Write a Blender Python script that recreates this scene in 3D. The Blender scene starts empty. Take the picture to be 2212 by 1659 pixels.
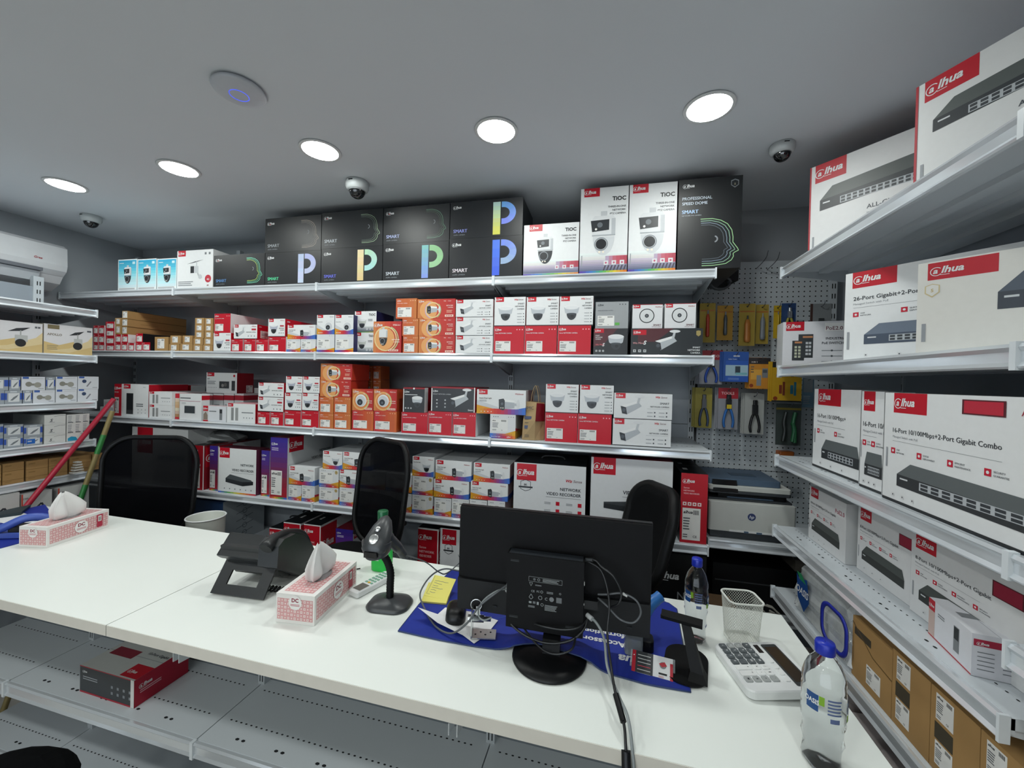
import bpy, math, random
from mathutils import Vector, Matrix
random.seed(7)
C = bpy.context.scene.collection
SC = bpy.context.scene
PI = math.pi
# ---------------------------------------------------------------- camera, light, exposure
F_PX, YAW, PITCH, ROLL, EYE = 857.44, -.228, -.0089, .0242, Vector((0, 0, 1.75))
cy_, sy_, cp_, sp_ = math.cos(YAW), math.sin(YAW), math.cos(PITCH), math.sin(PITCH)
FWD = Vector((sy_*cp_, cy_*cp_, sp_))
R0 = Vector((cy_, -sy_, 0)); U0 = R0.cross(FWD)
RGT = math.cos(ROLL)*R0 + math.sin(ROLL)*U0
UPV = -math.sin(ROLL)*R0 + math.cos(ROLL)*U0
cd = bpy.data.cameras.new('camera'); cam = bpy.data.objects.new('camera', cd); C.objects.link(cam)
cd.sensor_width = 36; cd.lens = F_PX/2212*36; cd.clip_start = .02
m_ = Matrix((RGT, UPV, -FWD)).transposed().to_4x4(); m_.translation = EYE
cam.matrix_world = m_
SC.camera = cam
w = bpy.data.worlds.new('world'); SC.world = w; w.use_nodes = True
w.node_tree.nodes['Background'].inputs[0].default_value = (.80, .90, 1, 1)
w.node_tree.nodes['Background'].inputs[1].default_value = 2.2      # daylight let in by the added front window
SC.view_settings.view_transform = 'Standard'; SC.view_settings.look = 'None'
SC.view_settings.gamma = 1; SC.view_settings.use_curve_mapping = False
SC.view_settings.exposure = 0.86
SC.cycles.use_denoising = True; SC.cycles.adaptive_threshold = .02
SC.cycles.max_bounces = 7; SC.cycles.diffuse_bounces = 3; SC.cycles.glossy_bounces = 3
SC.cycles.transmission_bounces = 6; SC.cycles.transparent_max_bounces = 8
SC.cycles.sample_clamp_indirect = 4; SC.cycles.caustics_refractive = False; SC.cycles.caustics_reflective = False
LAMP = 54.0          # strength of the ceiling light diffusers
LAMPCOL = (.93, .985, 1.0)
# ---------------------------------------------------------------- pixel -> place helpers (planes of the real room)
def ray(x, y): return FWD + RGT*((x-1106)/F_PX) - UPV*((y-829.5)/F_PX)
def onY(x, y, p): d = ray(x, y); return EYE + d*(p/d.y)
def onX(x, y, p): d = ray(x, y); return EYE + d*(p/d.x)
def onZ(x, y, z): d = ray(x, y); return EYE + d*((z-EYE.z)/d.z)
def proj(p):
    d = Vector(p)-EYE; return (1106+F_PX*d.dot(RGT)/d.dot(FWD), 829.5-F_PX*d.dot(UPV)/d.dot(FWD))
def bis(fn, t, a, b):
    fa = fn(a)-t
    for _ in range(40):
        m = (a+b)/2; fm = fn(m)-t
        if (fm > 0) == (fa > 0): a, fa = m, fm
        else: b = m
    return (a+b)/2
# ---------------------------------------------------------------- materials
MATS = {}
def lin(c): return c/12.92 if c <= .04045 else ((c+.055)/1.055)**2.4
def mat(name, hexcol, rough=.5, metal=0, noise=.04, nscale=30, emis=0, alpha=1, trans=0, ior=1.45, coat=0, bump=0, spec=.5):
    if name in MATS: return MATS[name]
    m = bpy.data.materials.new(name); m.use_nodes = True; nt = m.node_tree; b = nt.nodes['Principled BSDF']
    rgb = [lin(int(hexcol[i:i+2], 16)/255) for i in (1, 3, 5)]
    b.inputs['Roughness'].default_value = rough; b.inputs['Metallic'].default_value = metal
    b.inputs['IOR'].default_value = ior; b.inputs['Specular IOR Level'].default_value = spec; b.inputs['Coat Weight'].default_value = coat
    b.inputs['Base Color'].default_value = (*rgb, 1)
    if noise or bump:
        tc = nt.nodes.new('ShaderNodeTexCoord'); n = nt.nodes.new('ShaderNodeTexNoise'); n.inputs['Scale'].default_value = nscale
        n.inputs['Detail'].default_value = 2
        nt.links.new(tc.outputs['Object'], n.inputs['Vector'])
        if noise:
            mx = nt.nodes.new('ShaderNodeMixRGB'); mx.blend_type = 'MIX'
            mx.inputs[1].default_value = (*[c*(1-noise) for c in rgb], 1); mx.inputs[2].default_value = (*[min(1, c*(1+noise)) for c in rgb], 1)
            nt.links.new(n.outputs[0], mx.inputs[0]); nt.links.new(mx.outputs[0], b.inputs['Base Color'])
        if bump:
            bp = nt.nodes.new('ShaderNodeBump'); bp.inputs['Strength'].default_value = bump; bp.inputs['Distance'].default_value = .002
            nt.links.new(n.outputs[0], bp.inputs['Height']); nt.links.new(bp.outputs[0], b.inputs['Normal'])
    if emis:
        b.inputs['Emission Color'].default_value = (*rgb, 1); b.inputs['Emission Strength'].default_value = emis
    if alpha < 1: b.inputs['Alpha'].default_value = alpha
    if trans: b.inputs['Transmission Weight'].default_value = trans
    MATS[name] = m; return m
def H(hexcol): return mat('print_'+hexcol[1:], hexcol, .42, noise=.03, nscale=60)
steel = mat('shelf_enamel', '#cfd6dc', .32, noise=.03, nscale=4)
panelm = mat('panel_enamel', '#9aa3ad', .45, noise=.04, nscale=3)
railm = mat('rail_plastic', '#e2e8ee', .15, .4, noise=.03, nscale=5)
capm = mat('cap_plastic', '#dfe6ec', .35)
dark = mat('dark_hole', '#15181b', .8, noise=0)
white_lam = mat('white_laminate', '#f0f5f1', .38, noise=.012, nscale=6)
black_pl = mat('black_plastic', '#0c0d0f', .38, noise=.06, spec=.3)
blackm = mat('black_matt', '#08090a', .6, noise=.06, spec=.2)
dgrey = mat('dark_grey_plastic', '#3a3d40', .38, noise=.05)
grey_pl = mat('grey_plastic', '#8d9397', .4)
white_pl = mat('white_plastic', '#e4e7e8', .35)
chrome = mat('bright_metal', '#c9cbcb', .22, .9)
WHITE, RED, DK, BLK = '#e9ecee', '#c01228', '#30343a', '#16191c'
CARTON = mat('carton_kraft', '#a98554', .8, noise=.1, nscale=14)
# ---------------------------------------------------------------- mesh builder
class MB:
    def __init__(s): s.v = []; s.f = []; s.m = []; s.sm = []; s.mats = []; s.M = None
    def mi(s, m):
        if isinstance(m, str): m = H(m)
        if m not in s.mats: s.mats.append(m)
        return s.mats.index(m)
    def add(s, vs, fs, m, smooth=False):
        o = len(s.v); i = s.mi(m)
        s.v += [tuple(s.M @ Vector(p)) if s.M else tuple(p) for p in vs]
        for f in fs: s.f.append([o+k for k in f]); s.m.append(i); s.sm.append(smooth)
    def poly(s, pts, m): s.add(pts, [range(len(pts))], m)
    def box(s, a, b, m):
        x0, y0, z0 = a; x1, y1, z1 = b
        s.add([(x0,y0,z0),(x1,y0,z0),(x1,y1,z0),(x0,y1,z0),(x0,y0,z1),(x1,y0,z1),(x1,y1,z1),(x0,y1,z1)],
              [(0,3,2,1),(4,5,6,7),(0,1,5,4),(1,2,6,5),(2,3,7,6),(3,0,4,7)], m)
    def loft(s, rings, m, cap=True, smooth=True, closed=False):
        n = len(rings[0]); vs = [p for r in rings for p in r]; fs = []
        R = len(rings)
        for i in range(R if closed else R-1):
            for j in range(n):
                k = (j+1) % n; i2 = (i+1) % R; fs.append((i*n+j, i*n+k, i2*n+k, i2*n+j))
        s.add(vs, fs, m, smooth)
        if cap and not closed:
            s.add(rings[0], [list(range(n))[::-1]], m); s.add(rings[-1], [range(n)], m)
    def lathe(s, prof, m, c=(0,0,0), n=24, smooth=True, cap=True):
        s.loft([[(c[0]+r*math.cos(2*PI*j/n), c[1]+r*math.sin(2*PI*j/n), c[2]+z) for j in range(n)] for r, z in prof], m, cap, smooth)
    def tube(s, pts, r, m, n=8, cap=True, closed=False):
        pts = [Vector(p) for p in pts]; rings = []; N = len(pts); prev = None
        for i, p in enumerate(pts):
            if closed: t = pts[(i+1) % N]-pts[i-1]
            else: t = pts[min(i+1, N-1)]-pts[max(i-1, 0)]
            t.normalize()
            if prev is None:
                a = Vector((0,0,1)) if abs(t.z) < .9 else Vector((1,0,0)); u = t.cross(a).normalized()
            else: u = (prev-t*prev.dot(t)).normalized()
            prev = u; v = t.cross(u); rr = r[i] if isinstance(r, (list, tuple)) else r
            rings.append([tuple(p+rr*(math.cos(2*PI*j/n)*u+math.sin(2*PI*j/n)*v)) for j in range(n)])
        s.loft(rings, m, cap, True, closed)
    def rbox(s, c, w, d, z0, z1, r, m, ch=.002, n=5, smooth=False):
        def ring(z, ins): return [(c[0]+x, c[1]+y, z) for x, y in rrect(w-2*ins, d-2*ins, max(r-ins, .0005), n)]
        s.loft([ring(z0, ch), ring(z0+ch, 0), ring(z1-ch, 0), ring(z1, ch)], m, True, smooth)
    def build(s, name, parent=None, loc=None, rotz=0, mesh=None):
        me = mesh
        if me is None:
            me = bpy.data.meshes.new(name); me.from_pydata(s.v, [], s.f)
            for m in s.mats: me.materials.append(m)
            me.polygons.foreach_set('material_index', s.m); me.polygons.foreach_set('use_smooth', s.sm); me.update()
        o = bpy.data.objects.new(name, me); C.objects.link(o)
        if parent: o.parent = parent
        if loc is not None: o.location = loc
        o.rotation_euler.z = rotz
        return o
def rrect(w, d, r, n=5):
    out = []
    for cx, cy, a in ((w/2-r, d/2-r, 0), (-w/2+r, d/2-r, PI/2), (-w/2+r, -d/2+r, PI), (w/2-r, -d/2+r, 3*PI/2)):
        out += [(cx+r*math.cos(a+PI/2*k/n), cy+r*math.sin(a+PI/2*k/n)) for k in range(n+1)]
    return out
def smooth_path(pts, n=8):
    P = [Vector(p) for p in pts]; P = [2*P[0]-P[1]]+P+[2*P[-1]-P[-2]]; out = []
    for i in range(1, len(P)-2):
        a, b, c, d = P[i-1:i+3]
        for k in range(n):
            t = k/n; out.append(.5*((2*b)+(c-a)*t+(2*a-5*b+4*c-d)*t*t+(3*b-a-3*c+d)*t**3))
    out.append(P[-2]); return out
def tag(o, label=None, cat=None, group=None, kind=None):
    if label: o['label'] = label
    if cat: o['category'] = cat
    if group: o['group'] = group
    if kind: o['kind'] = kind
    return o
def empty(name, loc, rotz=0):
    o = bpy.data.objects.new(name, None); C.objects.link(o); o.location = loc; o.rotation_euler.z = rotz
    o.empty_display_size = .05; return o
def tree_copy(o, parent=None):
    c = o.copy(); C.objects.link(c)
    if parent: c.parent = parent
    for ch in [x for x in KIDS(o)]: tree_copy(ch, c)
    return c
def KIDS(o): return [x for x in bpy.data.objects if x.parent == o]
# ---------------------------------------------------------------- text as flat printed polygons
TXT = {}
def txt(st, bold=0, it=False):
    k = (st, bold, it)
    if k in TXT: return TXT[k]
    cu = bpy.data.curves.new('t', 'FONT'); cu.body = st; cu.size = 1; cu.resolution_u = 2; cu.offset = bold
    cu.shear = .25 if it else 0; cu.fill_mode = 'FRONT'
    ob = bpy.data.objects.new('t', cu); me = ob.to_mesh()
    vs = [(v.co.x, v.co.y) for v in me.vertices]; fs = [tuple(p.vertices) for p in me.polygons]
    ob.to_mesh_clear(); bpy.data.objects.remove(ob); bpy.data.curves.remove(cu)
    xs = [v[0] for v in vs] or [0]
    TXT[k] = (vs, fs, min(xs), max(xs)); return TXT[k]
class Cv:
    """a printed face: fractions 0..1 of its width and height"""
    def __init__(s, mb, P, U, V, W, Hh, e=.0004):
        s.mb = mb; s.P = Vector(P); s.U = Vector(U); s.V = Vector(V); s.N = s.U.cross(s.V); s.W = W; s.H = Hh; s.e = e; s.k = 0
        s.a = Hh/W
    def pt(s, x, y, l): return s.P+s.U*(x*s.W)+s.V*(y*s.H)+s.N*(l*s.e*.35+.00005+s.k*.000006)
    def P_(s, pts, m, l=1): s.k += 1; s.mb.poly([s.pt(x, y, l) for x, y in pts], m)
    def R(s, x0, y0, x1, y1, m, l=1): s.P_([(x0,y0),(x1,y0),(x1,y1),(x0,y1)], m, l)
    def C(s, cx, cy, r, m, l=1, ry=None, a0=0, a1=2*PI, n=20):
        ry = r if ry is None else ry
        full = a1-a0 > 6.28; k = n if full else n+1
        s.P_([(cx+r*s.a*math.cos(a0+(a1-a0)*i/n), cy+ry*math.sin(a0+(a1-a0)*i/n)) for i in range(k)], m, l)
    def ring(s, cx, cy, r, w_, m, l=1, a0=0, a1=2*PI, n=20, ry=None):
        ry = ry or r; q = ry/r
        for i in range(n):
            t0 = a0+(a1-a0)*i/n; t1 = a0+(a1-a0)*(i+1)/n
            s.P_([(cx+(r-w_)*s.a*math.cos(t0), cy+q*(r-w_)*math.sin(t0)), (cx+r*s.a*math.cos(t0), cy+q*r*math.sin(t0)),
                  (cx+r*s.a*math.cos(t1), cy+q*r*math.sin(t1)), (cx+(r-w_)*s.a*math.cos(t1), cy+q*(r-w_)*math.sin(t1))], m, l)
    def L(s, pts, w_, m, l=1):
        for (x0, y0), (x1, y1) in zip(pts, pts[1:]):
            dx, dy = (x1-x0)/s.a, y1-y0; q = math.hypot(dx, dy) or 1; nx, ny = -dy/q*w_/2*s.a, dx/q*w_/2
            s.P_([(x0-nx,y0-ny),(x1-nx,y1-ny),(x1+nx,y1+ny),(x0+nx,y0+ny)], m, l)
    def T(s, st, x, y, size, m, l=2, bold=.012, it=False, al='l', maxw=None):
        s.k += 1
        if 'M' in st and bold > .005:
            for q in (-1, 1): s.T(st, x+q*bold*.9*size*s.a, y, size, m, l+.5+q*.5, 0, it, al, maxw)
            return
        vs, fs, a, b = txt(st, bold, it); k = size*s.H/s.W; wd = (b-a)*k
        if maxw and wd > maxw: k *= maxw/wd; wd = maxw
        ox = x-a*k if al == 'l' else (x-b*k if al == 'r' else x-(a+b)/2*k)
        s.mb.add([s.pt(ox+u*k, y+v*size, l) for u, v in vs], fs, m)
    def grad(s, x0, y0, x1, y1, cols, n=12, l=1, vert=False):
        for i in range(n):
            t = i/(n-1)*(len(cols)-1); j = min(int(t), len(cols)-2); u = t-j
            c = [round(int(cols[j][k:k+2], 16)*(1-u)+int(cols[j+1][k:k+2], 16)*u) for k in (1, 3, 5)]
            h = '#%02x%02x%02x' % tuple(min(255, (q+4)//8*8) for q in c)
            if vert: s.R(x0, y0+(y1-y0)*i/n, x1, y0+(y1-y0)*(i+1)/n, h, l)
            else: s.R(x0+(x1-x0)*i/n, y0, x0+(x1-x0)*(i+1)/n, y1, h, l)
    # --- repeated printed marks
    def lg(s, x, y, size, m=WHITE, l=3):
        """the maker's wordmark: a ringed a followed by slanting letters"""
        vs, fs, a, b = txt('a', .03, True); k = size*s.a
        s.T('a', x, y, size*.9, m, l, .025, True)
        s.ring(x+.27*k, y+.22*size, size*.52, size*.08, m, l, .75, 5.6, 14)
        s.T('lhua', x+.66*k, y, size*1.08, m, l, .03, True)
        s.R(x+.62*k, y-.24*size, x+1.35*k, y-.18*size, m, l)
    def patch(s, x0, y0, x1, y1, m=RED):
        s.R(x0, y0, x1, y1, m, 1); k = min((y1-y0)*.5, (x1-x0)/s.a*.33)
        s.lg(x0+(x1-x0)*.08, y0+(y1-y0)*.36, k)
    def bars(s, x0, y0, x1, y1, n, m='#7d8288', l=2, th=.45, ragged=True):
        rr = random.Random(n)
        for i in range(n):
            yy = y1-(y1-y0)*(i+.5)/n; hh = (y1-y0)/n*th/2
            s.R(x0, yy-hh, x1-(x1-x0)*(rr.random()*.4 if ragged else 0), yy+hh, m, l)
    def sticker(s, x0, y0, x1, y1):
        s.R(x0, y0, x1, y1, '#eeeeec', 2); w_, h = x1-x0, y1-y0
        s.T('alhua', x0+.05*w_, y1-.17*h, .13*h, BLK, 3, .03, True)
        s.bars(x0+.05*w_, y0+.3*h, x0+.55*w_, y0+.72*h, 5, '#5c6066', 3)
        for i in range(7): s.R(x0+(.6+i*.045)*w_, y1-.2*h, x0+(.625+i*.045)*w_, y1-.06*h, BLK, 3)
        s.bars(x0+.05*w_, y0+.06*h, x0+.45*w_, y0+.2*h, 2, '#5c6066', 3)
        s.T('CE', x0+.6*w_, y0+.08*h, .1*h, BLK, 3, .01)
    def icons(s, x0, x1, y, r, n, m, ink=None, l=2):
        for i in range(n):
            cx = x0+(x1-x0)*(i+.5)/n
            s.R(cx-r*s.a, y-r, cx+r*s.a, y+r, m, l)
            if ink: s.C(cx, y, r*.5, ink, l+1, n=6)
# ---------------------------------------------------------------- cartons and their printed faces
class Box:
    def __init__(s, W, D, Hh, top=WHITE, side=WHITE, front=WHITE, left=None):
        s.W, s.D, s.Hh = W, D, Hh; mb = s.mb = MB(); s.sts = []; s.ex = []
        a, b, c, d = (-W/2, 0), (W/2, 0), (W/2, D), (-W/2, D)
        def q(p, r, m): mb.poly([(*p, 0), (*r, 0), (*r, Hh), (*p, Hh)], m)
        q(a, b, front); q(b, c, side); q(c, d, side); q(d, a, left or side)
        mb.poly([(*a, Hh), (*b, Hh), (*c, Hh), (*d, Hh)], top); mb.poly([(*d, 0), (*c, 0), (*b, 0), (*a, 0)], side)
        s.F = Cv(mb, (-W/2, 0, 0), (1,0,0), (0,0,1), W, Hh)
        s.Rt = Cv(mb, (W/2, 0, 0), (0,1,0), (0,0,1), D, Hh); s.Lt = Cv(mb, (-W/2, D, 0), (0,-1,0), (0,0,1), D, Hh)
        s.T = Cv(mb, (-W/2, 0, Hh), (1,0,0), (0,1,0), W, D)
        t = Cv(mb, (-W/2, 0, Hh), (1,0,0), (0,1,0), W, D)          # flap slit along the lid
        t.L([(0, .5), (1, .5)], .012, '#9a9ea3')
    def new(s): s.sts.append(MB()); return s.sts[-1]
    SF = property(lambda s: Cv(s.new(), (-s.W/2, 0, 0), (1,0,0), (0,0,1), s.W, s.Hh))
    SR = property(lambda s: Cv(s.new(), (s.W/2, 0, 0), (0,1,0), (0,0,1), s.D, s.Hh))
    SL = property(lambda s: Cv(s.new(), (-s.W/2, s.D, 0), (0,-1,0), (0,0,1), s.D, s.Hh))
def dome(c, cx, cy, s, tint='#bfc5cc'):
    c.C(cx, cy+.32*s, .42*s, '#eef0f2', 1, ry=.14*s)
    c.P_([(cx-.42*s*c.a, cy+.32*s), (cx-.36*s*c.a, cy+.02*s), (cx-.24*s*c.a, cy-.06*s), (cx+.24*s*c.a, cy-.06*s), (cx+.36*s*c.a, cy+.02*s), (cx+.42*s*c.a, cy+.32*s)], tint, 2)
    c.C(cx, cy+.30*s, .38*s, '#e6e9ec', 3, ry=.1*s)
    c.C(cx, cy-.04*s, .27*s, '#2a2d31', 3, ry=.34*s, a0=PI, a1=2*PI)
    c.C(cx, cy-.04*s, .27*s, '#3d4247', 4, ry=.05*s); c.C(cx+.04*s*c.a, cy-.18*s, .09*s, '#101214', 4)
def bullet(c, cx, cy, s, flip=1, arm='up'):
    f = flip*s*c.a
    c.P_([(cx-.52*f, cy+.12*s), (cx+.25*f, cy+.34*s), (cx+.42*f, cy+.14*s), (cx-.30*f, cy-.30*s)][::flip], '#b9bfc5', 2)
    c.P_([(cx-.56*f, cy+.14*s), (cx+.22*f, cy+.38*s), (cx+.30*f, cy+.30*s), (cx-.36*f, cy+.06*s)][::flip], '#f2f4f5', 3)
    c.P_([(cx-.58*f, cy+.12*s), (cx-.32*f, cy+.06*s), (cx-.26*f, cy-.28*s), (cx-.50*f, cy-.24*s)][::flip], '#1c1f23', 4)
    c.C(cx-.42*f, cy-.08*s, .09*s, '#4a4f55', 5, n=10)
    if arm == 'up':
        c.P_([(cx+.18*f, cy+.28*s), (cx+.30*f, cy+.28*s), (cx+.36*f, cy+.56*s), (cx+.26*f, cy+.56*s)][::flip], '#c3c8cd', 3)
        c.C(cx+.32*f, cy+.6*s, .24*s, '#e3e6e9', 3, ry=.07*s)
    else:
        c.P_([(cx+.36*f, cy+.26*s), (cx+.62*f, cy+.12*s), (cx+.62*f, cy+.02*s), (cx+.36*f, cy+.12*s)][::flip], '#c3c8cd', 3)
        c.C(cx+.68*f, cy+.06*s, .1*s, '#e3e6e9', 4, ry=.26*s)
def squat(c, cx, cy, s):            # forward-looking bullet with a square black face
    c.P_([(cx-.2*s*c.a, cy+.28*s), (cx+.5*s*c.a, cy+.2*s), (cx+.5*s*c.a, cy-.2*s), (cx-.2*s*c.a, cy-.3*s)], '#b4bac1', 2)
    c.P_([(cx-.2*s*c.a, cy+.3*s), (cx+.5*s*c.a, cy+.22*s), (cx+.5*s*c.a, cy+.1*s), (cx-.2*s*c.a, cy+.14*s)], '#f3f5f6', 3)
    c.P_([(cx-.42*s*c.a, cy+.26*s), (cx-.14*s*c.a, cy+.32*s), (cx-.06*s*c.a, cy+.2*s), (cx-.06*s*c.a, cy-.3*s), (cx-.16*s*c.a, cy-.36*s), (cx-.4*s*c.a, cy-.28*s)], '#1f2226', 4)
    c.C(cx-.22*s*c.a, cy+.02*s, .08*s, '#5a6066', 5, n=10)
    for dx in (-.28, -.16): c.R(cx+(dx-.03)*s*c.a, cy-.25*s, cx+(dx+.03)*s*c.a, cy-.19*s, '#f5efe0', 5)
    c.C(cx+.72*s*c.a, cy, .1*s, '#dfe2e5', 3, ry=.27*s); c.R(cx+.48*s*c.a, cy-.06*s, cx+.7*s*c.a, cy+.06*s, '#b9bec4', 2)
def turret(c, cx, cy, s):
    c.C(cx, cy, .44*s, '#eceef0', 2); c.C(cx-.02*s*c.a, cy-.04*s, .38*s, '#cfd3d8', 3); c.C(cx-.08*s*c.a, cy-.12*s, .22*s, '#23262a', 4)
    c.C(cx-.08*s*c.a, cy-.14*s, .09*s, '#5c6269', 5, n=10); c.R(cx-.3*s*c.a, cy+.3*s, cx+.3*s*c.a, cy+.5*s, '#e2e5e8', 1)
def ptz(c, cx, cy, s, twin=True, bk='#2b2e32'):
    c.R(cx-.08*s*c.a, cy+.5*s, cx+.08*s*c.a, cy+.62*s, '#c9cdd1', 2)
    c.P_([(cx-.24*s*c.a, cy+.5*s), (cx+.24*s*c.a, cy+.5*s), (cx+.3*s*c.a, cy+.42*s), (cx+.3*s*c.a, cy), (cx-.3*s*c.a, cy), (cx-.3*s*c.a, cy+.42*s)], '#dfe2e5', 2)
    c.R(cx+.2*s*c.a, cy, cx+.3*s*c.a, cy+.42*s, '#bfc4c9', 3)
    if twin: c.P_([(cx-.34*s*c.a, cy+.38*s), (cx+.14*s*c.a, cy+.4*s), (cx+.14*s*c.a, cy+.12*s), (cx-.3*s*c.a, cy+.08*s)], '#2b2e32', 3); c.C(cx-.1*s*c.a, cy+.26*s, .07*s, '#6a7076', 4); c.C(cx-.2*s*c.a, cy+.15*s, .03*s, '#f5f5f0', 4)
    c.R(cx-.3*s*c.a, cy-.03*s, cx+.3*s*c.a, cy, '#aab0b6', 3)
    c.C(cx, cy-.05*s, .28*s, '#d3d7db' if bk != '#2b2e32' else bk, 2, ry=.5*s, a0=PI, a1=2*PI)
    c.C(cx-.06*s*c.a, cy-.25*s, .14*s, '#1c1e21', 4); c.ring(cx-.06*s*c.a, cy-.25*s, .18*s, .03*s, '#8c9298', 4)
    for dx in (-.1, 0): c.C(cx+dx*s*c.a, cy-.46*s, .03*s, '#f7eedd', 5, n=8)
def device(c, x0, y0, x1, y1, ports=0, top='#4c5256', fr='#2c3034', skew=.35):
    """a long flat box seen at an angle"""
    w, h = x1-x0, y1-y0
    c.P_([(x0, y0+.62*h), (x0+.16*w, y1), (x1-.08*w, y0+.55*h+skew*.2*h), (x1, y0+.42*h), (x0+.3*w, y0+.42*h)], top, 2)
    c.P_([(x0, y0+.62*h), (x0+.62*w, y0+.38*h), (x0+.62*w, y0), (x0, y0+.26*h)][::-1], fr, 3)
    c.P_([(x0+.62*w, y0+.38*h), (x1, y0+.5*h), (x1, y0+.2*h), (x0+.62*w, y0)][::-1], '#202327', 3)
    c.P_([(x0, y0+.62*h), (x0+.16*w, y1), (x1, y0+.5*h), (x0+.62*w, y0+.38*h)][::-1], top, 3)
def switchpic(c, x0, y0, x1, y1, n, top='#5b6266', fr='#2f3337', drop=.0):
    """rack switch: top plane, front with port blocks, running left to right"""
    w, h = x1-x0, y1-y0
    c.P_([(x0, y0+.48*h), (x0+.12*w, y1), (x1-.05*w, y1-drop*h), (x1, y0+.48*h-drop*h)][::-1], top, 2)
    c.P_([(x0, y0), (x1, y0-drop*h), (x1, y0+.48*h-drop*h), (x0, y0+.48*h)], fr, 2)
    px0, px1 = x0+.2*w, x0+.2*w+min(.66, .045*n)*w
    c.R(px0, y0+.1*h, px1, y0+.4*h, '#b9bfc4', 3); k = max(1, n//2)
    for r_ in (0, 1):
        for i in range(k):
            a = px0+(px1-px0)*(i+.15)/k; b = px0+(px1-px0)*(i+.85)/k
            c.R(a, y0+(.13+.14*r_)*h, b, y0+(.23+.14*r_)*h, '#3a3f44', 4)
    c.R(x0+.03*w, y0+.3*h, x0+.1*w, y0+.36*h, '#d8dcdf', 3)
RAIN = ['#d9a32a', '#dd5a32', '#c8263d', '#7a4a9c', '#3f6fc4']
def band(c, y1=.3, y0=0):
    c.grad(0, y0, 1, y0+(y1-y0)*.62, RAIN, 14, 1)
    c.P_([(0, y0+(y1-y0)*.6), (.35, y0+(y1-y0)*.6), (0, y1)], '#dd9a2c', 2); c.P_([(1, y0+(y1-y0)*.6), (.8, y0+(y1-y0)*.6), (1, y0+(y1-y0)*.85)], '#4273c6', 2)
    c.P_([(0, y1), (.0, y1+.2), (.55, y0+(y1-y0)*.62), (.35, y0+(y1-y0)*.62)], '#cfd3d8', 1)
    c.icons(.06, .34, y0+(y1-y0)*.25, .02, 4, '#f2e9d8')
def t_red(b, line='Sense NETWORK CAMERA', st=(.06, .1, .56, .46)):
    f = b.F; f.lg(.05, .84, .09); f.T(line, .05, .72, .06, WHITE, 2, .015, False, 'l', .55); f.icons(.72, .98, .87, .018, 3, '#f0c8cc')
    f.R(0, 0, .012, 1, '#d98c94'); f.R(0, .985, 1, 1, '#8f1422'); b.SF.sticker(*st)
    b.Rt.R(0, 0, .04, 1, WHITE)
def t_redt(b): t_red(b, 'NETWORK CAMERA', (.08, .08, .66, .58))
def t_domew(b):
    f = b.F; f.patch(.04, .84, .3, 1); f.T('Wiz', .64, .88, .08, RED, 2, .03, True); f.T('Sense', .76, .88, .08, '#5a2028', 2, 0, True, 'l', .2)
    dome(f, .36, .42, .62)
    for i, t in enumerate(('SMART', 'NETWORK', 'CAMERA')): f.T(t, .96, .74-.09*i, .075-.01*(i > 0), '#3a3f45', 2, .02, False, 'r', .3)
    for i in range(4): f.bars(.74, .4-.1*i, .9, .44-.1*i, 1, '#9a9fa5'); f.C(.94, .42-.1*i, .018, '#4a4f55', 2, n=8)
    f.R(0, 0, 1, .02, '#24272b'); b.Rt.patch(.05, .7, .3, 1)
def t_domes(b):
    f = b.F; f.patch(.05, .83, .32, 1); f.T('WizSense', .95, .88, .07, '#a0303c', 2, .01, True, 'r'); dome(f, .33, .42, .66, '#b4b9c8')
    f.R(.7, .56, .93, .64, '#b8283a'); f.T('NETWORK', .95, .44, .07, '#3a3f45', 2, .02, False, 'r'); f.T('CAMERA', .95, .34, .07, '#3a3f45', 2, .02, False, 'r')
    f.icons(.6, .96, .2, .025, 3, '#70757b'); f.R(0, 0, 1, .025, '#24272b'); b.Rt.lg(.06, .84, .08); b.SR.sticker(.08, .1, .6, .5)
def t_bulw(b):
    f = b.F; f.patch(.03, .8, .2, 1); f.T('Wiz', .72, .84, .1, RED, 2, .03, True); f.T('Sense', .81, .84, .1, '#5a2028', 2, 0, True, 'l', .15)
    bullet(f, .33, .40, .8)
    f.T('SMART', .95, .6, .11, '#3a3f45', 2, .02, False, 'r'); f.T('NETWORK CAMERA', .95, .48, .075, '#3a3f45', 2, .02, False, 'r', .38); f.R(.58, .42, .95, .425, '#8a8f95')
    for i in (0, 1):
        for j in (0, 1): f.bars(.58+.2*j, .25-.14*i, .68+.2*j, .3-.14*i, 1, '#9a9fa5'); f.C(.71+.2*j, .28-.14*i, .03, '#4a4f55', 2, n=8)
    f.R(0, 0, 1, .025, BLK)
def t_bulws(b):
    f = b.F; f.patch(.03, .8, .2, 1); f.T('WizSense', .96, .84, .1, '#a0303c', 2, .01, True, 'r', .24); bullet(f, .3, .38, .78)
    f.R(.76, .6, .95, .72, '#b8283a'); f.T('NETWORK CAMERA', .95, .44, .09, '#3a3f45', 2, .02, False, 'r', .42); f.icons(.56, .95, .2, .035, 3, '#70757b')
    f.R(0, 0, 1, .03, '#24272b'); b.Rt.lg(.06, .84, .08); b.SR.sticker(.1, .08, .7, .6)
def warm(f):
    f.grad(0, 0, 1, 1, ['#d27c48', '#cc603a', '#c23a32', '#b82c2e'], 10, 1); f.lg(.05, .85, .11)
    f.T('Wiz', .7, .86, .08, '#f0d6d0', 3, .02, True); f.T('Color', .81, .86, .08, '#f0d6d0', 3, .01, True, 'l', .16)
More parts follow.
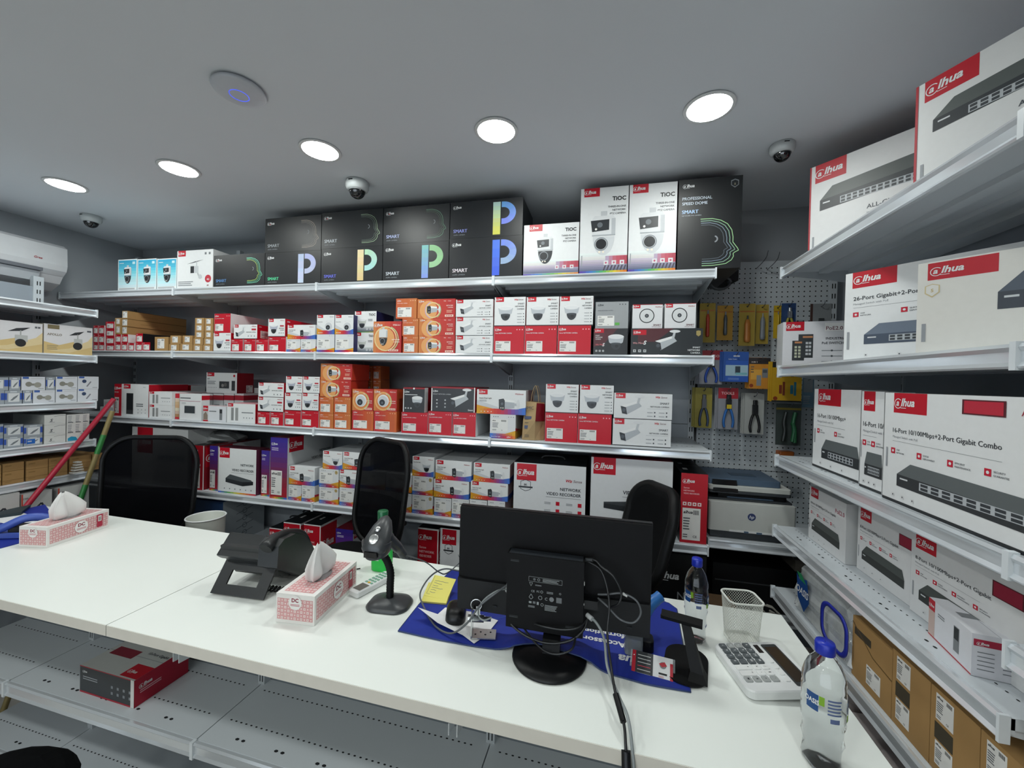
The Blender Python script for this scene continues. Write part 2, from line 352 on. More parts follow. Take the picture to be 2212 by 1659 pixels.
def t_obul(b):
    f = b.F; warm(f); f.C(.3, .42, .5, '#e6a76a', 2, n=24); f.ring(.42, .42, .46, .05, '#c9a4d0', 3, PI*.6, PI*1.4); f.ring(.42, .42, .42, .06, '#e9d29a', 3); f.ring(.42, .42, .46, .03, '#a9cf8f', 3, -1, .8)
    squat(f, .38, .45, .62); f.T('NETWORK', .95, .62, .075, '#ffe9df', 2, .02, False, 'r'); f.T('CAMERA', .95, .52, .075, '#ffe9df', 2, .02, False, 'r')
    f.R(.74, .06, .96, .17, '#f3e3d6', 2); f.icons(.76, .94, .115, .03, 4, '#c4493a', None, 3); f.bars(.78, .26, .95, .42, 3, '#f0b9a0', 2)
def t_otur(b):
    f = b.F; warm(f); f.ring(.42, .45, .44, .1, '#e9b072', 2); f.ring(.44, .45, .4, .04, '#b9d39a', 3, -1.2, 1); f.C(.42, .45, .36, '#d9884e', 2); turret(f, .42, .47, .66)
    f.T('NETWORK', .96, .44, .065, '#ffe9df', 2, .02, False, 'r'); f.T('CAMERA', .96, .35, .065, '#ffe9df', 2, .02, False, 'r'); f.R(.62, .05, .95, .14, '#f3e3d6', 2); f.icons(.64, .93, .095, .025, 4, '#c4493a', None, 3)
def t_optz(b):
    f = b.F; warm(f); f.C(.4, .45, .36, '#e6a76a', 2); f.ring(.44, .45, .4, .04, '#e9d29a', 3); f.ring(.48, .44, .42, .03, '#b9d39a', 3, -1.2, 1.2); ptz(f, .36, .5, .5, False, '#2b2e32')
    f.T('NETWORK', .95, .4, .055, '#ffe9df', 2, .02, False, 'r'); f.T('CAMERA', .95, .33, .055, '#ffe9df', 2, .02, False, 'r'); f.R(.56, .05, .9, .11, '#f3e3d6', 2); f.icons(.58, .88, .08, .018, 5, '#c4493a', None, 3)
def t_osti(b):
    f = b.F; f.grad(0, 0, 1, 1, ['#c45c38', '#c86a3a', '#ca743e'], 8, 1); f.lg(.07, .86, .08); f.T('NETWORK CAMERA', .07, .74, .06, '#ffe9df', 2, .01, False, 'l', .7)
    f.icons(.66, .98, .89, .02, 3, '#f5d6b0'); b.SF.sticker(.08, .08, .76, .56)
def t_osti2(b):
    f = b.F; f.grad(0, 0, 1, 1, ['#bc2c36', '#c44a30', '#cc6a38'], 10, 1); f.lg(.07, .88, .08); f.T('NETWORK CAMERA', .07, .76, .06, '#ffe9df', 2, .01, False, 'l', .7)
    f.icons(.66, .98, .9, .018, 3, '#f5d6b0'); b.SF.sticker(.06, .1, .7, .5)
def t_dual(b):
    f = b.F; band(f, .36); f.patch(.04, .8, .22, 1); f.T('WizSense', .95, .82, .09, '#a0303c', 2, .01, True, 'r'); f.T('Smart Dual Light', .05, .62, .08, '#4a3a30', 2, .015, False, 'l', .34)
    f.bars(.05, .5, .3, .58, 2, '#9a9fa5'); squat(f, .6, .42, .72); b.Rt.R(0, 0, 1, .3, '#3f6fc4')
def t_dualst(b):
    f = b.F; f.grad(0, 0, 1, .12, ['#3f6fc4', '#8a3f7c', '#c8263d', '#d9752a'], 10, 1); f.grad(0, .12, 1, .2, ['#4b7bc8', '#b8505c', '#d9a32a'], 8, 1); f.P_([(.6, .2), (1, .2), (1, .34)], '#d9a32a', 1)
    f.T('Smart Dual Light', .05, .05, .06, WHITE, 2, .01, False, 'l', .45); f.lg(.68, .05, .06); f.icons(.1, .35, .9, .02, 3, '#7b8087'); f.icons(.68, .96, .9, .018, 3, '#8b9096')
    b.SF.sticker(.06, .28, .7, .8); b.Rt.R(0, 0, 1, .3, '#d9a32a'); b.Rt.P_([(0, .3), (.6, .3), (0, .45)], '#c8263d', 1)
def t_dualst2(b): t_dualst(b); b.F.C(.88, .84, .1, '#a08a55', 2); b.F.ring(.88, .84, .075, .02, '#d8c68f', 3)
def t_ddome(b):
    f = b.F; band(f, .34); f.patch(.05, .84, .32, 1); f.T('WizSense', .95, .86, .07, '#a0303c', 2, .01, True, 'r'); f.T('Smart Dual Light', .05, .7, .06, '#4a3a30', 2, .015, False, 'l', .4); dome(f, .66, .46, .56)
def t_turret(b):
    f = b.F; band(f, .32); f.patch(.05, .85, .35, 1); f.T('WizSense', .95, .88, .06, '#4a4f55', 2, .01, True, 'r'); f.T('Smart Dual', .06, .62, .06, '#4a4f55', 2, .01); turret(f, .68, .42, .56)
def t_turst(b):
    f = b.F; f.grad(0, 0, 1, .14, ['#5a6fc4', '#8a3f7c', '#c8263d', '#d9752a'], 10, 1); f.P_([(.5, .14), (1, .14), (1, .26)], '#d9a32a', 1); f.icons(.66, .96, .92, .016, 3, '#8b9096'); b.SF.sticker(.06, .24, .74, .72)
def t_tdome(b):
    f = b.F; f.grad(0, 0, 1, .28, ['#4a5560', '#8a9096', '#c9cdd1'], 8, 1, True); f.patch(.05, .84, .3, 1); f.T('TiOC', .95, .78, .15, BLK, 2, .03, False, 'r'); dome(f, .34, .42, .56, '#c4c9c4'); f.bars(.62, .52, .95, .64, 2, '#6a6f75'); f.icons(.5, .95, .16, .04, 3, '#e4e6e8', '#50555b')
    f.grad(0, 0, 1, .03, ['#3f9a5c', '#5aa04c', '#c8b040'], 6, 2); b.Rt.R(0, 0, 1, 1, '#2a2a5c')
def t_tptz(b, twin=True):
    f = b.F; f.grad(0, .03, 1, .24, ['#6a6f8a', '#a89cb8', '#d8d4da', WHITE], 10, 1, True)
    for i in range(7): f.P_([(.5+.07*i, .03), (.53+.07*i, .03), (.57+.07*i, .09), (.54+.07*i, .09)], '#4a4550', 2)
    f.grad(.55, .1, 1, .2, ['#b9a8c0', '#c05a6a', '#b04a5a'], 6, 2); f.grad(0, 0, 1, .03, ['#5a3f9c', '#3f7fc4', '#4fae5c', '#d9c93a', '#d9752a'], 14, 2)
    f.patch(.07, .9, .4, 1); f.T('TiOC', .95, .84, .065, BLK, 2, .035, False, 'r', .3)
    for i, t in enumerate(('THREE-IN-ONE', 'NETWORK', 'PTZ CAMERA')): f.T(t, .95, .76-.04*i, .03, '#3a3f45', 2, .02, False, 'r')
    ptz(f, .5, .45, .44, True, '#fff'); f.icons(.48, .98, .12, .025, 3, '#dfe1e4', '#c05a7a'); f.bars(.04, .08, .06, .22, 1, '#9a9fa5', 2, .9)
def t_tsml(b):
    f = b.F; f.grad(0, .04, 1, .3, ['#6a6f8a', '#a89cb8', '#d8d4da', WHITE], 10, 1, True); f.grad(0, 0, 1, .035, ['#5a3f9c', '#3f7fc4', '#4fae5c', '#d9c93a', '#d9752a'], 14, 2)
    f.grad(.6, .14, 1, .26, ['#b9a8c0', '#c05a6a', '#b04a5a'], 6, 2)
    f.patch(.1, .87, .34, 1); f.T('TiOC', .95, .84, .09, BLK, 2, .035, False, 'r')
    for i, t in enumerate(('THREE-IN-ONE', 'NETWORK', 'PTZ CAMERA')): f.T(t, .95, .74-.055*i, .042, '#3a3f45', 2, .02, False, 'r')
    ptz(f, .4, .5, .5, True); f.icons(.55, .95, .15, .035, 3, '#dfe1e4', '#c05a7a')
def faceline(f, cx, cy, s, cols, w_=.012):
    base = [(-.35, .52), (-.1, .52), (.08, .47), (.22, .38), (.31, .24), (.34, .08), (.34, -.04), (.44, -.18), (.46, -.23), (.38, -.27), (.35, -.30), (.36, -.36), (.32, -.44), (.2, -.52), (-.05, -.55), (-.3, -.55)]
    for i, c in enumerate(cols):
        pts = [(cx+(x*(1-.1*i)-.03*i)*s*f.a, cy+(y*(1-.09*i))*s) for x, y in base]; f.L(pts, w_, c, 2)
    f.ring(cx-.05*s*f.a, cy+.05*s, .08*s, .015, '#8a8f95', 2, -1.4, 1.4)
def t_face(b, cols=('#7fe0c0', '#6fc8a0', '#b8d870'), sm='#5f8fc8'):
    f = b.F; f.lg(.05, .82, .09); f.R(.08, .82, .1, .84, '#c01228', 4); f.T('SMART', .05, .16, .13, sm, 2, .03); f.T('ANPR CAMERA', .05, .08, .05, '#8a9096', 2, .01); faceline(f, .78, .5, .72, cols)
def t_f2(b): t_face(b, ('#a89c90', '#8a847c', '#6a6864'), '#9aa0a5')
def t_f3(b): t_face(b, ('#a8c0a0', '#7c8a7c', '#5a6660'), '#b9c0c8')
def t_f4(b): t_face(b, ('#6f9a80', '#56705f', '#465048'), '#a9b4dc')
def t_p(b, cb=('#c9d4f0', '#b9c4e8'), cr=('#b0b8e8', '#c8d0f0'), sm='#58d8a0'):  # foil letter: its iridescent sheen is put into the strip colours
    f = b.F; f.lg(.05, .82, .09); f.T('SMART', .05, .16, .13, sm, 2, .03); f.T('ANPR CAMERA', .05, .08, .05, '#8a9096', 2, .01)
    f.grad(.6, .05, .7, .92, list(cb), 8, 2, True); n = 16; cx, cy, ro, ri = .74, .62, .3, .15
    def cc(t):
        c0, c1 = cr[0], cr[1]; return '#%02x%02x%02x' % tuple(int((int(c0[k:k+2], 16)*(1-t)+int(c1[k:k+2], 16)*t)//8*8) for k in (1, 3, 5))
    f.R(.715, cy+ri, cx, cy+ro, cc(0), 2); f.R(.715, cy-ro, cx, cy-ri, cc(.95), 2)
    for i in range(n):
        a0 = PI/2-PI*i/n; a1 = PI/2-PI*(i+1)/n; q = lambda r, a: (cx+r*f.a*1.15*math.cos(a), cy+r*math.sin(a))
        f.P_([q(ri, a0), q(ri, a1), q(ro, a1), q(ro, a0)], cc(i/n), 2)
def t_p2(b): t_p(b, ('#e0c890', '#e8d8b0'), ('#b8e0c0', '#a8d8e0'), '#6a70e0')
def t_p3(b): t_p(b, ('#88a0e8', '#78c0c0'), ('#90c890', '#a8d8a8'), '#c8d0d8')
def t_p4(b): t_p(b, ('#4868e0', '#5880e8'), ('#7890e8', '#a0b8d0'), '#e8e0e8')
def t_p5(b): t_p(b, ('#d8d860', '#c0e0d8'), ('#70b0f0', '#8890f0'), '#9098e0')
def t_speed(b):
    f = b.F; f.lg(.08, .91, .045); f.T('PROFESSIONAL', .06, .77, .045, '#b9c4d0', 2, .02, False, 'l', .56); f.T('SPEED DOME', .06, .715, .045, '#d0dcea', 2, .02, False, 'l', .5)
    f.T('SMART', .06, .62, .055, '#a8c8f0', 2, .03, False, 'l', .35); f.T('NETWORK PTZ CAMERA', .06, .59, .018, '#a0a8b0', 2, .01, False, 'l', .34)
    f.P_([(.82, .95), (.88, .965), (.94, .95), (.94, .9), (.88, .87), (.82, .9)], '#8a8f94', 2); f.P_([(.83, .94), (.88, .955), (.93, .94), (.93, .902), (.88, .88), (.83, .902)], '#1c2023', 3); f.T('5', .88, .9, .03, '#b8b090', 4, .02, False, 'c')
    faceline(f, .62, .3, .48, ('#a8d8a0', '#90b8a0', '#8090a0', '#586068'), .007)
def t_cyan(b):
    f = b.F; f.grad(.03, .1, .97, .97, ['#d0e8ee', '#a8dcea', '#60c4dc', '#38a8cc'], 10, 1, True); f.bars(.08, .86, .32, .9, 1, WHITE); f.R(.76, .84, .9, .92, '#c8e8f0', 2); ptz(f, .52, .5, .5, True); f.bars(.06, .03, .94, .09, 1, '#b8bcc0', 2, .8)
def t_solar(b):
    f = b.F; f.patch(.03, .85, .24, 1); f.icons(.74, .96, .9, .03, 2, '#6a6f75'); f.P_([(.28, .64), (.52, .68), (.74, .74), (.5, .7)], '#3a3d42', 2); f.L([(.55, .7), (.55, .55)], .03, '#c4c8cc', 2)
    f.R(.42, .4, .6, .58, '#c9cdd1', 2); f.R(.38, .4, .48, .58, '#26292d', 3); f.L([(.58, .4), (.62, .3)], .04, '#b8bcc0', 2); f.C(.65, .3, .06, '#c9cdd1', 3); f.C(.87, .24, .1, '#c03040', 2); f.T('4G', .87, .2, .07, WHITE, 3, .02, False, 'c'); f.T('64', .84, .05, .06, '#803038', 2, .02)
    f.bars(.04, .06, .5, .2, 3, '#8a8f95')
def t_cart(b):
    f = b.F; b.SF.sticker(.2, .18, .72, .86)
def t_cartlong(b): b.Rt.R(0, .95, 1, 1, '#6e5630'); b.F.R(0, .95, 1, 1, '#6e5630'); b.SF.sticker(.1, .12, .95, .9); b.Rt.bars(.2, .4, .5, .5, 1, '#8a6a3e')
def t_redmini(b):
    f = b.F; f.R(0, .82, 1, 1, '#b80f24'); f.lg(.1, .86, .08); b.SF.sticker(.12, .12, .88, .72)
def t_kit(b):
    f = b.F; f.patch(.03, .82, .26, 1); f.T('KIT', .04, .66, .09, '#3a3f45', 2, .03); f.bars(.04, .42, .34, .6, 3, '#6a6f75'); f.icons(.04, .36, .27, .018, 6, '#9a9fa5'); f.R(.4, .16, .78, .62, '#dfe1e3'); f.R(.43, .24, .75, .58, '#2c2f33', 2)
    f.C(.54, .38, .08, '#8c8a88', 3); f.C(.63, .42, .09, '#5c5a58', 3); f.R(.83, .14, .94, .62, '#26292c', 2); f.C(.91, .86, .06, '#c01228', 2); b.Rt.T('VIDEO', .1, .1, .08, '#8c2a36'); b.SR.sticker(.55, .04, .95, .4)
def t_inter(b):
    f = b.F; f.patch(.06, .86, .32, 1, ); f.R(.17, .07, .43, .72, '#3c3f42', 2); f.R(.19, .2, .41, .7, '#1e2124', 3); f.bars(.54, .3, .96, .42, 2, '#6a6f75'); f.icons(.55, .95, .22, .014, 3, '#9a9fa5'); f.icons(.55, .95, .12, .014, 3, '#9a9fa5'); b.SL.sticker(.2, .62, .85, .92); f.T('FACE', .8, .9, .04, '#9a9fa5')
def t_acc(b):
    f = b.F; f.patch(.03, .84, .22, 1); f.R(.15, .12, .24, .78, '#8c8f90', 2); f.R(.3, .12, .4, .78, '#9a9c9c', 2); f.bars(.52, .5, .95, .6, 1, '#7a7f85'); f.icons(.55, .95, .28, .03, 4, '#9a9fa5')
def t_wstr(b): b.F.R(0, .74, 1, .93, '#b01c30'); b.F.bars(.1, .3, .7, .6, 3, '#a9adb2'); b.Rt.R(0, .74, 1, .93, '#b01c30')
def t_pic(b): f = b.F; f.R(0, .82, 1, 1, RED); f.grad(0, .08, 1, .8, ['#a87c54', '#e0d8cc', '#c89a6c', '#dcc8b0'], 6, 1, True); f.R(0, 0, 1, .08, RED)
def t_panel(b):
    b.Rt.R(0, .78, 1, .95, RED)
    f = b.F; f.R(0, .72, .95, .735, '#9c2a5a'); f.R(.02, .82, .5, .86, '#5a5f65'); f.R(.2, .22, .74, .56, '#d9dcde'); f.R(.22, .26, .7, .54, '#30383c', 2); f.bars(.08, .6, .4, .68, 2, '#b0b4b8')
    l = b.Lt; l.R(0, .82, 1, 1, RED); l.lg(.1, .87, .09); l.grad(.1, .06, .95, .8, ['#a87c54', '#e0d8cc', '#c89a6c', '#dcc8b0'], 6, 1, True); l.R(0, 0, 1, .07, RED)
def t_small(b):
    f = b.F; f.R(0, 0, .22, 1, '#c9c9c9'); f.patch(0, .66, .22, 1); f.R(0, .0, .22, .08, RED, 2); f.P_([(.02, .1), (.2, .1), (.2, .4), (.12, .62), (.02, .45)], '#8a7c70', 2); f.R(.72, .12, .84, .82, '#7b8084', 2); f.R(.73, .55, .83, .8, '#26292c', 3); f.bars(.27, .6, .6, .72, 1, '#6a6f75')
def t_white(b): b.F.bars(.1, .3, .6, .7, 3, '#b0b4b8')
def t_grey(b):
    f = b.F; f.lg(.08, .86, .08, '#3a3f45'); f.T('SENSE NETWORK CAMERA', .08, .66, .045, '#5a5f65', 2, .01); f.icons(.7, .95, .9, .018, 3, '#4a4f55'); b.SF.sticker(.07, .1, .58, .48); f.R(.6, .12, .74, .22, '#5fae50', 2)
def t_bdome(b):
    f = b.F; f.P_([(0, 1), (.7, 1), (.3, .4), (0, .3)], '#4a1a20'); f.patch(.03, .84, .3, 1)
    for i, t in enumerate(('SMART', 'NETWORK', 'CAMERA')): f.T(t, .05, .72-.07*i, .055, WHITE, 3, .02)
    f.T('Wiz Mind', .06, .36, .08, '#e07078', 3, .02); f.T('S', .26, .33, .16, WHITE, 3, .04, True); dome(f, .66, .46, .7); f.icons(.04, .34, .15, .035, 3, '#c8cacc', BLK)
def t_bbul(b):
    f = b.F; f.P_([(.1, 1), (.6, 1), (.35, .5), (.1, .5)], '#4a1a20'); f.patch(.03, .76, .22, .95); f.T('Wiz Mind', .03, .42, .1, '#e0a0a4', 3, .02); f.T('S', .18, .4, .2, WHITE, 3, .04, True); bullet(f, .52, .42, .78)
    for i, t in enumerate(('SMART', 'NETWORK', 'CAMERA')): f.T(t, .97, .27-.1*i, .085, WHITE, 3, .02, False, 'r')
    f.icons(.02, .24, .16, .05, 3, '#c8cacc', BLK); f.P_([(.91, .9), (.94, .92), (.97, .9), (.97, .76), (.94, .7), (.91, .76)], '#a89860', 3)
def t_bd2(b):
    f = b.F; f.R(0, 0, .04, 1, '#e4e4e4'); f.lg(.08, .8, .08); f.bars(.08, .68, .7, .74, 1, '#d8dadc'); dome(f, .66, .4, .56); f.icons(.06, .44, .16, .03, 3, '#c8cacc', BLK); f.R(0, .94, 1, 1, '#8a1a26'); f.C(.5, .96, .04, WHITE, 2); b.Rt.R(0, 0, .2, 1, WHITE)
def t_bb2(b):
    f = b.F; f.R(0, 0, .025, 1, '#e4e4e4'); f.lg(.05, .8, .08); f.T('BULLET NETWORK CAMERA', .05, .68, .06, '#c8cacc', 2, .01); bullet(f, .68, .42, .8); f.T('Smart', .96, .06, .09, WHITE, 2, .02, False, 'r'); f.R(0, .94, 1, 1, '#8a1a26'); f.R(.975, 0, 1, 1, '#e4e4e4')
    for i in range(3): f.icons(.04, .42, .46-.14*i, .03, 2, '#b8babc')
def t_fish(b):
    f = b.F; f.patch(.03, .84, .26, 1); f.T('WizMind', .97, .86, .07, '#a0303c', 2, .01, True, 'r'); f.C(.48, .52, .3, BLK, 2, n=28); f.C(.48, .52, .265, '#d9dcdf', 3, n=28); f.C(.48, .52, .08, '#303438', 4); f.C(.48, .52, .04, '#6a7076', 5, n=8); f.T('SMART', .96, .1, .1, '#5a2028', 2, .025, False, 'r'); f.T('NETWORK CAMERA', .96, .05, .04, '#8a6a70', 2, .01, False, 'r')
    f.R(0, .98, 1, 1, '#a01828')
def handle(b):
    m = MB(); W, D = b.W, b.D
    m.tube(smooth_path([(-.06, D*.5, b.Hh), (-.04, D*.5, b.Hh+.012), (.04, D*.5, b.Hh+.012), (.06, D*.5, b.Hh)], 4), .005, dgrey, 6); b.ex.append(('handle', m))
def t_nvr(b):
    f = b.F; f.patch(.03, .78, .3, 1); f.T('NETWORK', .94, .62, .07, DK, 2, .02, False, 'r'); f.T('VIDEO RECORDER', .94, .5, .07, DK, 2, .02, False, 'r'); f.R(.35, .46, .94, .465, '#7a7f85'); device(f, .2, .18, .93, .42); f.icons(.1, .95, .1, .012, 6, '#6a6f75'); f.grad(0, 0, 1, .03, ['#3f5fc4', '#4f9e5c', '#d9c93a', '#d9752a', '#c8263d'], 12); b.Rt.R(0, 0, 1, 1, '#58203c')
def t_nvrB(b):
    f = b.F; f.patch(.04, .72, .32, .985); f.T('Wiz', .73, .74, .06, RED, 2, .03, True); f.T('Sense', .83, .74, .06, '#5a2028', 2, 0, True, 'l', .13); f.L([(.1, .7), (.17, .73), (.24, .7), (.24, .58), (.17, .55), (.1, .58), (.1, .7)], .008, DK); f.T('8K', .17, .635, .045, DK, 2, .02, False, 'c'); f.R(.07, .6, .27, .625, DK, 2)
    f.T('NETWORK', .94, .6, .065, DK, 2, .02, False, 'r'); f.T('VIDEO RECORDER', .94, .52, .065, DK, 2, .02, False, 'r'); f.R(.46, .485, .94, .49, '#7a7f85')
    for i in (0, 1):
        for j in (0, 1): f.R(.6+.3*j, .36-.12*i, .65+.3*j, .42-.12*i, RED, 2); f.bars(.44+.3*j, .37-.12*i, .58+.3*j, .41-.12*i, 2, '#9a9fa5')
    device(f, .35, .02, .92, .2); handle(b); b.T.bars(.1, .1, .9, .4, 3, '#3a3f45')
def t_nvrC(b):
    f = b.F; f.patch(.03, .78, .31, 1); f.T('NETWORK', .94, .62, .065, DK, 2, .02, False, 'r'); f.T('VIDEO RECORDER', .94, .54, .065, DK, 2, .02, False, 'r'); f.R(.4, .5, .94, .505, '#7a7f85'); f.P_([(.17, .42), (.5, .45), (.95, .45), (.9, .38), (.62, .34), (.17, .36)], '#3c4043', 2); f.P_([(.17, .4), (.62, .37), (.62, .3), (.17, .34)][::-1], '#24272a', 3)
    f.icons(.1, .6, .16, .025, 3, '#dfe1e3', DK); f.R(0, 0, 1, .02, RED); handle(b)
def t_pur(b):
    f = b.F; f.grad(0, .02, 1, 1, ['#a8202e', '#8a2440', '#6a2a60', '#4a2a80', '#3a2a90'], 12, 1, True); f.grad(0, 0, 1, .03, ['#c04040', '#d9a32a', '#4f9e5c', '#3f5fc4'], 8, 2); f.lg(.08, .88, .045); f.bars(.08, .78, .7, .84, 2, '#d0c8e0'); b.SF.sticker(.06, .06, .7, .46)
    r = b.Rt; r.patch(.03, .76, .32, 1); r.T('NETWORK', .95, .66, .06, '#3a3f45', 2, .02, False, 'r'); r.T('VIDEO RECORDER', .95, .56, .06, '#3a3f45', 2, .02, False, 'r')
def t_rednvr(b):
    f = b.F; f.lg(.1, .87, .06); f.T('Sense', .1, .78, .035, '#f0c0c4', 2, .01); f.T('NETWORK', .1, .74, .03, '#f0c0c4', 2, .02); f.T('VIDEO RECORDER', .1, .7, .03, '#f0c0c4', 2, .02, False, 'l', .6); f.icons(.06, .8, .56, .025, 4, '#f3e6e6', '#c01228'); b.SF.sticker(.08, .04, .76, .5); b.T.bars(.2, .1, .5, .8, 2, '#e0e0e0', 2, .3); b.T.R(.05, .1, .12, .9, '#30343a')
    r = b.Rt; r.patch(.06, .5, .5, .95); r.R(0, 0, .02, 1, WHITE)
def t_redbase(b):
    f = b.F; f.lg(.08, .8, .1); f.T('Sense', .08, .62, .06, '#f0c0c4', 2, .01); f.T('NETWORK', .08, .54, .06, '#f0c0c4', 2, .02); f.T('VIDEO RECORDER', .08, .46, .06, '#f0c0c4', 2, .02, False, 'l', .6); f.icons(.06, .8, .22, .035, 4, '#f3e6e6', '#c01228'); f.R(.95, 0, 1, 1, WHITE, 2); f.R(0, .97, 1, 1, WHITE, 2); b.T.bars(.3, .1, .5, .9, 2, '#e8e8e8', 2, .3)
    b.Rt.R(0, .25, .4, .95, RED); b.Rt.lg(.05, .42, .22); handle(b)
def t_longwhite(b):
    f = b.F; f.patch(.1, .55, .38, 1); f.T('WizSense', .95, .78, .12, '#a0303c', 2, .01, True, 'r'); f.T('NETWORK', .96, .45, .12, '#4a6a80', 2, .02, False, 'r'); l = b.Lt; l.R(0, 0, 1, 1, RED); l.lg(.1, .75, .1)
def feats(f, y, r=.02, n=4, x0=.06, x1=.8):
    k = (x1-x0)/n
    for i, t in enumerate((('ONE', 'NETWORK'), ('QUICK', 'DEPLOYMENT'), ('EFFICIENT', 'MAINTENANCE'), ('SECURITY', 'GUARANTEE'))[:n]):
        x = x0+k*i; f.R(x, y-r, x+2*r*f.a, y+r, '#c8203a', 2); f.C(x+r*f.a, y, r*.5, WHITE, 3, n=6)
        f.T(t[0], x+2.6*r*f.a, y+r*.2, r*.75, '#5a5f65', 2, .01); f.T(t[1], x+2.6*r*f.a, y-r*.8, r*.75, '#5a5f65', 2, .01)
def swtext(f, t, x, y, s): f.T(t, x, y, s, '#34383e', 2, .015); f.T('Managed Switch with PoE', x, y-s*.85, s*.5, '#9a9fa5', 2, 0); f.R(x, y-s*1.4, x+.62, y-s*1.36, '#7a7f85', 2)
def t_sw16(b):
    f = b.F; f.patch(.07, .82, .30, 1); swtext(f, '16-Port 10/100Mbps+2-Port Gigabit Combo', .07, .64, .058); feats(f, .47, .026)
    switchpic(f, .11, .16, .9, .38, 16, '#62696b', '#34383b', .12); f.icons(.05, .26, .07, .016, 3, '#dfe1e3', '#5a5f65'); f.R(.5, .86, .7, .97, '#5a2028', 2); f.R(.51, .87, .69, .96, '#c02c40', 3); f.T('All-in-One', .76, .88, .055, '#a03a48', 2, .02); f.R(0, 0, 1, .025, '#24272a', 2); f.bars(.022, .3, .035, .5, 1, '#9a9fa5', 2, .9)
def t_sw16n(b):
    f = b.F; f.patch(.1, .8, .62, 1); swtext(f, '16-Port 10/100Mbps+', .1, .64, .07); f.T('', 0, 0, .1, DK); feats(f, .47, .028, 2, .1, .9); switchpic(f, .22, .14, 1, .38, 16, '#62696b', '#34383b'); f.icons(.08, .8, .07, .018, 3, '#dfe1e3', '#5a5f65'); f.R(0, 0, 1, .025, '#24272a', 3); b.Lt.R(0, 0, 1, 1, '#d8dadc'); f.bars(.03, .3, .06, .5, 1, '#9a9fa5', 2, .9)
def t_sw26(b):
    f = b.F; f.patch(.05, .82, .34, 1); swtext(f, '26-Port Gigabit+2-Port Gigabit', .06, .68, .06); feats(f, .52, .026, 4, .06, 1.3); switchpic(f, .14, .18, .95, .4, 24, '#6f7b8c', '#4a5566'); f.icons(.05, .9, .06, .016, 4, '#dfe1e3', '#5a5f65'); f.bars(.022, .12, .04, .34, 1, '#9a9fa5', 2, .9); b.Lt.R(0, 0, 1, 1, '#c8a0a8')
def t_sw5(b):
    f = b.F; f.patch(.04, .8, .3, .985); f.P_([(.03, .74), (.06, .76), (.09, .74), (.09, .66), (.06, .61), (.03, .66)], '#d8c89a', 2); f.P_([(.035, .735), (.06, .752), (.085, .735), (.085, .665), (.06, .625), (.035, .665)], '#ecebe6', 3); f.T('5', .06, .67, .05, '#c8b070', 4, .02, False, 'c'); switchpic(f, .3, .42, 1, .78, 16, '#4d5764', '#2f3640'); f.bars(.022, .12, .04, .34, 1, '#9a9fa5', 2, .9)
def t_all(b):
    f = b.F; f.patch(.04, .8, .26, 1, ); switchpic(f, .08, .48, .8, .72, 24, '#565d5c', '#30353a', -.2); f.T('ALL-GIGABIT PoE SWITCH', .4, .36, .06, '#4a5058', 2, .015); f.R(.4, .32, .95, .325, '#8a8f95'); f.bars(.4, .18, .8, .28, 3, '#9a9fa5'); f.bars(.03, .03, .045, .22, 1, '#9a9fa5', 2, .9); b.Rt.R(0, 0, 1, 1, RED); f.R(0, 0, .012, 1, '#b02030', 2)
def t_poe(b):
    f = b.F; f.patch(.05, .8, .35, 1); f.R(.68, .78, 1, .96, '#f6f6f6', 1); f.T('PoE2.0', .7, .81, .11, '#6a2a3a', 2, .01); f.T('INDUSTRIAL', .7, .6, .07, '#3a3f45', 2, .02); f.T('PoE SWITCH', .64, .5, .07, '#3a3f45', 2, .02)
    f.R(.16, .14, .36, .58, '#2c3033', 2); f.R(.26, .2, .5, .72, '#34383b', 2); f.R(.33, .64, .49, .68, '#c88a60', 3); f.R(.2, .52, .32, .56, '#c88a60', 3)
    for i in range(4):
        for j in (0, 1): f.R(.2+.06*j, .2+.07*i, .24+.06*j, .25+.07*i, '#c4c8b0', 3); f.R(.38+.05*j, .26+.08*i, .42+.05*j, .31+.08*i, '#c4c8cc', 3)
    for i in range(3): f.bars(.64, .34-.12*i, .98, .38-.12*i, 1, '#9a9fa5'); f.C(.8, .36-.12*i, .02, '#4a4f55', 3)
def t_sw8(b):
    f = b.F; f.patch(.05, .82, .27, 1); swtext(f, '8-Port 10/100Mbps+2-Port Gigabit', .05, .68, .06); feats(f, .52, .024); f.R(.76, .74, .98, .9, '#5a2028', 2); f.R(.77, .75, .97, .89, '#94203a', 3)
    switchpic(f, .1, .2, .86, .44, 0, '#4a504e', '#2c302e', .12); f.icons(.08, .55, .08, .016, 3, '#dfe1e3', '#5a5f65'); f.bars(.025, .2, .04, .4, 1, '#9a9fa5', 2, .9); b.Lt.R(0, 0, 1, 1, '#d8dadc')
def t_sw8p(b):
    t_sw8(b); b.F.R(.74, .72, 1, .92, '#e6e8ea', 4); b.F.T('PoE2.0', .74, .76, .1, '#9a2a4a', 5, .02)
def t_cornerw(b):
    f = b.F; f.R(.0, 0, .16, 1, '#c8b0a8'); f.patch(0, .7, .16, 1); f.R(.62, .2, .74, .82, '#7b8084', 2); f.R(.63, .5, .73, .8, '#26292c', 3); f.bars(.24, .66, .5, .78, 2, '#7a7f85'); f.R(0, 0, 1, .03, RED, 2)
    r = b.Rt; r.R(.03, .72, .97, .88, '#a82440'); r.lg(.1, .76, .08, WHITE)
    for i in range(5): r.bars(.1, .56-.1*i, .42, .6-.1*i, 1, '#70757b'); r.bars(.55, .56-.1*i, .9, .6-.1*i, 1, '#70757b')
    t = b.T; t.R(.05, .8, .95, .98, RED); t.R(.4, .2, .55, .75, '#7b8084', 2)
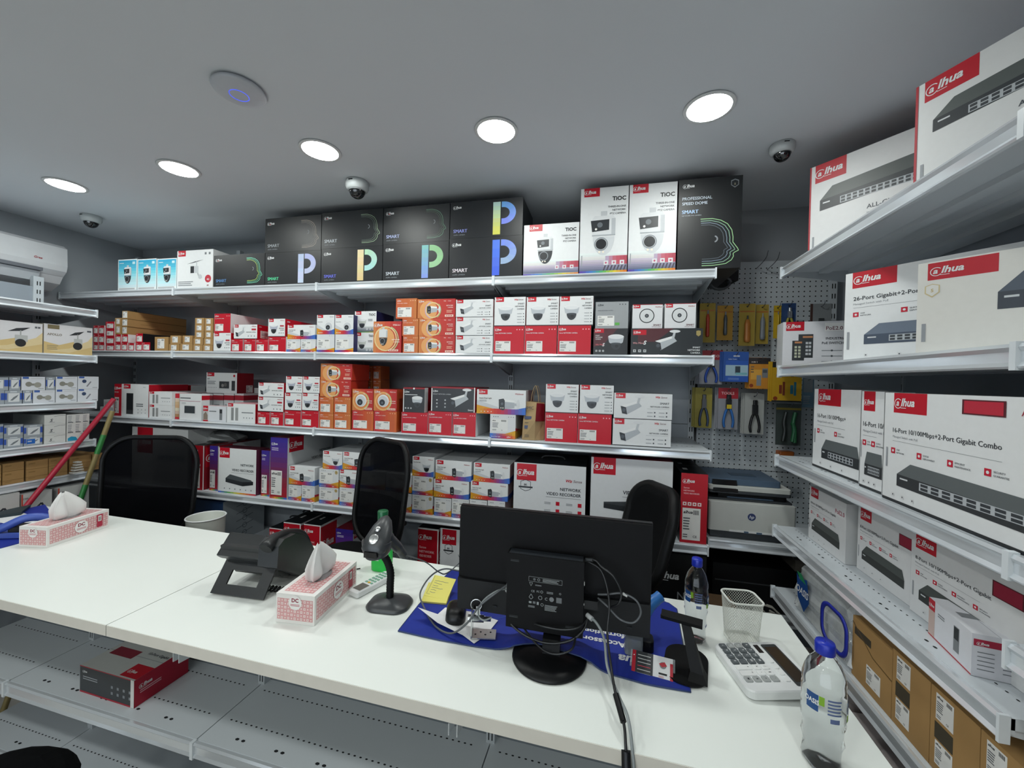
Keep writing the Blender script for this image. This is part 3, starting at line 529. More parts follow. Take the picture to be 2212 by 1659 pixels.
def t_apo(b):
    f = b.F; f.P_([(0, 0), (1, 0), (1, .3), (.6, .45), (.3, .3), (0, .4)], '#d6bc84', 1); f.P_([(.1, .1), (.5, .2), (.9, .5), (1, .7), (1, .3), (.5, .05)], '#e0cda0', 2); f.T('APOLLO', .06, .62, .1, '#8a8478', 3, .03); f.R(.07, .84, .3, .98, '#7c7256', 3); f.P_([(.5, .66), (.62, .78), (.82, .84), (.7, .7)], '#34373c', 3); f.L([(.68, .72), (.68, .5)], .03, '#a4a8a8', 3)
    f.R(.6, .34, .78, .56, '#b9bcbc', 4); f.C(.68, .3, .13, '#2a2d30', 5); f.icons(.88, .97, .86, .03, 2, '#5a5f65', None, 3); f.bars(.06, .12, .3, .3, 3, '#a89a78', 3)
def t_brk(b):
    f = b.F; f.R(.05, .84, .3, 1, '#4a6ab0'); f.bars(.4, .84, .95, .9, 1, '#c0c4c8'); f.C(.3, .45, .18, '#8c8c84', 2); f.R(.3, .35, .7, .5, '#8c8c84', 2); f.C(.68, .4, .2, '#a0a098', 3); f.bars(.7, .08, .95, .16, 1, '#8a8f95')
def t_wrench(b):
    f = b.F; f.R(.05, .86, .3, 1, '#4a6ab0'); f.C(.3, .62, .14, '#3a4a6a', 2); f.L([(.42, .2), (.62, .6)], .09, '#8a8a94', 2); f.bars(.7, .08, .95, .16, 1, '#8a8f95')
def t_sig(b):
    f = b.F; f.bars(.3, .1, .9, .16, 1, '#c0c4c8'); f.L([(.45, .8), (.7, .88), (.98, .88)], .03, '#6a6f75'); f.T('S', .25, .3, .4, '#4a4f55', 2, .03, True); f.bars(.2, .2, .5, .28, 1, '#8a8f95')
def t_grid(b):
    f = b.F
    for j in range(3): f.bars(.05+.33*j, .1, .28+.33*j, .9, 5, '#9a9fa5'); f.R(.05+.33*j, .04, .28+.33*j, .12, '#5a5f65', 2)
def t_grids(b): b.F.P_([(.05, .05), (.5, .05), (.4, .5), (.2, .6), (.05, .4)], '#2a9ac4', 2); b.F.bars(.6, .8, .95, .9, 1, '#7a7f85')
def t_kraft(b):
    f = b.F; f.bars(.1, .55, .6, .75, 2, '#7c6234'); f.R(0, .97, 1, 1, '#8c6c40')
def t_kst(b): b.SF.sticker(.12, .64, .5, .95); b.SF.sticker(.12, .1, .5, .38); b.F.R(.1, .4, .5, .6, '#4a4438', 1)
def t_kst2(b): b.SF.sticker(.4, .12, .75, .42); b.F.R(.06, .72, .5, .84, '#4a4438', 1); b.F.L([(0, .9), (.55, .6), (1, .55)], .02, '#6c5430')
def t_photo(b):
    f = b.F; f.R(.62, .86, .98, 1, '#b01840'); f.C(.5, .4, .3, '#3a3434'); f.R(.1, .1, .3, .5, '#c0203c'); f.bars(.1, .75, .6, .9, 2, '#5a5f65')
def t_hand(b):
    f = b.F; f.T('DH-', .06, .86, .06, '#4a4f55'); f.L([(.2, .3), (.4, .55), (.65, .7), (.8, .5)], .04, '#3a3f45', 2); f.R(.0, 0, .05, 1, '#c04a3a')
    f.L([(.3, .5), (.75, .4)], .06, '#8a8f95', 1)
def t_lying(b):
    f = b.F; f.lg(.06, .78, .09); f.bars(.06, .5, .5, .66, 2, '#9a9fa5'); f.icons(.55, .98, .52, .05, 4, '#8a8f95'); f.icons(.55, .98, .3, .05, 4, '#8a8f95'); f.R(0, 0, 1, .06, '#a81830'); f.R(0, .97, 1, 1, '#a81830'); f.R(.94, 0, 1, 1, '#e4e4e4', 2)
    r = b.Rt; r.lg(.1, .62, .16); r.bars(.1, .4, .7, .55, 2, '#e0b0b8'); t = b.T; t.R(.7, .03, 1, .35, RED); t.lg(.74, .14, .08); t.R(.08, .4, .5, .62, '#8a2838'); t.T('10-Port Gigabit', .98, .6, .09, '#3a3f45', 2, .02, False, 'r'); t.icons(.3, .95, .85, .03, 4, '#a82a3c')
def t_sign(b):
    r = b.Rt
    for i in range(5): r.ring(.5, .15+.17*i, .06, .012, '#5a6066', 1); r.L([(.3, .12+.17*i), (.7, .2+.17*i)], .012, '#5a6066')
NVY = '#2c4a78'
T = {  # type: (object name, category, look, default depth, (top, side, front, left), artist)
 'red': ('camera_box', 'box', 'red camera box with white sticker', .26, (RED, WHITE, RED, RED), t_red),
 'redt': ('camera_box', 'box', 'small red camera box with white sticker', .26, (RED, RED, RED, RED), t_redt),
 'dome': ('camera_box', 'box', 'white smart dome camera box', .26, ('#c9ccce', WHITE, WHITE, RED), t_domew),
 'domes': ('camera_box', 'box', 'small white dome camera box', .26, (RED, RED, WHITE, RED), t_domes),
 'bul': ('camera_box', 'box', 'white smart bullet camera box', .26, ('#c9ccce', WHITE, WHITE, WHITE), t_bulw),
 'buls': ('camera_box', 'box', 'white angled bullet camera box', .22, (RED, RED, WHITE, RED), t_bulws),
 'obul': ('camera_box', 'box', 'orange bullet camera box', .2, ('#b83428', '#c8402c', '#d86a3c', '#d86a3c'), t_obul),
 'otur': ('camera_box', 'box', 'orange turret camera box', .2, ('#b83428', '#c8502c', '#d86a3c', '#d86a3c'), t_otur),
 'optz': ('camera_box', 'box', 'tall orange dome camera box', .16, ('#b83428', '#b8382c', '#d86a3c', '#d86a3c'), t_optz),
 'osti': ('camera_box', 'box', 'small orange box with white sticker', .22, ('#b83428', '#c8642c', '#d87a3c', '#c8502c'), t_osti),
 'ost2': ('camera_box', 'box', 'red and orange box with white sticker', .24, ('#b83428', '#c8642c', '#d87a3c', '#c8502c'), t_osti2),
 'dual': ('camera_box', 'box', 'rainbow-striped bullet camera box', .26, ('#dcdfe2', '#dcdfe2', WHITE, WHITE), t_dual),
 'dst': ('camera_box', 'box', 'white rainbow-footed box with sticker', .26, ('#dcdfe2', '#dcdfe2', '#e2e4e7', WHITE), t_dualst),
 'dst2': ('camera_box', 'box', 'gold-sealed rainbow-footed box with sticker', .26, ('#dcdfe2', '#dcdfe2', '#e2e4e7', WHITE), t_dualst2),
 'ddome': ('camera_box', 'box', 'rainbow-striped dome camera box', .26, ('#dcdfe2', '#dcdfe2', WHITE, WHITE), t_ddome),
 'tur': ('camera_box', 'box', 'rainbow-striped turret camera box', .22, ('#dcdfe2', '#2a2a5c', WHITE, WHITE), t_turret),
 'turst': ('camera_box', 'box', 'pale box with sticker and blue-red foot', .22, ('#dcdfe2', '#2a2a5c', '#dfe2e6', WHITE), t_turst),
 'tdome': ('camera_box', 'box', 'grey-footed dome camera box', .24, ('#dcdfe2', '#2a2a5c', WHITE, WHITE), t_tdome),
 'tptz': ('camera_box', 'box', 'tall white twin-lens camera box', .22, ('#dcdfe2', '#7a1a28', WHITE, WHITE), t_tptz),
 'tsml': ('camera_box', 'box', 'square white twin-lens camera box', .22, ('#dcdfe2', '#7a1a28', WHITE, WHITE), t_tsml),
 'face': ('camera_box', 'box', 'black box with green face outline', .26, (BLK, BLK, '#121518', BLK), t_face),
 'f2': ('camera_box', 'box', 'black box with bronze face outline', .26, (BLK, BLK, '#1a1d1f', BLK), t_f2),
 'f3': ('camera_box', 'box', 'black box with silver face outline', .26, (BLK, BLK, '#1a1d1f', BLK), t_f3),
 'f4': ('camera_box', 'box', 'black box with faint face outline', .26, (BLK, BLK, '#1b1e20', BLK), t_f4),
 'p1': ('camera_box', 'box', 'black box with lilac letter P', .26, (BLK, BLK, '#121518', BLK), t_p),
 'p2': ('camera_box', 'box', 'black box with yellow letter P', .26, (BLK, BLK, '#121518', BLK), t_p2),
 'p3': ('camera_box', 'box', 'black box with blue-green letter P', .26, (BLK, BLK, '#121518', BLK), t_p3),
 'p4': ('camera_box', 'box', 'black box with deep blue letter P', .26, (BLK, BLK, '#121518', BLK), t_p4),
 'p5': ('camera_box', 'box', 'black box with yellow and blue letter P', .26, (BLK, BLK, '#121518', BLK), t_p5),
 'speed': ('camera_box', 'box', 'tall black speed dome camera box', .36, (BLK, BLK, '#101315', BLK), t_speed),
 'cyan': ('camera_box', 'box', 'cyan and white dome camera box', .2, ('#e4ecee', '#c8dce2', '#e8eef0', '#e8eef0'), t_cyan),
 'solar': ('camera_box', 'box', 'white solar panel camera box', .3, ('#e4e6e8', '#dfe1e3', WHITE, WHITE), t_solar),
 'cart': ('carton', 'carton', 'small brown carton with white sticker', .14, (CARTON, CARTON, CARTON, CARTON), t_cart),
 'clong': ('carton', 'carton', 'long brown carton with white sticker', .36, (CARTON, CARTON, CARTON, CARTON), t_cartlong),
 'rmini': ('accessory_box', 'box', 'tiny red box with white sticker', .2, (RED, WHITE, '#c01a30', RED), t_redmini),
 'rblk': ('accessory_box', 'box', 'tiny red and black box with sticker', .3, (RED, BLK, '#c01a30', RED), t_redmini),
 'kit': ('intercom_box', 'box', 'white video intercom kit box', .3, ('#8a1a26', '#8f1422', WHITE, WHITE), t_kit),
 'inter': ('intercom_box', 'box', 'tall white door terminal box with red side', .3, ('#d8dadc', RED, WHITE, RED), t_inter),
 'acc': ('intercom_box', 'box', 'flat white access reader box', .24, ('#d8dadc', WHITE, WHITE, WHITE), t_acc),
 'panel': ('intercom_box', 'box', 'white indoor monitor box', .24, (WHITE, WHITE, '#e4e6e8', WHITE), t_panel),
 'small': ('intercom_box', 'box', 'small white access keypad box', .14, ('#c8b0b4', WHITE, '#dfe2e8', WHITE), t_small),
 'intw': ('intercom_box', 'box', 'wide white door terminal box', .2, ('#c89098', RED, WHITE, WHITE), t_acc),
 'wht': ('white_box', 'box', 'plain white box', .16, (WHITE, WHITE, WHITE, WHITE), t_white),
 'grey': ('camera_box', 'box', 'silver grey camera box with sticker', .26, ('#8a8f94', '#7b8085', '#9da1a5', '#7b8085'), t_grey),
 'bdome': ('camera_box', 'box', 'black and red dome camera box', .26, (BLK, BLK, '#0e1012', BLK), t_bdome),
 'bbul': ('camera_box', 'box', 'long black bullet camera box', .26, (BLK, BLK, '#101618', BLK), t_bbul),
 'bd2': ('camera_box', 'box', 'black dome camera box with red lid', .24, ('#8a1a26', '#a01828', '#14161a', BLK), t_bd2),
 'bb2': ('camera_box', 'box', 'black bullet camera box with red lid', .24, ('#8a1a26', '#a01828', '#14161a', BLK), t_bb2),
 'fish': ('camera_box', 'box', 'white ring-lens camera box', .22, ('#c9ccce', WHITE, '#e2e4e8', WHITE), t_fish),
 'nvr': ('recorder_box', 'box', 'white network recorder box', .12, ('#5a2030', '#58203c', WHITE, RED), t_nvr),
 'nvrB': ('recorder_box', 'box', 'large white recorder box with black lid', .3, (BLK, BLK, '#e2e5e9', '#8a1a26'), t_nvrB),
 'nvrC': ('recorder_box', 'box', 'largest white recorder box with handle', .3, ('#701824', BLK, '#e2e5e9', '#8a1a26'), t_nvrC),
 'pur': ('recorder_box', 'box', 'purple-fronted recorder box', .34, ('#6a1826', '#d4d7da', '#4a2a80', WHITE), t_pur),
 'rnvr': ('recorder_box', 'box', 'upright red recorder box with tall sticker', .34, (BLK, '#8a1a26', '#b80f24', BLK), t_rednvr),
 'rbase': ('recorder_box', 'box', 'low red recorder box with black lid', .36, (BLK, '#d4d7da', '#b80f24', WHITE), t_redbase),
 'longw': ('recorder_box', 'box', 'long white recorder box with red end', .2, ('#d8dadc', WHITE, WHITE, RED), t_longwhite),
 'sw16': ('switch_box', 'box', 'large white sixteen-port switch box', .07, (WHITE, '#d8dadc', WHITE, WHITE), t_sw16),
 'sw16n': ('switch_box', 'box', 'upright white sixteen-port switch box', .07, (WHITE, '#d8dadc', WHITE, WHITE), t_sw16n),
 'sw26': ('switch_box', 'box', 'white 26-port switch box', .07, (WHITE, '#d8dadc', WHITE, WHITE), t_sw26),
 'sw5': ('switch_box', 'box', 'white switch box with gold shield', .07, (WHITE, '#d8dadc', '#ecebe6', WHITE), t_sw5),
 'all': ('switch_box', 'box', 'white all-gigabit switch box', .08, ('#8a3440', RED, '#e2e4e5', RED), t_all),
 'poe': ('switch_box', 'box', 'small white industrial switch box', .1, ('#8a9096', '#d8dadc', '#e4e5ea', WHITE), t_poe),
 'sw8': ('switch_box', 'box', 'white eight-port switch box', .07, ('#dfe1e3', '#d8dadc', '#e0e2e4', WHITE), t_sw8),
 'sw8p': ('switch_box', 'box', 'white eight-port box marked PoE2.0', .07, ('#dfe1e3', '#d8dadc', '#e0e2e4', WHITE), t_sw8p),
 'cornw': ('intercom_box', 'box', 'white keypad box turned on its corner', .2, ('#e0e2e8', '#dfe0e8', '#dfe1e8', WHITE), t_cornerw),
 'dbox': ('switch_box', 'box', 'dark purple box', .1, ('#3a1a2c', BLK, '#26202a', '#3a1a2c'), t_white),
 'apo': ('solar_camera_box', 'box', 'cream and sand solar camera box', .22, ('#d8d8dc', '#d8d0c8', '#dcdce0', '#d8d0c0'), t_apo),
 'brk': ('bracket_box', 'box', 'white camera bracket box', .2, ('#dfe3e8', '#dfe3e8', '#dfe3ea', '#c8ccd2'), t_brk),
 'wren': ('bracket_box', 'box', 'white probe box with blue logo', .2, ('#dfe3e8', '#dfe3e8', '#dfe3ea', '#c8ccd2'), t_wrench),
 'sig': ('accessory_box', 'box', 'white box with black squiggle', .24, ('#c8cac8', '#dfe0e0', '#dcdedc', '#c8cac8'), t_sig),
 'grid': ('accessory_box', 'box', 'white box with grey text columns', .24, ('#c8cac8', '#dfe0e0', '#dcdedc', '#c8cac8'), t_grid),
 'grids': ('accessory_box', 'box', 'white box with blue picture', .24, ('#c8cac8', '#dfe0e0', '#dcdedc', '#c8cac8'), t_grids),
 'kraft': ('carton', 'carton', 'flat brown carton', .24, (CARTON, CARTON, CARTON, CARTON), t_kraft),
 'kst': ('carton', 'carton', 'upright brown carton with white stickers', .3, (CARTON, CARTON, CARTON, CARTON), t_kst),
 'kst2': ('carton', 'carton', 'brown carton with slanting tape', .3, (CARTON, CARTON, CARTON, CARTON), t_kst2),
 'photo': ('product_box', 'box', 'white and magenta product box', .2, ('#c0b8b8', '#c8c0c0', '#c4bcbc', '#b01840'), t_photo),
 'hand': ('product_box', 'box', 'white box with drawn tool', .24, ('#c0c2c2', '#c8caca', '#c8cac9', '#c8cac9'), t_hand),
 'lying': ('switch_box', 'box', 'switch box', .25, ('#c9cbc9', '#a81030', '#34373a', '#a81030'), t_lying),
 'blkr': ('recorder_box', 'box', 'wide black box with red foot', .34, (BLK, BLK, '#0c0e10', BLK), lambda b: (b.F.R(0, 0, 1, .12, '#a01828', 1), b.F.R(0, .12, 1, .15, WHITE, 1), b.F.T('NETWORK', .5, .3, .16, '#8a8f94', 2, .01), b.F.lg(.1, .6, .14))),
 'wstr': ('intercom_box', 'box', 'white box with red upper stripe', .16, ('#d0b8bc', WHITE, WHITE, WHITE), t_wstr),
 'pic': ('intercom_box', 'box', 'narrow box with warm photo print', .2, (RED, WHITE, WHITE, WHITE), t_pic),
 'sign': ('product_box', 'box', 'blue-fronted box with symbols on its side', .3, (NVY, '#a9b0b6', NVY, NVY), t_sign),
}
MESH = {}; PLACED = []
def carton_at(kind, loc, rotz, W, D, Hh, label_bits, group, drop_sticker=False):
    """a box of the given kind, its base front edge centred on loc; the first of a kind makes the meshes, later ones copy them"""
    name, cat, look, _, cols, art = T[kind]
    key = (kind, round(math.log(W/Hh)/.25), round(math.log(D/Hh)/.5))
    if key not in MESH:
        b = Box(W, D, Hh, *cols); art(b)
        o = b.mb.build(name)
        for m_ in b.sts: m_.build('sticker', o)
        for n_, m_ in b.ex: m_.build(n_, o)
        MESH[key] = (o, W, D, Hh)
        o['used'] = 0
    src, w0, d0, h0 = MESH[key]
    if src['used'] == 0: o = src; o['used'] = 1
    else: o = tree_copy(src)
    o.location = loc; o.rotation_euler.z = rotz; o.scale = (W/w0, D/d0, Hh/h0)
    o['category'] = cat; o['group'] = group
    PLACED.append((o, look, label_bits))
    return o
SUP = []   # footprints already placed: (shelf key, axis lo, hi, depth lo, hi, top z)
def support(key, lo, hi, d0, d1, z):
    t = z
    for k, a, b, c, d, top in SUP:
        if k == key and min(b, hi)-max(a, lo) > .03 and min(d, d1)-max(c, d0) > .02: t = max(t, top)
    return t
ORD = ['first', 'second', 'third', 'fourth', 'fifth', 'sixth', 'seventh', 'eighth', 'ninth', 'tenth', 'eleventh', 'twelfth', 'thirteenth', 'fourteenth']
def finish_labels():
    fam = {}
    for o, look, (where, row, pos) in PLACED: fam.setdefault((look, where, row), []).append((pos, o))
    for (look, where, row), L in fam.items():
        L.sort(key=lambda t: t[0]); n = len(L)
        for i, (_, o) in enumerate(L):
            if n == 1: lab = '%s, %s, %s' % (look, row, where)
            elif n == 2: lab = '%s, %s one, %s, %s' % (look, ('left', 'right')[i], row, where)
            else: lab = '%s, %s from left, %s, %s' % (look, ORD[i], row, where)
            o['label'] = lab; 
            if 'used' in o: del o['used']
# ---------------------------------------------------------------- the room
CEIL = 2.69
def struct(name, a, b, m):
    mb = MB(); mb.box(a, b, m); return tag(mb.build(name), kind='structure')
wallm = mat('wall_paint', '#b9bfc5', .8, noise=.03, nscale=2, bump=.05)
ceilm = mat('ceiling_paint', '#dadfe5', .85, noise=.02, nscale=2)
floorm = mat('floor_tile', '#cfccc6', .4, noise=.06, nscale=2)
XL, XR, YB_, YF = -3.52, 1.25, 2.36, -2.6
struct('floor', (XL-.1, YF-.1, -.1), (XR+.1, YB_+.1, 0), floorm)
struct('ceiling', (XL-.1, YF-.1, CEIL), (XR+.1, YB_+.1, CEIL+.1), ceilm)
struct('wall_back', (XL-.1, YB_, 0), (XR+.1, YB_+.1, CEIL), wallm)
struct('wall_left', (XL-.1, YF, 0), (XL, YB_, CEIL), wallm)
struct('wall_right', (XR, YF, 0), (XR+.1, YB_, CEIL), wallm)
m = MB()
for a_, b_ in (((XL-.1, YF-.1, 0), (-3.2, YF, CEIL)), ((.95, YF-.1, 0), (XR+.1, YF, CEIL)), ((-3.2, YF-.1, 2.45), (.95, YF, CEIL)), ((-3.2, YF-.1, 0), (.95, YF, .12))): m.box(a_, b_, wallm)
tag(m.build('wall_front'), kind='structure')
m = MB(); m.box((-3.2, YF-.06, .12), (.95, YF-.05, 2.45), mat('added_window_glass', '#ffffff', 0, noise=0, trans=1, ior=1.02)); tag(m.build('added_window_1'), kind='structure')  # unseen glass front, added so daylight brightens the ceiling
# ceiling lights: the row in view and the rows behind it
lampm = mat('light_diffuser', '#fbfffa', .5, emis=LAMP, noise=0)
def ceiling_light(x, y, label, group):
    t = empty('ceiling_light', (x, y, CEIL)); tag(t, label, 'light', group)
    a = MB(); a.lathe([(.078, 0), (.082, -.003), (.080, -.006), (.070, -.006)], white_pl, n=36, cap=False); a.build('trim_ring', t)
    d = MB(); d.lathe([(.0705, -.0012), (.069, -.005), (.04, -.006), (.001, -.0065)], lampm, n=36, cap=False); d.build('diffuser', t)
    return t
names_ = ['round ceiling downlight, first from the left of the visible row', 'round ceiling downlight, second from the left of the visible row',
          'round ceiling downlight, middle one of the visible row', 'round ceiling downlight above the black boxes, fourth from left', 'round ceiling downlight, rightmost of the visible row, near the tall boxes']
for (x, y), l in zip([(142, 399), (387, 364), (692, 324), (1072, 282), (1532, 231)], names_):
    p = onZ(x, y, CEIL); ceiling_light(p.x, p.y, l, 'downlights in a row over the counter')
for r_, y in enumerate((-.3, -1.45, -2.3)):
    for k in range(5):
        ceiling_light(-2.69+.75*k, y, 'round ceiling downlight in a row behind the camera', 'downlights behind the camera')
# smoke-detector-like wireless disc and three dome cameras on the ceiling
p = onZ(517, 190, CEIL); t = empty('wireless_access_point', p); t.scale = (.6, .6, .75); tag(t, 'flat round white disc with thin blue ring on ceiling', 'access point')
a = MB(); a.lathe([(.09, 0), (.125, -.006), (.13, -.014), (.122, -.022), (.09, -.03), (.052, -.033), (.001, -.034)], mat('disc_white', '#c6cad2', .5), n=40, cap=False); a.build('cover', t)
a = MB(); a.tube([(.046*math.cos(2*PI*k/28), .046*math.sin(2*PI*k/28), -.0335) for k in range(28)], .0016, mat('blue_ring_glow', '#4a62ff', .4, emis=.5, noise=0), 6, closed=True); a.build('light_ring', t)
def dome_cam(px, py, s, label):
    p = onZ(px, py, CEIL); t = empty('dome_camera', p); tag(t, label, 'camera', 'dome cameras on the ceiling')
    a = MB(); a.lathe([(.058, 0), (.061, -.004), (.061, -.03), (.056, -.044), (.05, -.05), (.042, -.052)], mat('camera_shell', '#c6ccce', .4), n=32, cap=False)
    a.M = Matrix.Translation((.0, -.0605, -.012)); a.box((-.012, -.002, -.004), (.012, .001, .001), dark); a.M = None; a.build('housing', t)
    a = MB(); a.lathe([(.042*math.cos(k*PI/16), -.05-.042*math.sin(k*PI/16)) for k in range(9)], mat('smoked_dome', '#08090b', .08, coat=.6, noise=0), n=28, cap=False); a.build('dome', t)
    a = MB(); a.lathe([(.04, -.046), (.044, -.05), (.044, -.054), (.042, -.054)], mat('camera_trim', '#8b9194', .4), n=28, cap=False); a.build('trim', t)
    t.scale = (s, s, s); return t
dome_cam(772, 393, .88, 'white dome camera on ceiling above the middle of the back shelves')
dome_cam(197, 466, .80, 'white dome camera on ceiling above the air conditioner')
dome_cam(1690, 313, .70, 'white dome camera on ceiling above the pegboard corner')
# air conditioner on the left wall
t = empty('air_conditioner', (XL+.001, .98, 2.33)); tag(t, 'white wall-mounted split air conditioner with long louvre', 'air conditioner')
acm = mat('ac_shell', '#d3d6da', .4); L_ = 1.62
prof = [(0, 0), (0, .19), (.20, .19), (.232, .17), (.236, .06), (.228, .028), (.2, 0)]
prof2 = [(0, -.0), (.2, 0), (.225, .026), (.12, -.055), (.0, -.06)]
a = MB(); a.loft([[(x, y, z) for x, z in prof] for y in (-.81, .81)], acm, True, False); a.build('body', t)
a = MB(); a.loft([[(x, y, z) for x, z in ((0, -.001), (.198, -.001), (.17, -.045), (.1, -.085), (0, -.09))] for y in (-.81, .81)], acm, True, False); a.build('lower_housing', t)
a = MB(); a.box((.2, -.8, .008), (.234, .7, .026), mat('ac_gap', '#6c7078', .6)); a.build('air_slot', t)
a = MB(); a.M = Matrix.Translation((.196, 0, -.02)) @ Matrix.Rotation(.45, 4, 'Y'); a.box((-.006, -.8, -.032), (.004, .7, .03), mat('ac_louvre', '#c3c8ce', .35)); a.build('louvre', t)
a = MB(); cv = Cv(a, (.2366, .66, .072), (0,1,0), (0,0,1), .06, .022); cv.T('Gree', 0, .2, .8, '#a83a44', 1, .02, True); a.build('badge', t)
# ---------------------------------------------------------------- shelving
ZB = {1: 2.254, 2: 1.878, 3: 1.464, 4: 1.051, 5: .70}
YL_, YP = 1.874, 2.30
def holes(mb, x0, x1, ys, step, z, r=.0035, ax='x', stretch=1.6):
    n = int((x1-x0)/step)
    for yy in ys:
        for i in range(n):
            xx = x0+step*(i+.5)
            mb.poly([(xx+r*stretch*math.cos(k*PI/3), yy+r*math.sin(k*PI/3), z) for k in range(6)], dark)
def shelf_part(parent, x0, x1, yf, yb, z, perf=True, ribs=True, brk=.1, lip=.04, thick=.022, near=False):
    """one bay's board in local coords: front edge at y=yf, running along x; price rail and brackets under it"""
    m = MB(); m.box((x0+.002, yf+.008, z-thick), (x1-.002, yb, z), steel); m.box((x0+.002, yf+.004, z-.03), (x1-.002, yf+.014, z-.001), steel)
    if ribs:
        for k in (.28, .52, .76): y = yf+(yb-yf)*k; m.box((x0+.03, y, z-thick-.014), (x1-.03, y+.035, z-thick+.001), steel)
    if near: holes(m, x0+.03, x1-.03, [yf+.062], .022, z+.0005, .0022); holes(m, x0+.05, x1-.05, [yf+.03], .16, z+.0005, .0035); holes(m, x0+.075, x1-.02, [yf+.03], .16, z+.0005, .0035)
    elif perf:
        holes(m, x0+.03, x1-.03, [yf+.10], .022, z+.0005, .003)
        holes(m, x0+.05, x1-.05, [yf+.045], .16, z+.0005, .005); holes(m, x0+.075, x1-.02, [yf+.045], .16, z+.0005, .005)
        holes(m, x0+.03, x1-.03, [yf+.24], .022, z+.0005, .003)
    o = m.build('shelf_board', parent)
    m = MB(); m.loft([[(x, yf+a, z+b) for a, b in ((.004, .001), (-.004, .001), (-.008, -.006), (-.003, -.014), (-.003, -lip+.012), (-.009, -lip+.004), (-.006, -lip), (.004, -lip))] for x in (x0+.006, x1-.006)], railm, True, False)
    m.build('price_rail', o)
    for x in (x0+.003, x1-.003): m = MB(); m.box((x-.003, yf-.011, z-lip-.003), (x+.003, yf+.006, z+.004), capm); m.build('rail_end_cap', o)
    for x in (x0+.006, x1-.008):
        m = MB(); pts = [(yf+.01, z-thick), (yf+.01, z-.036), (yb, z-brk), (yb, z-thick)]
        m.loft([[(x-.001, y, q) for y, q in pts], [(x+.001, y, q) for y, q in pts]], steel, True, False); m.build('bracket', o)
    return o
def upright(parent, x, y, z0, z1, slots=True, w=.03, step=.05):
    m = MB(); m.box((x-w/2, y, z0), (x+w/2, y+.03, z1), steel)
    if slots:
        z = z0+.06
        while z < z1-.02:
            for dx in (-.006, .006): m.box((x+dx-.0022, y-.0006, z-.012), (x+dx+.0022, y+.001, z+.012), dark)
            z += step
    return m.build('upright', parent)
def panel(parent, x0, x1, y, z0, z1, rows=5, m_=None):
    m = MB(); h = (z1-z0)/rows
    for i in range(rows): m.box((x0+.012, y+.004, z0+h*i+.0015), (x1-.012, y+.016, z0+h*(i+1)-.0015), m_ or panelm)
    return m.build('back_panel', parent)
U = empty('shelving_unit', (0, 0, 0)); tag(U, 'long white metal shelving along the back wall with five levels', 'shelving')
xs = [-3.50, -2.54, -1.54, -.54, .46]
for i, x in enumerate(xs): upright(U, x+(.015 if i == 0 else 0), YP-.004, 0, 2.62)
for a_, b_ in zip(xs, xs[1:]):
    panel(U, a_, b_, YP, .12, 2.60, 7, m_=mat('panel_mid', '#b2bac3', .45))
    for k, z in ZB.items(): shelf_part(U, a_, b_, YL_, YP-.002, z, perf=k > 2)
m = MB(); m.box((xs[0], YL_+.03, 0), (xs[-1], YP, .12), steel); m.build('plinth', U)
# pegboard bay
P_ = empty('pegboard_unit', (0, 0, 0)); tag(P_, 'grey perforated pegboard bay between back shelving and right shelving', 'pegboard')
m = MB(); PX0, PX1, PZ0, PZ1 = .49, 1.09, .95, 2.40
rows_ = 4; hh = (PZ1-PZ0)/rows_
pegm = mat('peg_enamel', '#cbd3d9', .5, noise=.03, nscale=4)
for i in range(rows_): m.box((PX0, YP, PZ0+hh*i+.0015), (PX1, YP+.012, PZ0+hh*(i+1)-.0015), pegm)
nx, nz = int((PX1-PX0)/.025), int((PZ1-PZ0)/.025)
for i in range(nx):
    for j in range(nz):
        x, z = PX0+.0125+.025*i, PZ0+.0125+.025*j
        m.poly([(x+.0036*math.cos(k*PI/3), YP-.0006, z+.0036*math.sin(k*PI/3)) for k in range(6)][::-1], dark)
m.build('peg_panel', P_); panel(P_, PX0, PX1, YP, .1, PZ0, 2)
upright(P_, 1.105, YP-.004, 0, 2.36)
shelf_part(P_, .475, 1.10, 1.955, YP-.002, 1.055, perf=False)
shelf_part(P_, .475, 1.10, 1.955, YP-.002, .34, perf=False)
# right shelving: local x runs towards the camera, fronts face -X of the room
RW = empty('shelving_unit', (0, 0, 0), -PI/2); tag(RW, 'white metal shelving along the right wall full of switch boxes', 'shelving')
# local (x, y) -> world (y, -x); front at world X=.725 => local y=.725 ; world Y=1.90 => local x=-1.90
RX = [-1.90, -.90, .10, 1.10]; RZ = {1: 2.254, 2: 1.838, 3: 1.460, 4: 1.161, 5: .90}
for i, x in enumerate(RX): upright(RW, x, 1.155, 0, 2.4)
for j, (a_, b_) in enumerate(zip(RX, RX[1:])):
    panel(RW, a_, b_, 1.16, .12, 2.38, 6)
    zz = RZ if j == 0 else {1: 2.254, 2: 1.838, 3: 1.460, 4: 1.30, 5: .90}
    for k, z in zz.items(): shelf_part(RW, a_, b_, .725, 1.155, z, perf=k > 2, lip=.045, near=k > 2)
m = MB(); m.box((RX[0], .76, 0), (RX[-1], 1.16, .12), steel); m.build('plinth', RW)
shelf_part(RW, RX[0], RX[1], .76, 1.155, .56, perf=False)
# left shelving: fronts face +X
LW = empty('shelving_unit', (0, 0, 0), PI/2); tag(LW, 'white metal shelving along the left wall below the air conditioner', 'shelving')
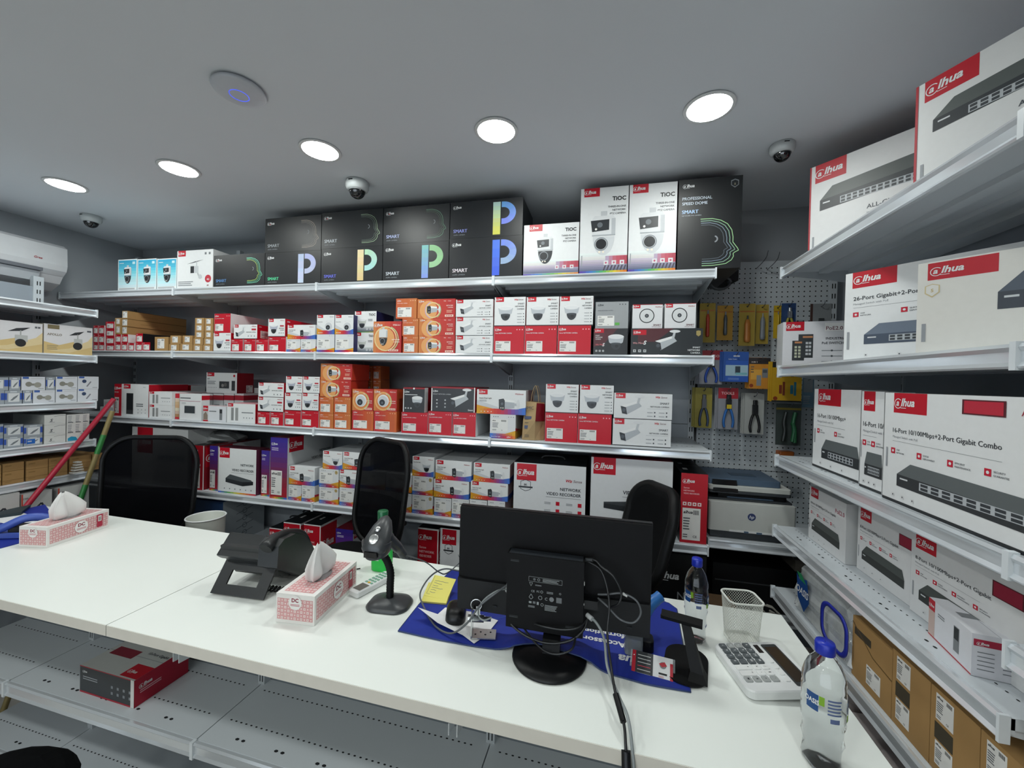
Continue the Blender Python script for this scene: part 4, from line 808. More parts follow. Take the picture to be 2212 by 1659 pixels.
# local (x,y) -> world (-y, x): front world X=-2.86 => local y=2.86
LX = [-.31, .69, 1.69]; LZ = {1: 2.095, 2: 1.834, 3: 1.572, 4: 1.353, 5: 1.165, 6: .90}
LX = [-1.31]+LX
for x in LX: upright(LW, x if x < 1.6 else x-.02, 3.30, 0, 2.30, w=.045)
for a_, b_ in zip(LX, LX[1:]):
    panel(LW, a_, b_, 3.305, .12, 2.24, 6)
    for k, z in LZ.items():
        if k == 5: shelf_part(LW, a_, b_, 2.90, 3.30, z-.0, perf=False, brk=.05)
        else: shelf_part(LW, a_, b_, 2.86, 3.30, z, perf=False)
# ---------------------------------------------------------------- the goods
WB = {1: 'on top back shelf', 2: 'on second back shelf', 3: 'on third back shelf', 4: 'on fourth back shelf', 5: 'on lowest back shelf'}
ROWN = ['bottom row', 'upper row', 'third row up', 'fourth row up', 'fifth row up', 'sixth row up']
def B(lv, kind, x0, x1, yt, row=0, d=None, yf=1.884, rot=0, back=False):
    z0 = ZB[lv]+.001; d = d or T[kind][3]
    zc = z0+.06*(row+1)
    a = bis(lambda q: proj((q, yf, zc))[0], x0, -4, 2); b = bis(lambda q: proj((q, yf, zc))[0], x1, -4, 2)
    a += .0007; b -= .0007
    s0 = support(('b', lv), a, b, yf, yf+d, z0) if row else z0
    zt = bis(lambda q: proj(((a+b)/2, yf, q))[1], yt, .2, 2.65)
    if zt-s0 < .02: zt = s0+.02
    if rot:
        wd = b-a; loc = ((a+b)/2, yf+.5*wd*abs(math.sin(rot)), s0)
    else: loc = ((a+b)/2, yf, s0)
    W_ = (b-a)/(abs(math.cos(rot)) or 1) if rot else b-a
    o = carton_at(kind, loc, rot, W_-.001, d, zt-s0-.0007, (WB[lv], ROWN[row] if not back else 'rear stack', a), T[kind][2]+' on level %d of the back shelving' % lv)
    SUP.append((('b', lv), a, b, yf, yf+d, zt)); return o
# top shelf
for a in [('cyan', 254.6, 295.7, 560), ('cyan', 296.6, 338, 559), ('cyan', 339, 381.4, 558), ('solar', 382, 460, 540), ('face', 461, 572, 549),
          ('p1', 572.3, 693, 543.5), ('p2', 693.5, 826, 534), ('p3', 826.4, 969, 524), ('p4', 969.5, 1128, 512)]: B(1, *a)
for a in [('f2', 571.5, 693, 468), ('f3', 693.5, 826, 455), ('f4', 826.4, 970, 444.5), ('p5', 970.5, 1128, 431.5)]: B(1, *a, row=1)
B(1, 'tsml', 1130, 1250, 483, yf=1.88); B(1, 'tptz', 1251, 1355, 395, yf=1.88); B(1, 'tptz', 1356, 1460, 388, yf=1.88)
B(1, 'speed', 1462, 1601, 374, d=.38, yf=1.872)
# second shelf
for a in [('rmini', 201.7, 212.5, 741), ('rmini', 212.5, 226, 741), ('rmini', 228.5, 248, 743, 0, .3), ('rmini', 248.7, 261.8, 740), ('rmini', 262, 275.5, 740),
          ('rmini', 277, 290, 741), ('rmini', 293.5, 307.5, 740), ('rblk', 308, 325, 739, 0, .35), ('cart', 334, 363.7, 727.5), ('cart', 365, 388, 743), ('cart', 389, 416, 742), ('cart', 417, 437.5, 745), ('cart', 438.2, 459.5, 745),
          ('domes', 461, 499, 719), ('redt', 499.5, 525, 732), ('redt', 526.7, 552, 732), ('redt', 552.6, 579.4, 732.5), ('red', 580, 618, 727),
          ('dst', 619, 649, 732.5), ('dst', 649.5, 682, 732.5), ('turst', 684, 723, 722), ('turst', 723.5, 764, 722), ('tdome', 765.7, 813, 718, 0, .18, 1.92),
          ('osti', 870, 903.5, 725.5), ('obul', 904, 983, 725), ('bul', 984, 1065, 725), ('red', 1066, 1132.4, 704), ('red', 1132.7, 1203, 703), ('red', 1204, 1276.6, 702.5),
          ('bdome', 1281.6, 1356.4, 709.5), ('bbul', 1362, 1518.6, 709)]: B(2, *a)
B(2, 'optz', 806, 867, 694, 0, .03, 1.881)
B(2, 'optz', 806, 867, 694, 0, .12, 1.945) if False else None
for a in [('rmini', 201.7, 212.5, 722), ('rmini', 212.5, 226, 722), ('rmini', 228.5, 248, 726.5, 1, .3), ('rmini', 248.7, 261.8, 722), ('rmini', 263, 277, 722), ('rblk', 293.5, 309, 720, 1, .35),
          ('cart', 368, 391, 724.5), ('cart', 395, 416, 724.5), ('cart', 418, 439, 730.5), ('cart', 440.5, 460.5, 730.5), ('red', 462.5, 498, 677), ('buls', 505, 556, 701), ('domes', 579, 616, 688.5), ('dual', 621, 681, 701.5),
          ('tur', 684, 722.5, 680), ('tur', 723, 763.5, 680), ('tdome', 765.7, 813, 672, 1, .18, 1.92), ('osti', 868.5, 904, 688), ('obul', 904.3, 983, 687), ('bul', 984, 1065, 685),
          ('dome', 1067, 1134.6, 641.5), ('dome', 1136, 1206.7, 641), ('dome', 1207.6, 1280.8, 639.5), ('grey', 1285, 1357, 651.5), ('fish', 1365, 1431, 657), ('fish', 1434.6, 1502.8, 655)]:
    B(2, *(a if len(a) > 4 else a+(1,)))
for a in [('rmini', 201.7, 212.5, 703), ('rmini', 212.5, 226, 703), ('rmini', 228.5, 248, 710.5, 2, .3), ('cart', 248.7, 263, 702.5, 2, .2), ('clong', 263.5, 275, 705),
          ('cart', 421, 441, 716), ('cart', 442.5, 460.5, 716), ('osti', 854.5, 900, 644.5, 2, .13), ('obul', 901, 983, 645.5), ('bul', 984, 1065, 646.5)]: B(2, *(a if len(a) > 4 else a+(2,)))
for a in [('rmini', 228.5, 248, 694.5, 3, .3), ('cart', 248.7, 263, 686.5, 3, .2), ('clong', 263.5, 276, 688.5), ('cart', 421.5, 441.5, 701), ('cart', 442.5, 460.8, 702)]: B(2, *(a if len(a) > 4 else a+(3,)))
B(2, 'clong', 264, 276.3, 671, 4)
for a in [('cart', 422, 442, 686.5, 4), ('cart', 443, 461, 687, 4)]: B(2, *a)
# third shelf
B(3, 'wht', 216, 245, 879, 0, .1, 1.90); B(3, 'wht', 224, 240, 863, 1, .1, 1.90)
B(3, 'inter', 263, 321, 830, 0, .24, 1.90); B(3, 'redt', 246.5, 262.5, 829, 0, .2, 1.90); B(3, 'pic', 378, 387.6, 850, 0, .2, 1.90)
for a in [('acc', 322, 371.7, 875), ('panel', 388, 435.5, 851, 0, .05, 1.89), ('small', 438.5, 488.6, 877, 0, .05), ('intw', 490, 552, 872), ('redt', 556, 583, 889.5), ('redt', 584, 612, 890), ('red', 614.5, 650, 886.5), ('red', 651, 688.5, 887),
          ('osti', 689.6, 720.5, 892.5), ('osti', 721, 757.6, 893), ('ost2', 760.5, 807, 887), ('ost2', 807.5, 857, 888), ('red', 867, 924, 890.5, 0, .2), ('red', 924.5, 976, 888.5), ('red', 977, 1028, 890.5),
          ('dst', 1058, 1114, 895, 0, .2), ('red', 1176.7, 1247.3, 891.5), ('red', 1247.5, 1321, 894), ('bul', 1323, 1450, 906)]: B(3, *a)
for a in [('acc', 322, 371.7, 846.5), ('buls', 557, 612.5, 858), ('domes', 615, 651.5, 849), ('domes', 652, 688.5, 849.5), ('osti', 689.8, 720.5, 857), ('osti', 721, 757.6, 857.5),
          ('otur', 760.5, 806, 840.5), ('otur', 806.5, 857, 841), ('bd2', 870, 917, 837, 1, .2), ('bb2', 930.5, 1026, 836), ('dual', 1029, 1135.6, 842, 1, .2), ('dome', 1177.5, 1249, 830), ('dome', 1251, 1324.7, 832), ('bul', 1325, 1451.7, 850)]: B(3, *(a if len(a) > 4 else a+(1,)))
for a in [('buls', 557.8, 613.3, 827, 2), ('domes', 617, 653.4, 813, 2), ('domes', 653.8, 690.4, 813.5, 2), ('obul', 691, 758, 821, 2, .16)]: B(3, *a)
B(3, 'obul', 692, 760.5, 785.5, 3, .16)
# boxes standing behind the front rows of the third shelf
for x0, x1 in ((322, 345), (346, 368), (369, 390), (391, 412)): B(3, 'rmini', x0, x1, 832, 0, .1, 2.16, back=True)
for x0, x1 in ((436, 459), (460, 482), (483, 505), (506, 526)): B(3, 'wstr', x0, x1, 850, 0, .12, 2.02, back=True)
B(3, 'kit', 445, 511.5, 805, 1, .12, 2.02)
B(3, 'wht', 548, 557, 838, 0, .1, 2.15, back=True)
for r_, y in enumerate((889, 854, 820, 790)):
    for x0, x1 in ((766, 784), (785, 804), (805, 822)):
        B(3, 'osti', x0, x1, y, r_, .1, 2.10, back=True)
# fourth shelf
for a in [('rnvr', 413, 438, 962, 0, .3), ('pur', 452, 470, 963, 0, .3, 1.90), ('nvr', 471, 553, 969, 0, .09, 1.885), ('pur', 563.5, 582, 973, 0, .3, 1.90), ('pur', 582.6, 620, 945, 0, .38, 1.878),
          ('dst', 623, 651, 1048), ('dst', 651.5, 680, 1049), ('dst2', 689, 731, 1053), ('dst2', 733, 775, 1054), ('dst', 776, 818, 1056), ('dst', 819, 855, 1060), ('dst', 856, 889, 1066), ('dst2', 890, 935, 1069.5),
          ('dst', 937.7, 975, 1076), ('dst', 975.5, 1013, 1078), ('dst', 1014, 1052, 1080), ('dst', 1053, 1091, 1082), ('nvrB', 1108, 1264, 1003), ('nvrC', 1273.5, 1451, 992), ('rnvr', 1468, 1527, 1023, 0, .36)]: B(4, *a)
for a in [('dual', 624, 680, 1009), ('dst2', 689, 731.6, 1013), ('dual', 733, 775, 1015, 1, .2), ('dst', 776, 832, 1018), ('dst', 833, 889, 1024), ('dst2', 890, 935, 1029), ('dual', 936.5, 1013, 1037.5), ('dual', 1016, 1097, 1042)]: B(4, *(a if len(a) > 4 else a+(1,)))
for a in [('ddome', 696.6, 739, 975), ('dual', 740, 800, 978), ('ddome', 890, 937, 987), ('dual', 940, 1018, 996), ('dual', 1022, 1101, 1002)]: B(4, *a, row=2)
B(4, 'longw', 284, 405, 925, 0, .2, 1.89)
# plastic bag lying on the recorder boxes, paper bag on the third shelf
clearbag = mat('clear_film', '#dfe4e8', .25, noise=.1, alpha=.45)
def blob(name, c, sx, sy, sz, m, seed, parent=None, n=14, k=9, rough=.22, flat=True):
    r = random.Random(seed); mb = MB(); rings = []
    for i in range(k):
        t = .02+PI*.98*i/(k-1)*.99; z = math.cos(PI*i/(k-1)*.96+.06); rr = math.sin(PI*i/(k-1)*.9+.12)
        rings.append([(c[0]+sx*rr*math.cos(2*PI*j/n)*(1+r.uniform(-rough, rough)), c[1]+sy*rr*math.sin(2*PI*j/n)*(1+r.uniform(-rough, rough)), max(c[2]+sz*z*(1+r.uniform(-rough, rough)/2), c[2]-sz*.92 if flat else -9)) for j in range(n)])
    mb.loft(rings, m, True, False); return mb.build(name, parent)
q = onY(500, 948, 2.06)
tag(blob('plastic_bag', (q.x-.12, 2.1, 1.33), .16, .1, .05, mat('white_film', '#b4b8ba', .35, noise=.1), 3), 'crumpled pale plastic bag on recorder boxes, fourth back shelf', 'bag')
def carrier(px0, px1, ytop, z):
    a = onY(px0, 940, 1.885).x; b = onY(px1, 940, 1.885).x; zt = onY((px0+px1)/2, ytop, 1.885).z
    t = empty('paper_bag', ((a+b)/2, 1.885, z)); tag(t, 'brown paper carrier bag with cord handles on third back shelf', 'bag')
    W_ = b-a; h = zt-z; kraft = mat('kraft_paper', '#b49a72', .8, noise=.12, nscale=20); mb = MB()
    w0, d0 = W_*.98, .11
    rings = [[(-w0/2, 0, 0), (w0*.1, 0, 0), (w0/2, .03, 0), (w0/2, d0, 0), (-w0/2+.02, d0, 0)], [(-w0*.47, .004, h*.5), (w0*.12, -.004, h*.5), (w0*.5, .035, h*.5), (w0*.46, d0-.01, h*.5), (-w0*.42, d0-.01, h*.5)],
             [(-w0*.38, .02, h), (w0*.14, .012, h*.99), (w0*.46, .04, h*.97), (w0*.42, d0-.03, h*.97), (-w0*.34, d0-.03, h)]]
    mb.loft(rings, kraft, False, False)
    cv = Cv(mb, (-w0*.42, -.002, 0), (1,0,0), (0,.03,1), w0*.5, h); cv.T('BMC', .05, .8, .12, '#3a3428', 3, .02); cv.R(.05, .54, .7, .62, '#2c3a5c', 3); cv.R(.05, .3, .7, .38, '#2c3a5c', 3)
    for i in range(4): cv.R(.08, .44-.16*i if i < 2 else .2-.04*i, .5, .46-.16*i if i < 2 else .215-.04*i, '#5c503c', 3)
    mb.build('paper_body', t)
    m = MB(); m.poly([(w0*.145, .0105, h*.97), (w0*.13, -.008, h*.5), (w0*.5, .03, h*.5), (w0*.46, .037, h*.95)][::-1], '#7a1424'); m.build('printed_panel', t).location.y = -.002
    m = MB()
    for y in (.02, d0-.035): m.tube(smooth_path([(-w0*.15, y, h*.97), (-w0*.1, y, h*1.2), (w0*.05, y, h*1.42), (w0*.18, y, h*1.2), (w0*.22, y, h*.95)], 5), .0016, kraft, 5)
    m.build('cord_handle', t)
carrier(1127, 1174, 868, ZB[3]+.001)
# lowest back shelf
for a in [('rbase', 581, 610, 1141, 0, .34, 1.90), ('rbase', 611.6, 649, 1129, 0, .34, 1.89), ('rbase', 655, 692, 1133, 0, .34, 1.89), ('pur', 724, 762, 1143, 0, .3, 1.90), ('rbase', 901, 946, 1141, 0, .34, 1.89), ('nvrB', 949, 1060, 1146, 0, .3, 1.89), ('sign', 395, 481, 1080, 0, .3, 1.93), ('blkr', 1402, 1524, 1196, 0, .34, 1.90)]: B(5, *a)
# right wall
WR = {1: 'on top right shelf', 2: 'on second right shelf', 3: 'on third right shelf', 4: 'on fourth right shelf', 5: 'on lower right shelf'}
def Rb(lv, kind, xl, yt, Xf, xr=None, W_=None, d=None, rot=0, row=0):
    z0 = RZ[lv]+.001; d = d or T[kind][3]
    ya = bis(lambda q: proj((Xf, q, z0+.12))[0], xl, .35, 2.3) if xl > 9 else xl
    yb = bis(lambda q: proj((Xf, q, z0+.12))[0], xr, .2, 2.3) if xr else ya-W_
    s0 = support(('r', lv), -ya, -yb, Xf, Xf+d, z0) if row else z0
    zt = bis(lambda q: proj((Xf, ya, q))[1], yt, .2, 2.68) if yt > 9 else yt
    o = carton_at(kind, (Xf, (ya+yb)/2, s0), -PI/2+rot, ya-yb, d, zt-s0, (WR[lv], ROWN[row], -ya), T[kind][2]+' on level %d of the right shelving' % lv)
    SUP.append((('r', lv), -ya, -yb, Xf, Xf+d, zt)); return o

def Rr(lv, kind, xl, yt, Xf, vpx, W_, d=None):
    """a box on the right shelving turned so that its face runs towards the vanishing point vpx"""
    z0 = RZ[lv]+.001; d = d or T[kind][3]; v = ray(vpx, 830); v.z = 0; v = -v.normalized()
    ya = bis(lambda q: proj((Xf, q, z0+.12))[0], xl, .35, 2.3)
    zt = bis(lambda q: proj((Xf, ya, q))[1], yt, .2, 2.68)
    p = Vector((Xf, ya, z0))+v*(W_/2)
    return carton_at(kind, p, math.atan2(v.y, v.x), W_, d, zt-z0, (WR[lv], ROWN[0], -ya), T[kind][2]+' on level %d of the right shelving' % lv)
def t_clr(b):
    f = b.F; f.R(.2, .15, .85, .8, '#dfe3e6', 2); f.P_([(.3, .25), (.5, .5), (.8, .7), (.7, .5), (.45, .25)], '#7b8288', 3); f.R(0, .3, .12, .8, '#3a5ab0', 1); f.R(.88, .3, 1, .8, '#3a5ab0', 1); f.R(.3, .86, .7, .95, '#cfd6dc', 1)
def t_clb(b): t_clr(b); b.F.R(.15, .2, .6, .75, '#2a6ac0', 4); b.F.bars(.2, .4, .55, .6, 2, WHITE, 5)
T['clr'] = ('blister_pack', 'pack', 'grey blister pack with picture label', .16, ('#98a0a8', '#8d959e', '#a2aab2', '#8d959e'), t_clr)
T['clb'] = ('blister_pack', 'pack', 'grey blister pack with blue label', .16, ('#98a0a8', '#8d959e', '#a2aab2', '#8d959e'), t_clb)
T['whtb'] = ('switch_box', 'box', 'white box with red lid patch', .2, ('#c9ccce', '#c9ccce', '#d4d6d8', '#c9ccce'), lambda b: b.F.R(.33, .8, .7, 1, RED))
Rr(1, 'all', 1747, 364, .755, 621, .44); Rr(1, 'all', 1976, 190, .745, 883, .44, .07)
Rr(2, 'poe', 1691, 696, .755, -1090, .22, .1); Rr(2, 'sw26', 1824, 593, .75, 665, .37); Rr(2, 'sw5', 1981, 571, .742, 550, .42)
Rb(2, 'whtb', 1.22, 2.16, 1.06, W_=.8, d=.09)
Rb(3, 'sw16n', 1757, 840, .765, xr=1857); Rb(3, 'sw16n', 1859, 845, .75, xr=1907); Rb(3, 'sw16', 1909, 848, .735, W_=.47)
Rb(4, 'sw8p', 1748, 1049, .80, W_=.245, rot=0); Rb(4, 'sw8', 1853, 1093, .825, W_=.245); Rb(4, 'sw8', 1968, 1146, .815, W_=.30)
Rb(4, 'dbox', 2186, 1244, .84, W_=.12)
def box3(kind, z, bl, br, bk, top, bits, group):
    p0, p1, p2 = onZ(*bl, z), onZ(*br, z), onZ(*bk, z)
    ang = math.atan2(p1.y-p0.y, p1.x-p0.x); W_ = (p1-p0).length; D = (p2-p1).length
    h = bis(lambda q: proj((p1.x, p1.y, q))[1], top, z+.01, z+.6)-z
    return carton_at(kind, (p0+p1)/2, ang, W_, D, h, bits, group)
o = box3('cornw', RZ[4]+.001, (2005, 1367), (2097, 1458), (2213, 1478), 1367, ('on fourth right shelf', 'front row', 0), 'keypad box on the right shelving')
o.scale.y *= 1.0
for x, W_, k in ((1841, .102, 'kst2'), (1927, .108, 'kst'), (2009, .108, 'kst'), (2116, .108, 'kst'), (2240, .1, 'kst')):
    z_ = 1.085 if k == 'kst' else 1.075
    ya = bis(lambda q: proj((.742, q, 1.0))[0], x, .35, 2.3)
    yn = bis(lambda q: proj((.742, q, 1.0))[0], {1841: 1927, 1927: 2009, 2009: 2116, 2116: 2240, 2240: 2400}[x], .35, 2.3); W_ = ya-yn
    carton_at(k, (.742, ya-W_/2, RZ[5]+.001), -PI/2, W_-.002, .28, z_-RZ[5], ('on lower right shelf', 'bottom row', -ya), 'brown cartons on the lower right shelf')
yy = 1.78
for k in range(6):
    carton_at('photo', (.775, yy-.08, .561), -PI/2, .15, .2, .17+.02*(k % 2), ('below right shelf', 'bottom row', k), 'product boxes under the lower right shelf'); yy -= .158
# left wall
WL = {2: 'on second left shelf', 3: 'on third left shelf', 4: 'on fourth left shelf', 5: 'on fifth left shelf', 6: 'on lowest left shelf'}
def Lb(lv, kind, xl, xr, yt, row=0, Xf=-2.872, d=None, grp=None):
    z0 = LZ[lv]+.001; d = d or T[kind][3]
    ya = bis(lambda q: proj((Xf, q, z0+.05))[0], xl, .5, 2.2); yb = bis(lambda q: proj((Xf, q, z0+.05))[0], xr, .5, 2.2)
    s0 = support(('l', lv), ya, yb, -Xf, -Xf+d, z0) if row else z0
    zt = max(bis(lambda q: proj((Xf, yb, q))[1], yt, .2, 2.65), s0+.02)
    o = carton_at(kind, (Xf, (ya+yb)/2, s0), PI/2, yb-ya-.0015, d, zt-s0-.0007, (WL[lv], ROWN[row], ya), grp or T[kind][2]+' on level %d of the left shelving' % lv)
    SUP.append((('l', lv), ya, yb, -Xf, -Xf+d, zt)); return o
Lb(2, 'apo', -70, 92, 700); Lb(2, 'apo', 94, 199.5, 709)
for r_, L in enumerate([[('clr', -60, 10), ('clr', 10, 48), ('clr', 49, 70), ('brk', 71, 119, 842.5), ('brk', 120, 166.5, 841), ('wren', 167.5, 212, 840)], [('clr', -60, 18), ('clr', 19, 44), ('brk', 45.6, 97.5, 814), ('clr', 98.5, 119), ('brk', 120, 167, 814), ('wren', 167.6, 213, 813.5)]]):
    for a in L: Lb(3, a[0], a[1], a[2], a[3] if len(a) > 3 else (843 if r_ == 0 else 815), r_)
for r_, y in enumerate((937, 915, 894)): Lb(4, 'sig', 95, 142, y, r_)
for r_, (k, y) in enumerate((('grids', 932), ('grid', 911), ('grid', 893))): Lb(4, k, 143.5, 193, y, r_)
for r_, y in enumerate((941, 916)):
    for x0, x1, k in ((-50, 7, 'clr'), (8, 50, 'clr'), (51, 92, 'clb' if r_ == 0 else 'clr')): Lb(4, k, x0, x1, y, r_)
for x0, x1, ys in ((-55, 3, (1040, 1022, 1004)), (5, 52, (1034, 1013, 996)), (56, 104, (1026, 1008, 990)), (105, 146, (1018, 1001, 985)), (150, 197, (1012, 996, 981)), (199, 223, (1006, 992, 978))):
    for r_, y in enumerate(ys): Lb(5, 'kraft', x0, x1, y, r_, -2.905)
for x0, x1, k in ((-60, 42, 'hand'), (45, 112, 'hand'), (124, 192, 'hand')): Lb(6, k, x0, x1, 1063 if x1 < 100 else (1056 if x1 < 150 else 1042), 0, -2.88)
p = onX(158, 1008, -2.88); mb = MB(); r = random.Random(4)
for k in range(5): z = p.z-.03+.014*k
for k in range(5):
    z = p.z-.034+.014*k; mb.box((p.x+.005+.004*(k%2), p.y-.02+.004*k, z), (p.x+.035, p.y+.03-.003*k, z+.007), mat('slip_paper', '#c9c9c4', .7))
tag(mb.build('paper_slips'), 'small bundle of white paper slips among brown cartons on left shelf', 'paper')
tag(blob('film_wrap', (-3.02, 1.36, 1.305), .06, .12, .02, mat('blue_film', '#4a7a9c', .35, noise=.3), 9), 'crumpled blue plastic film on brown cartons of left shelf', 'wrap')
# broom handles leaning on the corner of the shelves
def stick(name, a, b, r_, m, lab, extra=None):
    mb = MB(); a, b = Vector(a), Vector(b); n = 10
    mb.tube([a.lerp(b, k/n) for k in range(n+1)], r_, m, 12); o = mb.build(name); tag(o, lab, 'broom handle')
    if extra:
        for t0, t1 in extra:
            g = MB(); g.tube([a.lerp(b, t0), a.lerp(b, t1)], r_*1.06, mat('green_tape', '#2f7a3c', .45), 12); g.build('green_band', o)
    return o
q0 = Vector((-2.83, 1.845, 1.575)); 
q0 = onX(246, 862, -2.834); d_ = onX(60, 1090, -2.834)
bt = q0+(d_-q0)*(q0.z/(q0.z-d_.z))*.999
stick('broom_handle', q0, bt, .0125, mat('red_pole', '#a8223a', .3, noise=.03), 'shiny red broom handle leaning against the back shelf corner')
q0 = onX(243, 888, -2.806); d_ = onX(172, 1083, -2.834)
bt = q0+(d_-q0)*(q0.z/(q0.z-d_.z))*.999
stick('broom_handle', q0, bt, .012, mat('bamboo', '#8a7c50', .5, noise=.12), 'bamboo broom handle with green bands leaning beside the red one', [(.09, .16), (.27, .36)])
# bin behind the counter
by_ = 1.70; zt = onY(446, 1116, by_).z; q0 = onY(410, 1118, by_).x; q1 = onY(481, 1118, by_).x; rr = (q1-q0)/2*.8; h_ = zt
a = MB(); a.lathe([(rr*.74, .002), (rr*.98, h_-.004), (rr*1.0, h_), (rr*.98, h_+.002), (rr*.95, h_-.004), (rr*.72, .008), (.001, .008)], mat('basin_white', '#cdd1ca', .45), n=32, cap=False)
o = a.build('waste_bin', None, ((q0+q1)/2, by_, .001)); tag(o, 'round off-white bin behind the counter beside the left mesh chair', 'bin')
a = MB(); a.tube([(rr*math.cos(2*PI*k/32), rr*math.sin(2*PI*k/32), h_) for k in range(32)], .0035, white_pl, 6, closed=True); a.build('rim', o)
# ---------------------------------------------------------------- pegboard tools
hookm = mat('hook_wire', '#6a7076', .3, .8)
def pack(px0, px1, py0, py1, yf, name, lab, cat, cardcol, art, group, depth=.012, hooklen=None, stack=0):
    a = onY(px0, (py0+py1)/2, yf); b = onY(px1, (py0+py1)/2, yf); cx = (px0+px1)/2
    zt = onY(cx, py0, yf).z; zb = onY(cx, py1, yf).z; W_ = b.x-a.x; h = zt-zb
    o = empty(name, ((a.x+b.x)/2, yf, zb)); tag(o, lab, cat, group)
    m = MB(); m.box((-W_/2, 0, 0), (W_/2, .0025, h), cardcol)
    cv = Cv(m, (-W_/2, 0, 0), (1,0,0), (0,0,1), W_, h); 
    t = MB(); art(cv, t, W_, h); m.build('backing_card', o)
    if t.v: t.build('tool', o)
    for k in range(stack):
        s_ = MB(); s_.box((-W_/2-.006*(k+1), .006*(k+1)+.004, .002*k), (W_/2-.006*(k+1), .006*(k+1)+.0065, h+.002*k), cardcol); s_.build('card_behind', o)
    hk = MB(); L_ = 2.2995-yf; hk.tube(smooth_path([(0, L_, h-.012), (0, .0, h-.014), (0, -.03, h-.006), (0, -.035, h+.008)], 4), .0018, hookm, 6)
    ho = hk.build('peg_hook', None, (o.location.x, yf, zb)); tag(ho, 'wire hook carrying the %s' % lab.split(' hanging')[0].split(' on ')[0].split(',')[0], 'hook', 'wire hooks on the pegboard')
    return o
def tool_grip(col, tip='#8a8f94', w_=.26, y0=.14, y1=.72):
    def f(cv, t, W, h):
        t.loft([[(x*W*k, -.004-.011*math.sqrt(max(0, 1-x*x/(w_*w_)*.9))*1.0, 0) for x in (-w_/2,)] for k in (1,)], col) if False else None
        pr = [(.5, y0), (.9, y0+.02), (1, y0+.1), (.85, (y0+y1)/2), (.95, y1-.12), (.6, y1-.02), (.4, y1)]
        t.loft([[(W*w_/2*r*math.cos(2*PI*j/12), -.009+.009*r*math.sin(2*PI*j/12), z*h) for j in range(12)] for r, z in pr], col)
        t.loft([[(W*.05*math.cos(2*PI*j/8), -.009+.004*math.sin(2*PI*j/8), z*h) for j in range(8)] for z in (y1, y1+.09)], tip)
        cv.R(.05, .8, .95, .83, '#a8622a', 1)
        cv.C(.5, .93, .02, BLK, 2)
    return f
def pliers(c1, head, jaw, yellow=None):
    def f(cv, t, W, h):
        for s in (-1, 1):
            t.tube(smooth_path([(s*.05*W, -.012, .52*h), (s*.16*W, -.012, .4*h), (s*.24*W, -.012, .2*h), (s*.2*W, -.012, .05*h)], 5), [.0045]*2+[.006]*13+[.005], c1, 8)
        t.box((-.13*W, -.019, .5*h), (.13*W, -.005, .72*h), head); t.rbox((0, -.012), .22*W, .014, .7*h, .84*h, .005, jaw)
        if yellow: t.box((-.12*W, -.0205, .5*h), (.12*W, -.018, .6*h), yellow)
        cv.C(.5, .93, .018, BLK, 2)
    return f
G1, G2 = 'blister-packed tools on the pegboard', 'boxed testers on the pegboard'
yell, yel2 = mat('card_yellow', '#a8903a', .6), mat('card_ochre', '#b48a34', .6)
def tester(topc, main, t1, body):
    def f(cv, t, W, h):
        cv.R(0, .8, 1, 1, topc); cv.T(t1, .1, .84, .07, '#e4d8d0', 2, .02, False, 'l', .7); cv.R(.08, .3, .6, .62, '#c9d4da' if body else '#e0a848', 2)
        cv.R(.62, .36, .88, .66, '#7b8086', 3); cv.R(.65, .52, .85, .62, '#4a5258', 4); cv.R(.36, .1, .58, .44, '#8a9096', 3); cv.C(.12, .1, .06, '#8a3a1c', 2); cv.bars(.08, .5, .25, .75, 3, '#6a5a4a', 3)
    return f
def probes(cv, t, W, h):
    cv.R(0, .86, 1, 1, BLK); cv.T('TESTER', .12, .88, .06, '#c08a3a', 2, .02); cv.icons(.05, .8, .66, .03, 3, '#6a3a5a'); cv.C(.12, .08, .05, '#8a3a1c', 2); cv.R(0, 0, 1, .03, BLK, 2)
    for x, c in ((.34, '#7a3420'), (.72, '#1f6a84')):
        cv.R(x-.1, .2, x, .42, c, 3); cv.R(x+.02, .16, x+.1, .5, c, 3)
def netcard(cv, t, W, h):
    cv.R(.1, .02, .98, .7, '#2a5ab4', 1); cv.R(.1, .2, .98, .56, '#a9c8d8', 2); cv.R(.48, .28, .68, .52, '#26343e', 3); cv.R(.5, .24, .95, .31, '#7bb8c4', 4); cv.R(.4, .84, .65, .88, '#d8dce0', 2); cv.T('Cable Tester', .2, .74, .05, '#d8e0f0', 2, .01); cv.bars(.2, .06, .9, .14, 2, '#7b9ad0', 3)
def greens(cv, t, W, h):
    for s, c in ((-.25, '#1f2422'), (.12, '#1f5a38')):
        t.tube(smooth_path([(W*s, -.014, .1*h), (W*(s+.06), -.014, .35*h), (W*(s+.02), -.014, .55*h), (W*(s+.1), -.014, .8*h)], 5), .009, c, 8)
    t.tube(smooth_path([(W*.22, -.014, .08*h), (W*.2, -.014, .4*h), (W*.1, -.014, .55*h)], 5), .009, mat('green_grip', '#1c5a34', .5), 8); cv.R(.0, .85, 1, .9, '#8a7a30', 2)
